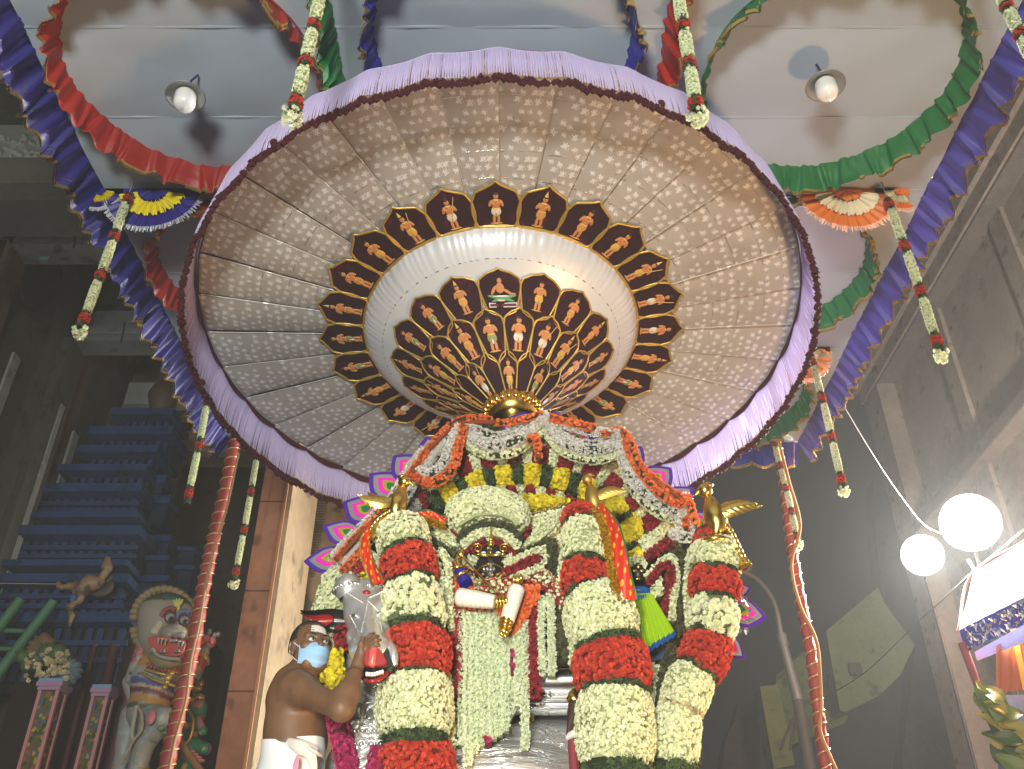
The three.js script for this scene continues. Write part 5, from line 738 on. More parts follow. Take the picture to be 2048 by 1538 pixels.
// ---------- the priest ----------
{
  const P = at, base = P(590, 1538, 3.97).setY(DECK), H = thing('person', 'bare-chested man in white waistcloth and blue face mask reaching up to the silver bull muzzle', 'person', base);
  const skinM = new THREE.MeshPhysicalMaterial({ vertexColors: true, roughness: 0.52, sheen: 0.15, sheenRoughness: 0.5, side: THREE.DoubleSide });
  const tone = (x, y, z) => { const n = fbm(x * 24, y * 24 + z * 19, 2), m = fbm(x * 90, y * 90, z * 4); const s = 0.78 + 0.36 * n + 0.16 * (m - 0.5); return [0.165 * s, 0.084 * s, 0.042 * s]; };
  const sh = P(594, 1376, 3.86), el = P(684, 1418, 3.66), wr = P(712, 1340, 3.75), sh2 = P(634, 1382, 4.12), el2 = P(690, 1440, 4.12), wr2 = P(720, 1400, 4.1);
  const neck0 = P(604, 1352, 3.98), neck1 = P(611, 1322, 3.97), chest = P(592, 1402, 3.98), belly = P(588, 1462, 3.97), hip = P(586, 1510, 3.97);
  const hip1 = V(hip.x, DECK + 0.95, hip.z);
  const bones = [[P(588, 1388, 3.93), P(612, 1392, 4.06), 0.098, 0.092], [chest, belly, 0.118, 0.112], [P(584, 1440, 3.94), P(584, 1490, 3.94), 0.1, 0.108], [P(606, 1440, 3.98), P(606, 1484, 3.98), 0.092, 0.1], [belly, hip, 0.112, 0.115], [P(580, 1362, 3.96), P(576, 1400, 3.96), 0.062, 0.08], [P(622, 1404, 3.93), P(624, 1410, 3.95), 0.05, 0.05],
    [neck0, neck1, 0.06, 0.052], [P(588, 1368, 3.94), neck0, 0.066, 0.06], [sh, sh.clone().lerp(el, 0.15), 0.068, 0.06], [sh, el, 0.058, 0.043], [el, el.clone().lerp(wr, 0.35), 0.043, 0.044], [el.clone().lerp(wr, 0.35), wr, 0.044, 0.029], [sh2, el2, 0.055, 0.042], [el2, wr2, 0.042, 0.03]];
  const [lo, hi] = bounds(bones.flatMap((b) => [b[0], b[1]]), 0.13);
  const trunkG = surface(body(bones, 0.035), lo, hi, 0.0105);
  // hand: palm, four fingers and a thumb laid on the muzzle
  const hb = []; const pal = P(727, 1303, 3.765), kn = [P(733, 1283, 3.755), P(738, 1285, 3.745), P(742, 1289, 3.738), P(745, 1295, 3.735)];
  hb.push([wr, pal, 0.027, 0.03]); for (const q of kn) hb.push([pal, q, 0.022, 0.012]);
  const tips = [[P(741, 1271, 3.75), P(748, 1268, 3.765)], [P(748, 1274, 3.735), P(756, 1273, 3.75)], [P(752, 1280, 3.728), P(760, 1281, 3.745)], [P(752, 1289, 3.728), P(758, 1291, 3.74)]];
  kn.forEach((q, i) => { hb.push([q, tips[i][0], 0.0115, 0.01]); hb.push([tips[i][0], tips[i][1], 0.01, 0.008]); });
  hb.push([P(722, 1302, 3.745), P(722, 1288, 3.73), 0.016, 0.012]); hb.push([P(722, 1288, 3.73), P(726, 1276, 3.735), 0.012, 0.009]);
  const [hl, hh] = bounds(hb.flatMap((b) => [b[0], b[1]]), 0.04), handG = surface(body(hb, 0.007), hl, hh, 0.0035);
  // head in its own axes, then turned towards the viewer's right
  const hc = P(620, 1298, 3.955), yaw = 0.62, pitch = -0.1, rot = new THREE.Matrix4().makeRotationFromEuler(new THREE.Euler(pitch, yaw, 0.02, 'YXZ')), place = (g) => g.applyMatrix4(rot).translate(hc.x, hc.y, hc.z);
  const q3 = (x, y, z) => V(x, y, z);
  const hf = (p) => {
    let d = eld(p, V(0, 0.035, -0.012), V(0.076, 0.086, 0.097)); d = smin(d, eld(p, V(0, -0.03, 0.022), V(0.062, 0.075, 0.068)), 0.03); d = smin(d, cap(p, V(-0.03, -0.085, 0.05), V(0.03, -0.085, 0.05), 0.024, 0.024), 0.03);
    d = smin(d, cap(p, V(0, 0.012, 0.088), V(0, -0.022, 0.108), 0.009, 0.014), 0.014); d = smin(d, cap(p, V(-0.012, -0.028, 0.096), V(0.012, -0.028, 0.096), 0.009, 0.009), 0.008);
    d = smin(d, cap(p, V(-0.045, 0.026, 0.072), V(0.045, 0.026, 0.072), 0.012, 0.012), 0.016);
    for (const s of [-1, 1]) { d = -smin(-d, eld(p, V(s * 0.031, 0.008, 0.093), V(0.018, 0.012, 0.014)), 0.008); d = smin(d, eld(p, V(s * 0.043, -0.018, 0.064), V(0.024, 0.018, 0.02)), 0.02); d = smin(d, eld(p, V(s * 0.078, -0.002, -0.008), V(0.008, 0.034, 0.02)), 0.006); d = smin(d, eld(p, V(s * 0.079, -0.03, -0.002), V(0.007, 0.012, 0.01)), 0.005); }
    d = smin(d, cap(p, V(-0.02, -0.062, 0.09), V(0.02, -0.062, 0.09), 0.007, 0.007), 0.008); d = smin(d, cap(p, V(0, -0.05, -0.02), V(0, -0.13, -0.025), 0.055, 0.055), 0.03);
    return d;
  };
  const headG = place(surface(hf, V(-0.11, -0.15, -0.13), V(0.11, 0.14, 0.14), 0.0042));
  part('body', join([trunkG, handG, headG].map((g) => colour(plain(g), tone))), skinM, H);
  const hairF = (p) => { const d = hf(p) - 0.005, front = -(p.z - 0.035 - 0.25 * (p.y - 0.06) * -1), line = 0.055 + 0.25 * max(0, p.z + 0.02) - (p.y), side = p.z > 0.0 && p.y < 0.075 ? 1 : -1; const cut = max(0.028 - p.y + (p.z < -0.02 ? -0.05 : 0) + (p.z > 0.02 ? 0.06 : 0), p.z - 0.062, -9); return max(d, cut); };
  const inH = (g, m, n) => part(n, place(g), m, H);
  inH(surface(hairF, V(-0.11, -0.06, -0.13), V(0.11, 0.14, 0.1), 0.005), std([0.012, 0.01, 0.009], 0.7), 'hair');
  for (const s of [-1, 1]) { inH(ell(s * 0.031, 0.008, 0.078, 0.014, 0.0095, 0.011, 14, 10), std([0.62, 0.58, 0.52], 0.25), 'eye'); inH(ell(s * 0.031 + 0.002, 0.008, 0.0865, 0.0058, 0.0062, 0.0035, 12, 8), std([0.012, 0.008, 0.006], 0.15), 'pupil'); inH(tube([q3(s * 0.015, 0.028, 0.09), q3(s * 0.032, 0.034, 0.086), q3(s * 0.05, 0.026, 0.072)], 0.0035, 14, 6), std([0.012, 0.01, 0.009], 0.8), 'eyebrow'); inH(tube([q3(s * 0.017, 0.008, 0.088), q3(s * 0.031, 0.0165, 0.0885), q3(s * 0.046, 0.008, 0.078)], 0.0022, 14, 6), std([0.05, 0.025, 0.015], 0.7), 'eyelid'); }
  // ash stripes and a dark red dot on the brow, laid on the skin
  const onBrow = (x, y, lift) => { let z = 0.16; for (let i = 0; i < 60; i++) { const d = hf(V(x, y, z)); if (d < 0.0006) break; z -= d * 0.8; } return [x, y, z + lift]; };
  const ash = new THREE.MeshStandardMaterial({ color: new THREE.Color().setRGB(0.68, 0.62, 0.58), roughness: 0.95, side: THREE.DoubleSide });
  [0.046, 0.058, 0.07].forEach((y, i) => inH(grid(24, 3, (u, v) => onBrow(lerp(-0.036, 0.044, u) * (1 - i * 0.08), y + (v - 0.5) * 0.013 * (0.5 + 0.8 * vnoise(u * 9, i, 3)) + 0.002 * sin(u * 5), 0.0012)), ash, 'forehead_ash')); inH(ell(...onBrow(0.002, 0.036, 0), 0.004, 0.005, 0.002, 10, 6), std([0.08, 0.012, 0.01], 0.7), 'forehead_dot');
  // mask: pleated cloth shell over nose, mouth and chin, with ear loops
  const mask = new THREE.MeshPhysicalMaterial({ color: new THREE.Color().setRGB(0.34, 0.58, 0.86), roughness: 0.75, side: THREE.DoubleSide, transmission: 0.15, thickness: 0 });
  inH(grid(30, 30, (u, v) => { const a = lerp(-1.2, 1.2, u), y = lerp(0.006 - 0.014 * abs(a) / 1.2, -0.108 + 0.02 * abs(a), v), ev = 1 - (2 * v - 1) ** 4 * 0.25; const rx = 0.074, rz = lerp(0.094, 0.087, v) + 0.02 * sin(PI * min(1, v * 1.2)) * cos(a * 0.9); const pl = 0.0022 * sin(v * TAU * 3.5) * sin(PI * u) * smooth(0.12, 0.3, v) * smooth(0.95, 0.8, v), r = (v > 0.9 ? 0.985 : 1); return [sin(a) * rx * r, y, cos(a) * rz * ev + 0.006 + pl]; }), mask, 'face_mask');
  for (const s of [-1, 1]) inH(join([tube([q3(s * 0.068, -0.012, 0.032), q3(s * 0.08, 0.012, 0.008), q3(s * 0.084, 0.016, -0.016), q3(s * 0.083, -0.02, -0.02)], 0.0016, 20, 5), tube([q3(s * 0.069, -0.075, 0.03), q3(s * 0.078, -0.05, 0.004), q3(s * 0.083, -0.02, -0.02)], 0.0016, 14, 5)]), std([0.75, 0.76, 0.78], 0.7), 'mask_loop');
  { const dir = wr.clone().sub(el).normalize(), g = new THREE.TorusGeometry(0.033, 0.0022, 6, 24); g.applyQuaternion(new THREE.Quaternion().setFromUnitVectors(V(0, 0, 1), dir)); const c = wr.clone().addScaledVector(dir, -0.016); part('wrist_thread', g.translate(c.x, c.y, c.z), std([0.05, 0.03, 0.02], 0.8), H); }
  // white waistcloth, wrapped and tucked, down to the feet
  const white = std([0.74, 0.75, 0.76], 0.8, { bumpMap: clothBump, bumpScale: 0.0005 }), wc = P(588, 1486, 3.965);
  part('waistcloth', grid(80, 40, (u, v) => { const a = u * TAU, y = lerp(wc.y + 0.012 * sin(a * 2 + 1), DECK + 0.12, v), fold = 0.007 * sin(a * 9 + 3 * v + 2 * sin(a * 2)) * smooth(0, 0.4, v) + 0.004 * sin(v * 40 + a * 3) * smooth(0.3, 0, v), rx = lerp(0.128, 0.2, smooth(0, 0.5, v)) + fold, rz = lerp(0.135, 0.19, smooth(0, 0.5, v)) + fold; return [wc.x + cos(a) * rx, y, wc.z + sin(a) * rz]; }), white, H);
  const roll = (pts, r, m, n) => part(n, ttube(pts, (v) => r * (0.45 + 0.6 * sin(PI * v)) * (1 + 0.04 * sin(v * 17)), 36, 12, 0.45), m, H);
  roll([P(568, 1489, 3.84), P(590, 1486, 3.82), P(612, 1492, 3.82), P(634, 1500, 3.86)], 0.018, white, 'waist_roll'); roll([P(570, 1482, 3.85), P(596, 1492, 3.8), P(618, 1506, 3.8), P(630, 1545, 3.82)], 0.024, std([0.72, 0.66, 0.58], 0.8), 'tucked_cloth'); roll([P(606, 1490, 3.8), P(626, 1502, 3.8), P(642, 1512, 3.86)], 0.02, std([0.72, 0.66, 0.58], 0.8), 'tucked_cloth'); roll([P(596, 1510, 3.79), P(592, 1530, 3.78), P(588, 1560, 3.78)], 0.011, std([0.6, 0.25, 0.38], 0.8), 'pink_border');
  for (const s of [-1, 1]) part('foot', ell(base.x + s * 0.08, DECK + 0.035, base.z + 0.06, 0.045, 0.035, 0.12), std([0.19, 0.085, 0.04], 0.55), H);
}
// ---------- temple gateway on the left ----------
const plaster = (c, rep = 1) => { const m = wallMap.clone(); m.repeat.set(rep, rep); m.needsUpdate = true; const b = wallBump.clone(); b.repeat.set(rep, rep); b.needsUpdate = true; return new THREE.MeshStandardMaterial({ color: new THREE.Color().setRGB(...c), map: m, bumpMap: b, bumpScale: 0.006, roughness: 0.9, side: THREE.DoubleSide }); };
{
  const X0 = -5.25, G = thing('temple_gateway', 'dark grey temple gateway with stepped beams and pilasters on the left', 'building', V(X0, 0, -7)), grey = plaster([0.26, 0.28, 0.28]), olive = plaster([0.1, 0.1, 0.075]), dark = plaster([0.06, 0.055, 0.045]), pale = plaster([0.5, 0.53, 0.52]);
  const yb = EYE + 6.6;
  // beams, one behind the other
  for (const [d, yt] of [[7.15, 0.5], [8.8, 0.72], [10.35, 0.75], [11.6, 0.8]]) {
    part('beam', box(X0 + 0.1, -0.5, yb, yb + 0.36, -d - 0.3, -d), pale, G); part('beam_lip', box(X0 + 0.1, -0.5, yb - 0.1, yb - 0.002, -d - 0.28, -d + 0.03), grey, G); part('beam_top', box(X0 + 0.1, -0.5, yb + 0.362, yb + 1.5, -d - 0.25, -d - 0.06), olive, G);
  }
  part('passage_ceiling', box(X0, -0.4, yb + 1.5, yb + 1.7, -13.2, -6.2), dark, G);
  part('side_wall', box(X0 - 0.5, X0, 0, yb + 1.5, -13.2, -6.0), olive, G);
  for (const [d, w] of [[7.1, 0.36], [8.75, 0.36], [10.3, 0.36], [11.5, 0.36]]) { part('pilaster', box(X0 + 0.001, X0 + 0.1, 0, yb - 0.102, -d - w, -d + 0.05), olive, G); part('pilaster_strip', box(X0 + 0.101, X0 + 0.12, 0, yb - 0.9, -d - w + 0.12, -d - w + 0.2), pale, G);  }
  for (const d of [7.9, 9.5]) { part('wall_strip', box(X0 + 0.001, X0 + 0.03, 0, yb - 0.9, -d - 0.14, -d), pale, G); }
  // front cornice above the passage: slabs, sign strip, carved frieze
  const D = 5.0, y = (py) => at(0, py, D).y, slab = (n, p0, p1, out, m) => part(n, box(-9, -1.9, y(p1), y(p0), -D - 0.35, -D + out), m, G);
  slab('cornice_slab', -60, 76, 0.05, dark); slab('cornice_slab', 84, 138, 0.02, olive); slab('sign_strip', 141, 177, -0.02, plaster([0.5, 0.5, 0.5])); slab('cornice_slab', 180, 234, 0.06, dark); slab('frieze', 238, 308, -0.06, plaster([0.24, 0.24, 0.23])); slab('cornice_slab', 311, 372, -0.02, olive); slab('cornice_slab', 374, 408, 0.04, dark);
  const sy = (y(141) + y(177)) / 2, gx = at(22, 160, D).x; part('sign_letter', join([new THREE.TorusGeometry(0.075, 0.014, 6, 30, PI * 1.05).scale(1.15, 0.8, 0.5).rotateZ(-0.25).translate(gx, sy - 0.03, -D - 0.008), ell(gx - 0.075, sy - 0.035, -D - 0.008, 0.026, 0.02, 0.008)]), std([0.1, 0.05, 0.04], 0.8), G);
  const dent = []; for (let i = 0; i < 40; i++) dent.push(ell(-5.2 + i * 0.06, y(80), -D + 0.05, 0.024, 0.035, 0.02, 8, 6)); part('dentils', join(dent), pale, G).userData.kind = 'stuff';
  const carv = []; for (let i = 0; i < 240; i++) { const px = rr(-4.3, -2.5), py = rr(y(306), y(262)); carv.push(ell(px, py, -D - 0.06, rr(0.015, 0.045), rr(0.012, 0.03), rr(0.02, 0.05), 7, 5).rotateZ(0)); } part('carved_relief', join(carv), plaster([0.4, 0.4, 0.38]), G).userData.kind = 'stuff';
  const reeds = []; for (const [a, b, c, d0] of [[78, 195, 66, 232], [86, 218, 80, 238], [112, 268, 90, 302], [150, 310, 138, 348], [170, 375, 164, 392], [182, 380, 178, 398]]) reeds.push(rod(at(a, b, 4.9), at(c, d0, 4.92), 0.005, 0.003, 5)); part('dry_straw', join(reeds), std([0.3, 0.27, 0.18], 0.9), G);
  for (const [x, yy] of [[152, 470], [247, 660]]) part('hook', rod(at(x + 3, yy - 14, 7.0), at(x - 4, yy + 26, 7.05), 0.012), M.black, G);
  for (const [x, yy] of [[180, 449], [88, 517]]) { const p = at(x, yy, 7.08); part('paper_scrap', box(p.x - 0.045, p.x + 0.045, p.y - 0.018, p.y + 0.018, p.z + 0.002, p.z + 0.008).rotateZ(0), std([0.12, 0.36, 0.34], 0.7), G); }
  for (const l of [[[36, 567], [46, 600], [62, 625], [80, 642]]]) part('cable', tube(l.map(([a, b]) => atX(a, b, X0 + 0.22)), 0.012, 30, 6), M.black, G);
  // far wall closing the passage
  part('back_wall', box(X0 - 0.4, 1.2, 0, yb + 1.5, -13.2, -13), dark, G);
}
// ---------- blue stepped roof of the chariot standing in the gateway ----------
{
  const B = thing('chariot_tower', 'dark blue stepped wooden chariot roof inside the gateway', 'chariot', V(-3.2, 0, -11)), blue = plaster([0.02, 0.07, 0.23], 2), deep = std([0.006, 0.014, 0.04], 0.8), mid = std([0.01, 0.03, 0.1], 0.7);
  const tiers = [[1232, 1252, -60, 268, 8.75], [1156, 1172, -60, 262, 8.85], [1128, 1140, -60, 262, 8.9], [1060, 1078, 8, 285, 9.0], [1034, 1044, 30, 285, 9.1], [976, 992, 74, 288, 9.2], [938, 950, 125, 300, 9.3], [900, 914, 162, 320, 9.4], [862, 878, 186, 350, 9.5], [826, 838, 230, 352, 9.6]];
  tiers.forEach(([a, b, xl, xr, d], i) => {
    const p = at(xl, a, d), q = at(xr, b, d); part('tier_slab', box(p.x, q.x, q.y, p.y, -d - 0.5, -d + 0.12), blue, B);
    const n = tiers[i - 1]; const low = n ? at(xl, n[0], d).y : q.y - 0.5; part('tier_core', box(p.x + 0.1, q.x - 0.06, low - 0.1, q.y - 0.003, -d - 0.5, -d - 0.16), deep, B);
    const w = q.x - p.x, m = max(3, floor(w / 0.11)); const bal = [];
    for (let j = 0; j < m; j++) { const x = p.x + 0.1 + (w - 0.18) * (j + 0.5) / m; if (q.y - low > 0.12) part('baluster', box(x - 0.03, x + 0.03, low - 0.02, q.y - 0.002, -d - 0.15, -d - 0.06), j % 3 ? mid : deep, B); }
    if (q.y - low > 0.22) for (const f of [0.35, 0.68]) { const yy = lerp(low, q.y, f); part('rail', box(p.x + 0.06, q.x - 0.04, yy - 0.025, yy + 0.025, -d - 0.05, -d - 0.01), mid, B); }
  });
  for (const [a, b, xl, xr, d] of [[950, 966, 303, 330, 9.5], [990, 1006, 300, 338, 9.5], [1070, 1082, 288, 340, 9.4], [1092, 1100, 354, 392, 9.6], [1150, 1162, 272, 335, 9.2], [1176, 1186, 262, 325, 9.1], [1110, 1120, 290, 336, 9.3], [1130, 1138, 350, 388, 9.5]]) { const p = at(xl, a, d), q = at(xr, b, d); part('side_slab', box(p.x, q.x, q.y, p.y, -d - 0.3, -d), blue, B); part('side_post', box(p.x + 0.03, q.x - 0.03, q.y - 0.25, q.y - 0.002, -d - 0.3, -d - 0.05), deep, B); }
  part('chariot_body', box(-4.7, -3.0, 0, at(0, 1256, 8.85).y - 0.02, -9.6, -8.85), plaster([0.03, 0.014, 0.01], 1), B);
  for (const [x, w] of [[190, 0.05], [150, 0.03], [236, 0.07]]) { const a = at(x + 40, 1290, 8.75), b = at(x + 40, 1290, 8.75); part('red_post', rod(V(a.x, a.y, a.z), V(b.x, 0, b.z), w), std([0.06, 0.008, 0.012], 0.7), B); }
  // finial vase on the far lintel
  const v = at(328, 790, 10.2); part('finial_vase', lathe([[0.1, -0.3], [0.16, -0.16], [0.2, -0.02], [0.16, 0.1], [0.09, 0.14], [0.08, 0.2], [0.11, 0.26], [0.05, 0.36], [0.01, 0.44]], 20).translate(v.x, v.y, v.z), std([0.1, 0.06, 0.03], 0.6), B);
}
// ---------- green sloping poles, painted columns, flying figurine ----------
{
  const green = std([0.05, 0.16, 0.07], 0.6);
  for (const [a, b, lab] of [[[108, 1202], [-60, 1420], 'thick green painted pole sloping down left below the blue roof'], [[42, 1198], [-60, 1330], 'shorter green painted pole at the very left below the blue roof']]) solo('sloping_pole', lab, 'pole', rod(at(a[0], a[1], 8.3), at(b[0], b[1], 8.3), 0.045, 0.05, 12), green, 'green sloping poles');
  for (const [y, x1, lab] of [[1262, 50, 'upper thin green rail between the sloping poles'], [1298, 26, 'lower thin green rail between the sloping poles']]) solo('green_rail', lab, 'rail', rod(at(-40, y - 2, 8.35), at(x1, y, 8.35), 0.022), green);
  function column(label, top, bot, w, d) {
    const t = thing('painted_column', label, 'column', at(bot[0], bot[1], d).setY(0), 'small painted columns by the lion statue'), a = at(...top, d), b = at(...bot, d), x = a.x, foot = V(x, 0, a.z);
    const vine = canvasTex(64, 256, (g) => { g.fillStyle = '#6a4a20'; g.fillRect(0, 0, 64, 256); let s = 3; for (let i = 0; i < 120; i++) { s = (s * 16807) % 2147483647; g.fillStyle = ['#2c5a2a', '#a8902c', '#3a5a6a', '#8a5030', '#23401c'][s % 5]; g.beginPath(); g.ellipse((s >> 4) % 64, (s >> 9) % 256, 5, 8, s % 3, 0, TAU); g.fill(); } }, true, 16, 3);
    part('shaft', box(-w / 2, w / 2, 0, a.y, -w / 2, w / 2, 0.01).translate(x, 0, a.z), new THREE.MeshStandardMaterial({ map: vine, roughness: 0.7 }), t);
    for (const [sx, sz] of [[-1, 1], [1, 1], [1, -1]]) part('pink_edge', box(-0.014, 0.014, 0, a.y, -0.014, 0.014).translate(x + sx * w / 2, 0, a.z + sz * w / 2), std([0.5, 0.2, 0.2], 0.6), t);
    part('capital', join([box(-w * 0.66, w * 0.66, 0.001, 0.03, -w * 0.66, w * 0.66), box(-w * 0.75, w * 0.75, 0.031, 0.07, -w * 0.75, w * 0.75)]).translate(x, a.y, a.z), std([0.36, 0.2, 0.3], 0.6), t); part('capital_top', box(-w * 0.7, w * 0.7, 0.071, 0.1, -w * 0.7, w * 0.7).translate(x, a.y, a.z), std([0.2, 0.28, 0.45], 0.6), t);
  }
  column('nearer painted column with vine pattern below the carved scroll', [106, 1386], [60, 1538], 0.15, 8.2); column('farther painted column with vine pattern next to the lion statue', [206, 1397], [170, 1538], 0.12, 8.3);
  const S = thing('carved_scroll', 'painted carved scroll bracket on top of the nearer painted column', 'ornament', at(105, 1370, 8.2)); const lim = [[[118, 1370], [130, 1345], [128, 1318], [108, 1304], [82, 1310], [64, 1330], [52, 1322], [40, 1300]], [[60, 1318], [78, 1290], [92, 1284], [96, 1300]], [[126, 1360], [142, 1352], [146, 1338], [134, 1328]]], sc = [[0.05, 0.1, 0.03], [0.2, 0.12, 0.05], [0.12, 0.18, 0.22]];
  lim.forEach((l, i) => part('scroll', ttube(l.map(([x, y]) => at(x, y, 8.2)), (v) => 0.05 + 0.03 * sin(v * PI) + 0.012 * sin(v * 50), 50, 10), std(sc[i], 0.6), S)); const fl = []; for (let i = 0; i < 60; i++) { const q = at(rr(50, 140), rr(1298, 1362), 8.12); fl.push([q, V(0, 0, 1)]); } scatter(S, 'c', fl, 'carved_leaves', 2.2);
  // flying figurine
  const F = thing('flying_figurine', 'small golden brown flying figurine with outstretched limbs in front of the blue roof', 'statue', at(165, 1185, 8.6)), q = (x, y, d = 8.6) => at(x, y, d), bn = [[q(160, 1178), q(180, 1168), 0.075, 0.08], [q(180, 1166), q(196, 1166), 0.08, 0.06], [q(196, 1160), q(208, 1150), 0.03, 0.03], [q(208, 1148), q(214, 1138), 0.035, 0.05], [q(214, 1132), q(215, 1118), 0.05, 0.03], [q(158, 1170), q(140, 1172), 0.035, 0.03], [q(140, 1172), q(120, 1175), 0.03, 0.024], [q(119, 1175), q(117, 1166), 0.026, 0.022], [q(166, 1182), q(158, 1200), 0.04, 0.032], [q(158, 1200), q(137, 1215), 0.032, 0.028], [q(137, 1215), q(144, 1232), 0.03, 0.026], [q(144, 1232), q(139, 1252), 0.026, 0.02]]; const [l, h] = bounds(bn.flatMap((b) => [b[0], b[1]]), 0.1);
  part('body', colour(surface(body(bn, 0.03), l, h, 0.014), (x, y, z) => { const n = vnoise(x * 20, y * 20); return n > 0.62 ? [0.1, 0.05, 0.03] : [0.26, 0.15, 0.06]; }), new THREE.MeshStandardMaterial({ vertexColors: true, roughness: 0.5, side: THREE.DoubleSide }), F); part('wing_cloth', join([ttube([q(176, 1172, 8.65), q(192, 1176, 8.7), q(214, 1176, 8.7), q(226, 1164, 8.7)], (v) => 0.09 * sin(PI * (0.15 + v * 0.8)), 20, 10, 0.4), ttube([q(190, 1160, 8.65), q(210, 1158, 8.7), q(226, 1152, 8.7)], (v) => 0.06 * sin(PI * (0.15 + v * 0.8)), 16, 10, 0.4)]), std([0.05, 0.04, 0.02], 0.7), F); part('blue_skirt', ell(...q(150, 1196, 8.62).toArray(), 0.05, 0.06, 0.03), std([0.03, 0.12, 0.35], 0.6), F); part('wire', rod(q(-40, 1166), q(116, 1168), 0.006, 0.006, 5), M.rope, F);
}
// ---------- lion guardian ----------
{
  const d = 7.85, Z = (zx, zy, dd = d) => at(220 + zx / 3.965, 1150 + zy / 3.965, dd), L = thing('lion_guardian', 'painted lion statue with bulging eyes and red grin behind the left wrapped pole', 'statue', Z(200, 1538).setY(0)), u = 0.00107;
  const white = [0.28, 0.27, 0.24], W = std(white, 0.5), gold = std([0.5, 0.33, 0.06], 0.4, { metalness: 0.5 }), red = std([0.42, 0.06, 0.04], 0.45), green = std([0.03, 0.12, 0.06], 0.55), pinkM = std([0.5, 0.14, 0.14], 0.45), O = (x, y, rx, ry, rz, dd) => { const p = Z(x, y, dd); return ell(p.x, p.y, p.z, rx * u, ry * u, rz * u); };
  const mk = (b, k, cell, fn, n, m) => { const [l, h] = bounds(b.flatMap((q) => (q.length === 4 ? [q[0], q[1]] : [q[0]])), 0.34); return part(n, colour(surface(body(b, k), l, h, cell), fn), m ?? new THREE.MeshStandardMaterial({ vertexColors: true, roughness: 0.5, side: THREE.DoubleSide }), L); };
  // trunk with painted belts
  const band = (x, y, z) => { const t = 1 - (y - Z(300, 1120).y) / (Z(350, 690).y - Z(300, 1120).y); const s = (a, b) => t > a && t < b; const dx = (x - Z(340, 900).x) * 0.35, t2 = t - dx; const q = (a, b) => t2 > a && t2 < b; return q(-0.2, 0.04) ? [0.22, 0.17, 0.08] : q(0.04, 0.22) ? [0.42, 0.2, 0.04] : q(0.36, 0.38) ? [0.1, 0.1, 0.12] : q(0.42, 0.53) ? [0.07, 0.08, 0.24] : q(0.53, 0.57) ? [0.5, 0.38, 0.2] : q(0.57, 0.67) ? [0.14, 0.03, 0.04] : q(0.7, 0.84) ? [0.42, 0.2, 0.03] : q(0.86, 0.94) ? [0.05, 0.08, 0.04] : white; };
  mk([[Z(430, 650, d), Z(370, 800, d), 0.19, 0.2], [Z(370, 800, d), Z(300, 1080, d + 0.05), 0.2, 0.15], [Z(300, 1080, d), Z(320, 1180, d), 0.16, 0.15]], 0.06, 0.02, band, 'trunk');
  mk([[Z(300, 1130, d), Z(420, 1150, d - 0.18), 0.13, 0.1], [Z(420, 1150, d - 0.18), Z(270, 1330, d - 0.1), 0.1, 0.085], [Z(270, 1330, d - 0.1), Z(225, 1520, d - 0.05), 0.085, 0.075], [Z(190, 1120, d + 0.1), Z(130, 1330, d + 0.1), 0.11, 0.085], [Z(130, 1330, d + 0.1), Z(90, 1520, d + 0.1), 0.075, 0.07], [Z(225, 1520), Z(225, 1640), 0.08, 0.09], [Z(90, 1520, d + 0.1), Z(90, 1640, d + 0.1), 0.07, 0.08], [Z(170, 850, d + 0.08), Z(190, 1000, d + 0.1), 0.075, 0.05]], 0.03, 0.018, (x, y, z) => (vnoise(x * 26, y * 26, 3) > 0.72 ? [0.3, 0.36, 0.34] : white), 'legs');
  // arms raised with paws
  mk([[Z(190, 810, d - 0.05), Z(215, 740, d - 0.1), 0.07, 0.066], [Z(215, 740, d - 0.1), Z(275, 520, d - 0.14), 0.062, 0.055], [Z(275, 520, d - 0.14), Z(262, 410, d - 0.14), 0.058, 0.045]], 0.02, 0.014, (x, y, z) => { const t = (y - Z(0, 740).y) / (Z(0, 600).y - Z(0, 740).y); return t > 0 && t < 1 && vnoise(x * 60, y * 60) < 0.68 ? [0.4, 0.06, 0.05] : white; }, 'arm');
  mk([[Z(640, 860, d - 0.02), Z(690, 740, d - 0.1), 0.06, 0.058], [Z(690, 740, d - 0.1), Z(745, 600, d - 0.14), 0.055, 0.05]], 0.02, 0.014, (x, y, z) => { const t = (y - Z(0, 800).y) / (Z(0, 690).y - Z(0, 800).y); return t > 0 && t < 1 && vnoise(x * 60, y * 60) < 0.7 ? [0.4, 0.06, 0.05] : white; }, 'arm');
  part('paw', join([O(770, 540, 66, 46, 50, d - 0.12), O(720, 530, 26, 30, 30, d - 0.2), O(765, 500, 28, 34, 30, d - 0.2), O(815, 520, 26, 36, 30, d - 0.19)]), pinkM, L); part('claws', join([O(790, 450, 18, 26, 20, d - 0.16), O(830, 478, 16, 24, 20, d - 0.16), O(858, 470, 16, 20, 20, d - 0.16)]), W, L); part('paw', join([O(315, 440, 26, 34, 30, d - 0.24), O(350, 455, 26, 30, 30, d - 0.26), O(395, 480, 30, 28, 28, d - 0.26), O(330, 345, 24, 40, 20, d - 0.2)]), pinkM, L);
  for (const [a, b] of [[[232, 560, -0.13], [320, 585, -0.13]], [[690, 652, -0.12], [768, 672, -0.12]]]) part('gold_bracelet', join([0, 14, 28].map((o) => { const p = Z((a[0] + b[0]) / 2, (a[1] + b[1]) / 2 + o - 14, d - 0.13); return new THREE.TorusGeometry(0.06, 0.012, 8, 22).rotateX(PI / 2 - 0.3).rotateZ(-0.25).translate(p.x, p.y, p.z); })), gold, L);
  part('leafy_elbow', join([O(195, 780, 46, 30, 50, d - 0.1), O(650, 850, 48, 34, 50, d - 0.1)]), std([0.06, 0.12, 0.08], 0.6), L);
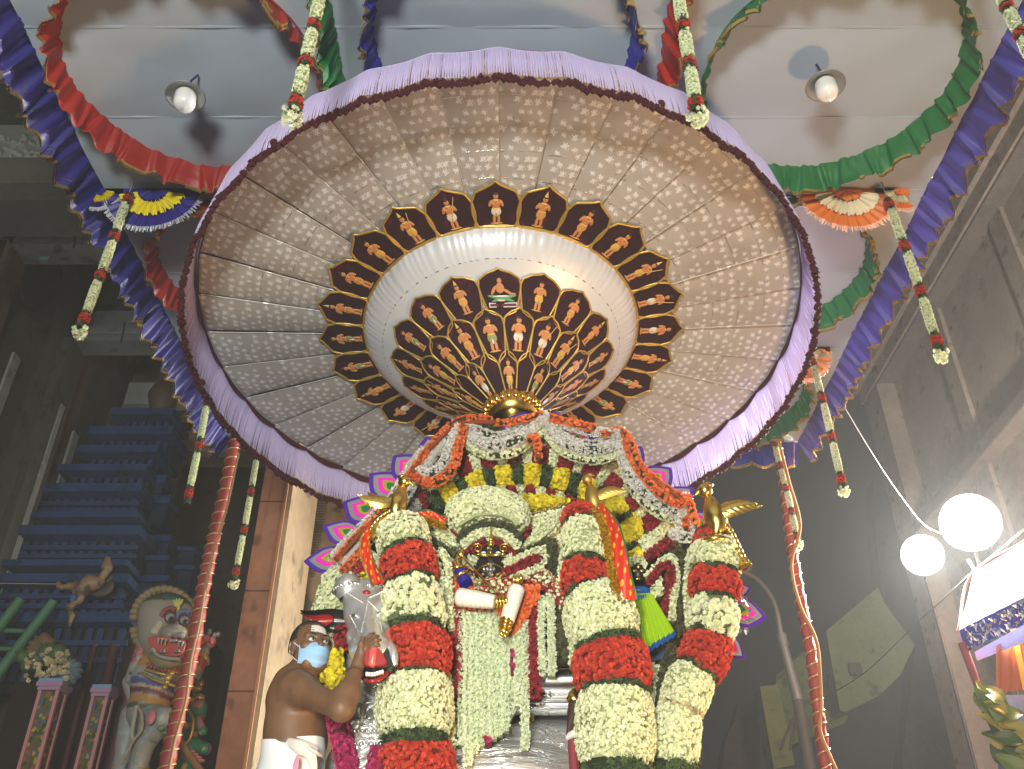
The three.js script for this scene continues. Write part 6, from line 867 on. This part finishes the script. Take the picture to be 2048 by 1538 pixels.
  // head
  const hc = Z(450, 420, d - 0.12); mk([[hc, V(0.24, 0.27, 0.2)], [Z(520, 470, d - 0.3), V(0.12, 0.075, 0.12)], [Z(430, 300, d - 0.16), V(0.22, 0.17, 0.16)]].map((b) => b), 0.05, 0.016, (x, y, z) => { const n = vnoise(x * 18, y * 18, 6); return y > Z(0, 300).y ? (n > 0.55 ? [0.04, 0.1, 0.06] : [0.06, 0.06, 0.03]) : x < Z(390, 0).x ? (n > 0.5 ? [0.36, 0.1, 0.08] : [0.2, 0.16, 0.1]) : [0.26, 0.23, 0.17]; }, 'head');
  const curlsG = []; for (let i = 0; i < 22; i++) { const a = PI * (1.16 - i / 21 * 1.26), p = Z(430 + cos(a) * 238, 350 - sin(a) * 238 + (a > PI ? 60 : 0), d - 0.02); curlsG.push(ell(p.x, p.y, p.z, 0.045, 0.036, 0.045, 10, 8)); const q = Z(430 + cos(a) * 190, 350 - sin(a) * 190, d - 0.06); curlsG.push(rod(q, p, 0.012, 0.016, 6)); } part('mane_curls', join(curlsG), std([0.25, 0.18, 0.07], 0.6), L); part('mane', grid(40, 8, (uu, v) => { const a = PI * (1.16 - uu * 1.26), r = lerp(60, 222, v), p = Z(430 + cos(a) * r, 350 - sin(a) * r, d + 0.05 - 0.05 * v); return p.toArray(); }), std([0.05, 0.045, 0.02], 0.8), L);
  for (const [x, y] of [[478, 340], [592, 362]]) { part('eye', O(x, y, 46, 42, 34, d - 0.32), W, L); part('eye_ring', (() => { const p = Z(x, y - 4, d - 0.345); return new THREE.TorusGeometry(0.044, 0.008, 8, 26).scale(1, 0.95, 1).translate(p.x, p.y, p.z); })(), std([0.1, 0.02, 0.03], 0.5), L); part('iris', O(x + 6, y + 10, 23, 23, 14, d - 0.352), std([0.1, 0.045, 0.02], 0.3), L); part('pupil', O(x + 8, y + 12, 11, 11, 8, d - 0.366), M.black, L); part('brow', tube([Z(x - 70, y - 10, d - 0.32), Z(x - 40, y - 62, d - 0.34), Z(x + 10, y - 76, d - 0.35), Z(x + 46, y - 50, d - 0.36)], 0.022, 24, 8), x < 500 ? std([0.25, 0.06, 0.05], 0.5) : std([0.12, 0.14, 0.22], 0.5), L); }
  part('nose', join([O(520, 440, 62, 50, 50, d - 0.36), O(478, 470, 34, 28, 30, d - 0.38), O(566, 478, 32, 28, 30, d - 0.38)]), W, L); part('nostrils', join([O(494, 494, 13, 8, 8, d - 0.405), O(545, 500, 13, 8, 8, d - 0.405)]), M.black, L); part('whisker_flame', join([O(395, 400, 40, 60, 22, d - 0.3), O(360, 440, 40, 38, 22, d - 0.3)]), std([0.44, 0.38, 0.24], 0.6), L);
  const mouth = [[332, 520], [400, 512], [480, 522], [590, 540], [600, 600], [560, 650], [470, 645], [390, 622], [345, 580]].map(([x, y]) => Z(x, y, d - 0.3)), msh = new THREE.Shape(new THREE.SplineCurve([...mouth, mouth[0]].map((p) => new THREE.Vector2(p.x, p.y))).getPoints(40)); part('mouth', new THREE.ExtrudeGeometry(msh, { depth: 0.08, bevelEnabled: true, bevelSize: 0.012, bevelThickness: 0.012, bevelSegments: 2 }).translate(0, 0, mouth[0].z - 0.02), red, L); part('lower_lip', tube([Z(335, 588, d - 0.4), Z(385, 640, d - 0.42), Z(470, 662, d - 0.43), Z(560, 668, d - 0.42)], 0.014, 30, 8), W, L);
  for (const [x, y, s] of [[382, 528, 1], [410, 530, 1], [440, 536, 1], [545, 552, 1.1], [572, 556, 1]]) { const p = Z(x, y, d - 0.42); part('fang', new THREE.ConeGeometry(0.013 * s, 0.055 * s, 10).rotateX(PI).translate(p.x, p.y, p.z), W, L); } for (const x of [405, 430, 525, 548]) { const p = Z(x, 600, d - 0.42); part('lower_tooth', new THREE.ConeGeometry(0.016, 0.03, 8).translate(p.x, p.y, p.z), W, L); } part('front_teeth', box(-0.03, 0.03, -0.01, 0.01, -0.01, 0.01, 0.004).rotateZ(-0.05).translate(...Z(500, 522, d - 0.42).toArray()), W, L);
  part('crest_leaf', join([0, 1, 2, 3].map((i) => { const p = Z(515 + i * 14, 215 + abs(i - 1.5) * 6, d - 0.34); return ell(0, 0, 0, 0.012, 0.04, 0.014).rotateZ(0.5 - i * 0.3).translate(p.x, p.y, p.z); }).concat([O(540, 270, 14, 40, 12, d - 0.34)])), std([0.5, 0.48, 0.12], 0.5), L);
  part('beard', ttube([Z(320, 640, d - 0.26), Z(430, 690, d - 0.32), Z(560, 690, d - 0.26)], (v) => 0.03 + 0.03 * sin(v * PI), 24, 10), std([0.22, 0.17, 0.08], 0.8), L);
  const bl = []; for (let i = 0; i < 9; i++) { const p = Z(300 + i * 28, 715 + i * 7, d - 0.27 - 0.03 * sin(i / 8 * PI)); bl.push(ell(p.x, p.y, p.z, 0.018, 0.022, 0.014, 8, 6)); } part('bead_collar', join(bl), std([0.3, 0.05, 0.02], 0.4), L); part('gold_chain', join([tube([Z(285, 700, d - 0.26), Z(400, 725, d - 0.29), Z(520, 760, d - 0.26)], 0.012, 20, 6), tube([Z(275, 745, d - 0.27), Z(390, 780, d - 0.3), Z(515, 800, d - 0.26)], 0.012, 20, 6), tube([Z(250, 775, d - 0.24), Z(340, 825, d - 0.28), Z(450, 862, d - 0.28), Z(510, 880, d - 0.24)], 0.013, 24, 6)]), gold, L); part('gold_pendant', join([O(460, 810, 30, 34, 20, d - 0.32), O(450, 850, 20, 20, 16, d - 0.32), O(434, 890, 22, 18, 18, d - 0.31), O(490, 780, 24, 24, 18, d - 0.31)]), gold, L);
  part('rope_loop', tube([Z(220, 1040, d - 0.24), Z(255, 1120, d - 0.28), Z(250, 1230, d - 0.26), Z(190, 1310, d - 0.24), Z(140, 1400, d - 0.22), Z(80, 1500, d - 0.2)], 0.012, 40, 6), std([0.36, 0.3, 0.2], 0.9), L); part('rope_strand', tube([Z(212, 1040, d - 0.24), Z(195, 1130, d - 0.26), Z(175, 1260, d - 0.24), Z(185, 1320, d - 0.24)], 0.018, 30, 6), std([0.4, 0.34, 0.24], 0.9), L); part('red_leaf', O(325, 1130, 34, 54, 14, d - 0.32), pinkM, L); part('knee_flowers', join([O(398, 1212, 26, 20, 10, d - 0.32), O(440, 1250, 30, 12, 10, d - 0.3), O(350, 1310, 40, 10, 10, d - 0.24)]), std([0.12, 0.2, 0.1], 0.6), L); part('ankle_ring', join([O(230, 1535, 80, 22, 80, d - 0.04), O(80, 1525, 72, 20, 72, d + 0.1)]), gold, L);
  // green rider beside the lion
  const R = thing('green_figure', 'small green painted rider figure with gold ornaments between lion statue and brown pillar', 'statue', Z(640, 1538).setY(0)), b = [[Z(690, 1060, d), Z(695, 1080, d), 0.085, 0.08], [Z(660, 1130, d), Z(620, 1260, d), 0.08, 0.09], [Z(620, 1260, d), Z(560, 1420, d), 0.1, 0.13], [Z(560, 1420, d), Z(560, 1700, d), 0.15, 0.2], [Z(690, 1150, d - 0.06), Z(740, 1240, d - 0.12), 0.04, 0.036], [Z(600, 1170, d - 0.06), Z(560, 1240, d - 0.14), 0.04, 0.036], [Z(640, 1340, d - 0.05), Z(760, 1380, d - 0.1), 0.06, 0.05]]; const [l, h] = bounds(b.flatMap((q) => [q[0], q[1]]), 0.22);
  part('body', colour(surface(body(b, 0.03), l, h, 0.016), (x, y, z) => { const n = vnoise(x * 16, y * 16, 2); return n > 0.7 ? [0.36, 0.1, 0.1] : n < 0.22 ? [0.4, 0.3, 0.06] : [0.02, 0.13, 0.06]; }), new THREE.MeshStandardMaterial({ vertexColors: true, roughness: 0.5, side: THREE.DoubleSide }), R); part('crown', join([O(640, 1000, 66, 34, 50, d - 0.02), O(600, 1020, 40, 30, 40, d - 0.03), O(710, 980, 44, 40, 40, d), O(720, 860, 26, 34, 26, d), O(690, 900, 40, 26, 30, d)]), gold, R); part('gold_chain', tube([Z(620, 1060, d - 0.09), Z(660, 1160, d - 0.13), Z(640, 1280, d - 0.13), Z(600, 1340, d - 0.12)], 0.014, 30, 6), gold, R); part('striped_sleeve', join([0, 1, 2, 3].map((i) => O(640 + i * 26, 1400 + i * 24, 36, 14, 30, d - 0.14))), pinkM, R); part('brown_strap', tube([Z(470, 1220, d - 0.3), Z(540, 1310, d - 0.3), Z(620, 1420, d - 0.28), Z(720, 1560, d - 0.26)], 0.03, 30, 8), std([0.16, 0.09, 0.03], 0.8), R);
}
// ---------- brown pillar and wall behind the priest ----------
{
  const d = 7.6, xa = at(430, 1538, d).x, xb = at(489, 1538, d).x, T = thing('corner_pillar', 'tall brown and cream building pillar left of the priest', 'pillar', V(xa, 0, -d)), z2 = -d - 1.05;
  part('brown_face', box(xa, xb, 0, 8.5, -d - 0.5, -d), plaster([0.5, 0.24, 0.14], 1), T); part('cream_side', box(xb + 0.001, xb + 0.05, 0, 8.5, z2, -d - 0.012), plaster([0.58, 0.46, 0.3], 1), T); part('worn_edge', box(xb - 0.012, xb + 0.012, 0, 8.5, -d - 0.011, -d + 0.012), std([0.42, 0.2, 0.1], 0.8), T);
  for (const y of [1.9, 2.75, 3.6, 4.45, 5.3]) part('mortar_joint', box(xa - 0.002, xb - 0.014, y, y + 0.012, -d - 0.02, -d + 0.004), std([0.1, 0.035, 0.02], 0.9), T);
  const W = thing('building_wall', 'cream building wall behind the arch right of the brown pillar', 'wall', V(-1.5, 0, -9.2)); const wx = at(592, 1250, 9.0).x;
  part('wall_face', box(wx, -0.7, 0, 7.4, -9.3, -9.0), plaster([0.5, 0.38, 0.22], 1), W); part('dark_recess', box(xb - 0.4, wx - 0.002, 0, 8.2, -9.6, -9.25), std([0.015, 0.013, 0.01], 0.9), W);
  { const a = at(592, 1130, 8.9), b = at(645, 1245, 8.9), sh = new THREE.Shape([[a.x - 0.06, a.y], [b.x, b.y], [b.x, b.y - 1.6], [a.x - 0.06, b.y - 1.6]].map(([x, y]) => new THREE.Vector2(x, y))); part('shadow_wedge', new THREE.ExtrudeGeometry(sh, { depth: 0.06, bevelEnabled: false }).translate(0, 0, -8.98), plaster([0.2, 0.17, 0.12], 1), W); }  // darker wedge stands for the diagonal shadow on the wall
  const ptn = []; for (let i = 0; i < 12; i++) for (let j = 0; j < 40; j++) { const p = at(622 + (j % 2) * 2 + i * 3.6, 950 + j * 5.2, 8.99); if (i * 3.6 + j * 0.9 < 42) ptn.push(box(p.x - 0.006, p.x + 0.006, p.y - 0.008, p.y + 0.008, p.z, p.z + 0.006)); } part('pierced_pattern', join(ptn), std([0.12, 0.09, 0.05], 0.9), W).userData.kind = 'stuff';
  part('back_support', box(-1.4, 1.5, 0, 3.5, -9.8, -9.62), std([0.02, 0.02, 0.022], 0.9), W);
}
// ---------- right side of the street ----------
{
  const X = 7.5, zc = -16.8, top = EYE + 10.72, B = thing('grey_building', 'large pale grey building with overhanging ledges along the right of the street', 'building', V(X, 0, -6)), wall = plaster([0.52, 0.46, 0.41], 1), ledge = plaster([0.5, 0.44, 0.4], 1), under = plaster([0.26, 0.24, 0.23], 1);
  part('street_wall', box(X + 0.4, X + 0.7, 0, top + 4, zc + 0.2, 3), wall, B); part('end_wall', box(X + 0.7, X + 9, 0, top + 4, zc + 0.1, zc + 0.4), wall, B);
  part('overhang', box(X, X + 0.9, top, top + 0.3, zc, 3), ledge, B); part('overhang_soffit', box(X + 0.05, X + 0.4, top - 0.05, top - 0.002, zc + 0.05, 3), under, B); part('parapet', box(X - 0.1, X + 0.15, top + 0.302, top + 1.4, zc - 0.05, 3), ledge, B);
  part('corner_pier', box(X + 0.02, X + 0.399, 0, top - 0.052, zc + 0.15, zc + 0.9), ledge, B);
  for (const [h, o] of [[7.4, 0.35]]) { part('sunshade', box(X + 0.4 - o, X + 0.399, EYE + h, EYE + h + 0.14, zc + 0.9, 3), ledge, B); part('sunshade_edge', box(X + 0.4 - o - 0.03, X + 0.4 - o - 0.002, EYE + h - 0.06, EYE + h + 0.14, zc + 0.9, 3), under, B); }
  for (let i = 0; i < 6; i++) { const z = zc + 1.6 + i * 2.6; const w = part('window', box(X + 0.34, X + 0.398, EYE + 4.4, EYE + 6.4, z, z + 1.1), std([0.12, 0.12, 0.12], 0.5), B); part('pane', box(X + 0.32, X + 0.339, EYE + 4.5, EYE + 6.3, z + 0.08, z + 0.5), std([0.03, 0.035, 0.04], 0.1), w); part('pane', box(X + 0.32, X + 0.339, EYE + 4.5, EYE + 6.3, z + 0.58, z + 1.02), std([0.03, 0.035, 0.04], 0.1), w); part('pilaster', box(X + 0.32, X + 0.397, 0, top - 0.054, z + 1.4, z + 1.8), ledge, B); }
  // distant houses; greenish light on them is put into the wall colour
  function house(label, pts, d, c, extra) { const q = pts.map(([x, y]) => at(x, y, d)), t = thing('green_house', label, 'building', q[0].clone().setY(0)); const sh = new THREE.Shape(q.map((p) => new THREE.Vector2(p.x, p.y))); part('wall', new THREE.ExtrudeGeometry(sh, { depth: 0.5, bevelEnabled: false }).translate(0, 0, -d - 0.5), plaster(c, 0.4), t); if (extra) extra(t, d); return t; }
  house('dull green sloping house wall in front, right of the wrapped pole', [[1652, 1262], [1757, 1174], [1768, 1205], [1830, 1290], [1800, 1350], [1760, 1390], [1692, 1424], [1680, 1420]], 16, [0.13, 0.2, 0.09], (t, d) => { part('wall_lamp', box(-0.1, 0.1, -0.1, 0.1, 0, 0.1).translate(...at(1708, 1340, d - 0.02).toArray()), M.black, t); });
  house('darker green house wall behind the street lamp post', [[1552, 1352], [1590, 1318], [1625, 1288], [1646, 1420], [1700, 1424], [1690, 1446], [1560, 1500], [1545, 1500]], 16.6, [0.11, 0.18, 0.06]);
  house('narrow yellowish green wall strip at the foot of the lamp post', [[1520, 1374], [1556, 1368], [1590, 1530], [1548, 1538]], 16.3, [0.2, 0.27, 0.07]);
  house('dark grey plastered house beside the green walls', [[1470, 1440], [1478, 1400], [1512, 1384], [1520, 1480], [1520, 1560], [1440, 1560], [1450, 1480]], 17.5, [0.06, 0.06, 0.062]);
  house('tall dim house front behind the floodlights', [[1745, 960], [1800, 1000], [1900, 1160], [1960, 1380], [1960, 1560], [1800, 1560], [1830, 1290], [1768, 1205], [1752, 1100]], 19, [0.03, 0.03, 0.03]);
  // street lamp
  const L = thing('street_lamp', 'curved street lamp post standing before the green houses', 'street lamp', at(1608, 1538, 14).setY(0)), gal = std([0.22, 0.24, 0.24], 0.5, { metalness: 0.4 }); const P = (x, y) => at(x, y, 14);
  part('arm', tube([P(1470, 1140), P(1492, 1146), P(1515, 1160), P(1540, 1190), P(1553, 1222), P(1562, 1272)], 0.042, 40, 8), gal, L); const pt = P(1562, 1272), pb = P(1596, 1400); part('sleeve', rod(P(1562, 1268), P(1568, 1292), 0.075, 0.075), gal, L); part('post', rod(pt, pb, 0.06, 0.08), gal, L); part('lower_post', rod(pb, V(P(1610, 1470).x, 0, -14), 0.08, 0.12), std([0.07, 0.07, 0.075], 0.7), L); part('lamp_head', join([ell(...P(1468, 1140).toArray(), 0.3, 0.06, 0.12)]), gal, L); const st = []; for (const x of [1560, 1580, 1625, 1640]) st.push(tube([P(1600, 1410), P((1600 + x) / 2, 1450), P(x, 1500)], 0.02, 12, 5)); part('stay_wires', join(st), M.black, L);
  // floodlights that look into the picture
  for (const [x, y, d, r, lab, pw] of [[1940, 1045, 9.0, 0.27, 'larger glaring floodlight on a post above the white awning', 1], [1845, 1110, 9.6, 0.2, 'smaller glaring floodlight left of the larger one', 0.6]]) {
    const p = at(x, y, d), t = thing('glaring_floodlight', lab, 'floodlight', p.clone(), 'glaring floodlights on the street'), c = new THREE.Color(0xf4f6f2);
    t.lookAt(V(0.5, EYE + 1.2, -1.5));
    const lens = part('lens', new THREE.SphereGeometry(r, 32, 20).scale(1, 1, 0.45), new THREE.MeshStandardMaterial({ color: 0x111111, emissive: c, emissiveIntensity: 30 }), t, true); lens.castShadow = false; part('housing', lathe([[r * 1.12, 0.02], [r * 1.15, -0.02], [r * 0.9, -0.12], [r * 0.4, -0.16], [0.001, -0.17]], 32).rotateX(PI / 2), std([0.3, 0.3, 0.31], 0.4, { metalness: 0.6 }), t, true);
    const l = new THREE.SpotLight(c, 330 * pw, 0, 1.5, 0.7, 2); l.target.position.set(1.5, 0.5, 0); scene.add(l.target); l.position.copy(p).add(V(1.5, 0.5, 0).sub(p).normalize().multiplyScalar(r + 0.25)); l.castShadow = true; l.shadow.radius = r / 0.02 * 0.5; scene.add(l);
    solo('floodlight_post', lab.replace('glaring floodlight', 'floodlight support post').replace('larger floodlight support post on a post', 'support post of the larger floodlight').replace('smaller floodlight support post', 'support post of the smaller floodlight'), 'post', rod(V(p.x + 0.02, p.y - r - 0.02, p.z - 0.1), V(p.x + 0.02, 0, p.z - 0.1), 0.018), M.black);
  }
  // white awning of a stall, its cloth made to glow in place of lamplight on it
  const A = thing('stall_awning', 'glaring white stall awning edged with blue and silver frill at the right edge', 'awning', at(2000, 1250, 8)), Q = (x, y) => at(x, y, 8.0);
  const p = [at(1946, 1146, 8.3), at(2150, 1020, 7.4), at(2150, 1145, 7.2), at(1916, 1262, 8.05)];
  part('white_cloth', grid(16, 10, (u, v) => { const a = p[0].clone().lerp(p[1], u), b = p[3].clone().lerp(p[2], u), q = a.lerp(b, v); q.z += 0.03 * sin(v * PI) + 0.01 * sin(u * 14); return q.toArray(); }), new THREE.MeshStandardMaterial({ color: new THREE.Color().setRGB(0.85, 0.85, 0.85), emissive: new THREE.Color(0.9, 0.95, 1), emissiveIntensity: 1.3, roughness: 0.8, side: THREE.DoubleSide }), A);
  part('red_edge', tube([p[3].clone(), p[0].clone(), p[0].clone().lerp(p[1], 0.5), p[1].clone()], 0.012, 60, 6), std([0.4, 0.1, 0.08], 0.7), A);
  part('blue_frill', grid(140, 6, (u, v) => { const q = p[3].clone().lerp(p[2], u); const w = 0.03 * sin(u * 130) * (0.4 + v) + 0.015 * sin(u * 47); q.y -= v * (0.17 + 0.03 * sin(u * 61)); q.z += w + 0.03; q.x += w * 0.5; return q.toArray(); }), std([0.03, 0.035, 0.4], 0.35), A);
  const sv = []; for (let i = 0; i < 190; i++) { const u = rnd(), v = rnd(), q = p[3].clone().lerp(p[2], u); q.y -= 0.015 + v * 0.17; q.z += 0.05 + 0.02 * rnd(); sv.push(new THREE.OctahedronGeometry(rr(0.008, 0.02), 0).scale(rr(1, 2.6), 0.7, 0.5).rotateZ(rnd() * 3).translate(q.x, q.y, q.z)); } part('silver_spangles', join(sv), M.silver, A).userData.kind = 'stuff';
  part('under_panel', (() => { const o = V(0, -0.2, -0.02); return grid(8, 4, (u, v) => { const a = p[3].clone().add(V(0.12, -0.17, -0.05)).lerp(p[2].clone().add(V(0, -0.17, -0.05)), u); a.y -= v * 0.2 * (0.4 + u * 0.6); return a.toArray(); }); })(), std([0.35, 0.35, 0.33], 0.8), A);
  const oc = std([0.42, 0.1, 0.03], 0.7), S = thing('stall_backdrop', 'orange cloth wall of the stall below the white awning', 'stall', at(2030, 1300, 7.9)); part('orange_cloth', grid(20, 6, (u, v) => { const q = at(lerp(1992, 2120, u), lerp(1292 - 50 * u, 1385 - 10 * u, v), 7.9); q.z += 0.03 * sin(u * 40); return q.toArray(); }), oc, S); part('yellow_band', grid(4, 10, (u, v) => at(lerp(2012, 2024, u) + v * 34, lerp(1218, 1380, v), 7.85).toArray()), std([0.6, 0.35, 0.04], 0.6), S); part('blue_panel', grid(4, 4, (u, v) => at(lerp(1996, 2110, u), lerp(1390, 1560, v), 8.1).toArray()), std([0.03, 0.08, 0.2], 0.7), S);
  solo('stall_pole', 'thin red bound pole hanging below the awning corner', 'pole', rod(at(1924, 1286, 8.0), at(1966, 1400, 8.0), 0.035, 0.03), std([0.24, 0.06, 0.07], 0.7)); 
  const Pl = thing('leaf_bundle', 'bundle of yellow green banana leaves tied at the lower right edge', 'plant', at(2010, 1500, 7.9)); for (let i = 0; i < 46; i++) { const t = i / 45, c = at(lerp(1952, 2050, t) + rr(-16, 24), lerp(1376, 1530, t) + rr(-10, 40), 7.8 + rr(-0.1, 0.15)), a = rr(-1.2, -0.2) + rr(-0.5, 0.5), l = rr(0.16, 0.34), w = rr(0.04, 0.075), y = rnd(); const g = grid(6, 10, (u, v) => { const s = (u - 0.5) * 2 * w * sin(PI * (0.08 + v * 0.9)), x = (v - 0.3) * l; return [x, s, 0.04 * abs(u - 0.5) + 0.06 * sin(v * 2.5)]; }).rotateX(rr(-0.6, 0.6)).rotateZ(a).translate(c.x, c.y, c.z); part('leaf', g, std(y > 0.6 && t < 0.7 ? [0.28, 0.25, 0.03] : y > 0.3 ? [0.1, 0.17, 0.03] : [0.035, 0.08, 0.02], 0.5), Pl); } part('stem', ttube([at(1958, 1382, 7.95), at(1990, 1450, 7.95), at(2040, 1560, 7.95)], () => 0.05, 20, 8), std([0.05, 0.08, 0.03], 0.7), Pl);
  const wire = (lab, pts, r, m = M.steel) => solo('wire', lab, 'wire', tube(pts.map(([x, y, d]) => at(x, y, d)), r, 60, 5), m);
  wire('pale wire running from the ceiling frill down to the floodlights', [[1660, 765, 7.0], [1740, 900, 7.6], [1800, 990, 8.2], [1850, 1050, 8.7], [1890, 1070, 9]], 0.005, std([0.45, 0.45, 0.42], 0.6)); wire('white cable along the top of the stall awning', [[1950, 1140, 8.2], [2000, 1100, 7.9], [2060, 1050, 7.6], [2150, 985, 7.4]], 0.008, M.paintWhite); wire('thin wire crossing the dark street below the awning', [[1640, 1400, 13], [1720, 1352, 12], [1830, 1250, 10], [1950, 1140, 8.4]], 0.008, M.black); wire('short white stay above the awning corner', [[1936, 1118, 8.3], [1952, 1144, 8.25]], 0.014, M.paintWhite);
  // sodium street lamp just beyond the right edge of the picture: its orange light reaches the grey building and the pavilion's right side
  { const p = at(2290, 930, 7.6), t = thing('sodium_lamp', 'orange street lamp on a post beyond the right edge', 'street lamp', p.clone()), c = new THREE.Color(0xffa860); const g = part('bulb', new THREE.SphereGeometry(0.12, 20, 14), new THREE.MeshStandardMaterial({ color: 0x111111, emissive: c, emissiveIntensity: 12 }), t, true); part('hood', lathe([[0.05, 0.2], [0.13, 0.17], [0.22, 0.12], [0.2, 0.12], [0.05, 0.18]], 24), M.steel, t, true); part('post', rod(V(0, 0.19, 0), V(0, -p.y, 0), 0.05), M.steel, t, true).position.set(0.3, 0, 0); part('arm', rod(V(0, 0.2, 0), V(0.3, 0.2, 0), 0.025), M.steel, t, true);
    // unseen floodlight, added to brighten the grey building
    { const a = V(5.6, EYE + 3.2, -5.4), b = V(8, EYE + 7.5, -11.5), f = thing('added_floodlight', 'unseen floodlight added to brighten the grey building', 'floodlight', a.clone()); f.lookAt(b); part('lens', new THREE.PlaneGeometry(0.4, 0.26).translate(0, 0, -0.06), new THREE.MeshStandardMaterial({ color: 0x111111, emissive: new THREE.Color(0xffe2c0), emissiveIntensity: 4 }), f, true); part('housing', box(-0.22, 0.22, -0.15, 0.15, -0.2, -0.07), M.black, f, true); part('bracket', rod(V(0, -0.15, -0.12), V(0, -0.7, -0.12), 0.03), M.steel, f, true);
      const s = new THREE.SpotLight(0xfff2e6, 200, 0, 0.95, 1, 2); s.position.copy(a); s.target.position.copy(b); s.castShadow = true; s.shadow.radius = 8; scene.add(s, s.target); }
    const l = new THREE.PointLight(c, 46, 0, 2); l.position.copy(p); l.castShadow = true; l.shadow.radius = 5; scene.add(l); }
}
// ---------- lamps that light the scene ----------
for (const k of ['key', 'warm', 'front', 'gate']) {
  const L = LIGHTS[k], t = thing('floodlight', { key: 'large cool floodlight on a stand behind the viewer', warm: 'small warm floodlight on a stand beside the pavilion', front: 'low square floodlight in front aimed at the deity', gate: 'dim floodlight beside the pavilion aimed at the temple gateway' }[k], 'floodlight', L.at.clone());
  t.userData.group = 'floodlights on stands outside the picture';
  t.lookAt(L.to);
  const dz = -0.03;
  const face = new THREE.Mesh(new THREE.PlaneGeometry(L.w, L.h).translate(0, 0, dz), new THREE.MeshStandardMaterial({ color: 0x222222, emissive: L.color, emissiveIntensity: 1.5, roughness: 0.4 })); face.name = 'lamp_face'; t.add(face);
  const body = new THREE.Mesh(box(-L.w / 2 - 0.03, L.w / 2 + 0.03, -L.h / 2 - 0.03, L.h / 2 + 0.03, dz - 0.14, dz - 0.01), M.black); body.name = 'lamp_body'; t.add(body);
  const post = new THREE.Mesh(rod(V(0, -L.h / 2, dz - 0.08), V(0, -L.at.y + 0.1, dz + 0.3), 0.03), M.steel); post.name = 'stand'; t.add(post);
  if (L.spot) { const s = new THREE.SpotLight(L.color, L.power, 0, L.spot, 0.8, 2); s.position.copy(L.at); s.target.position.copy(L.to); s.castShadow = true; s.shadow.radius = 8; scene.add(s, s.target); continue; }
  const light = new THREE.RectAreaLight(L.color, L.power, L.w, L.h); light.position.copy(L.at); light.lookAt(L.to); scene.add(light);
}
renderer.render(scene, camera);
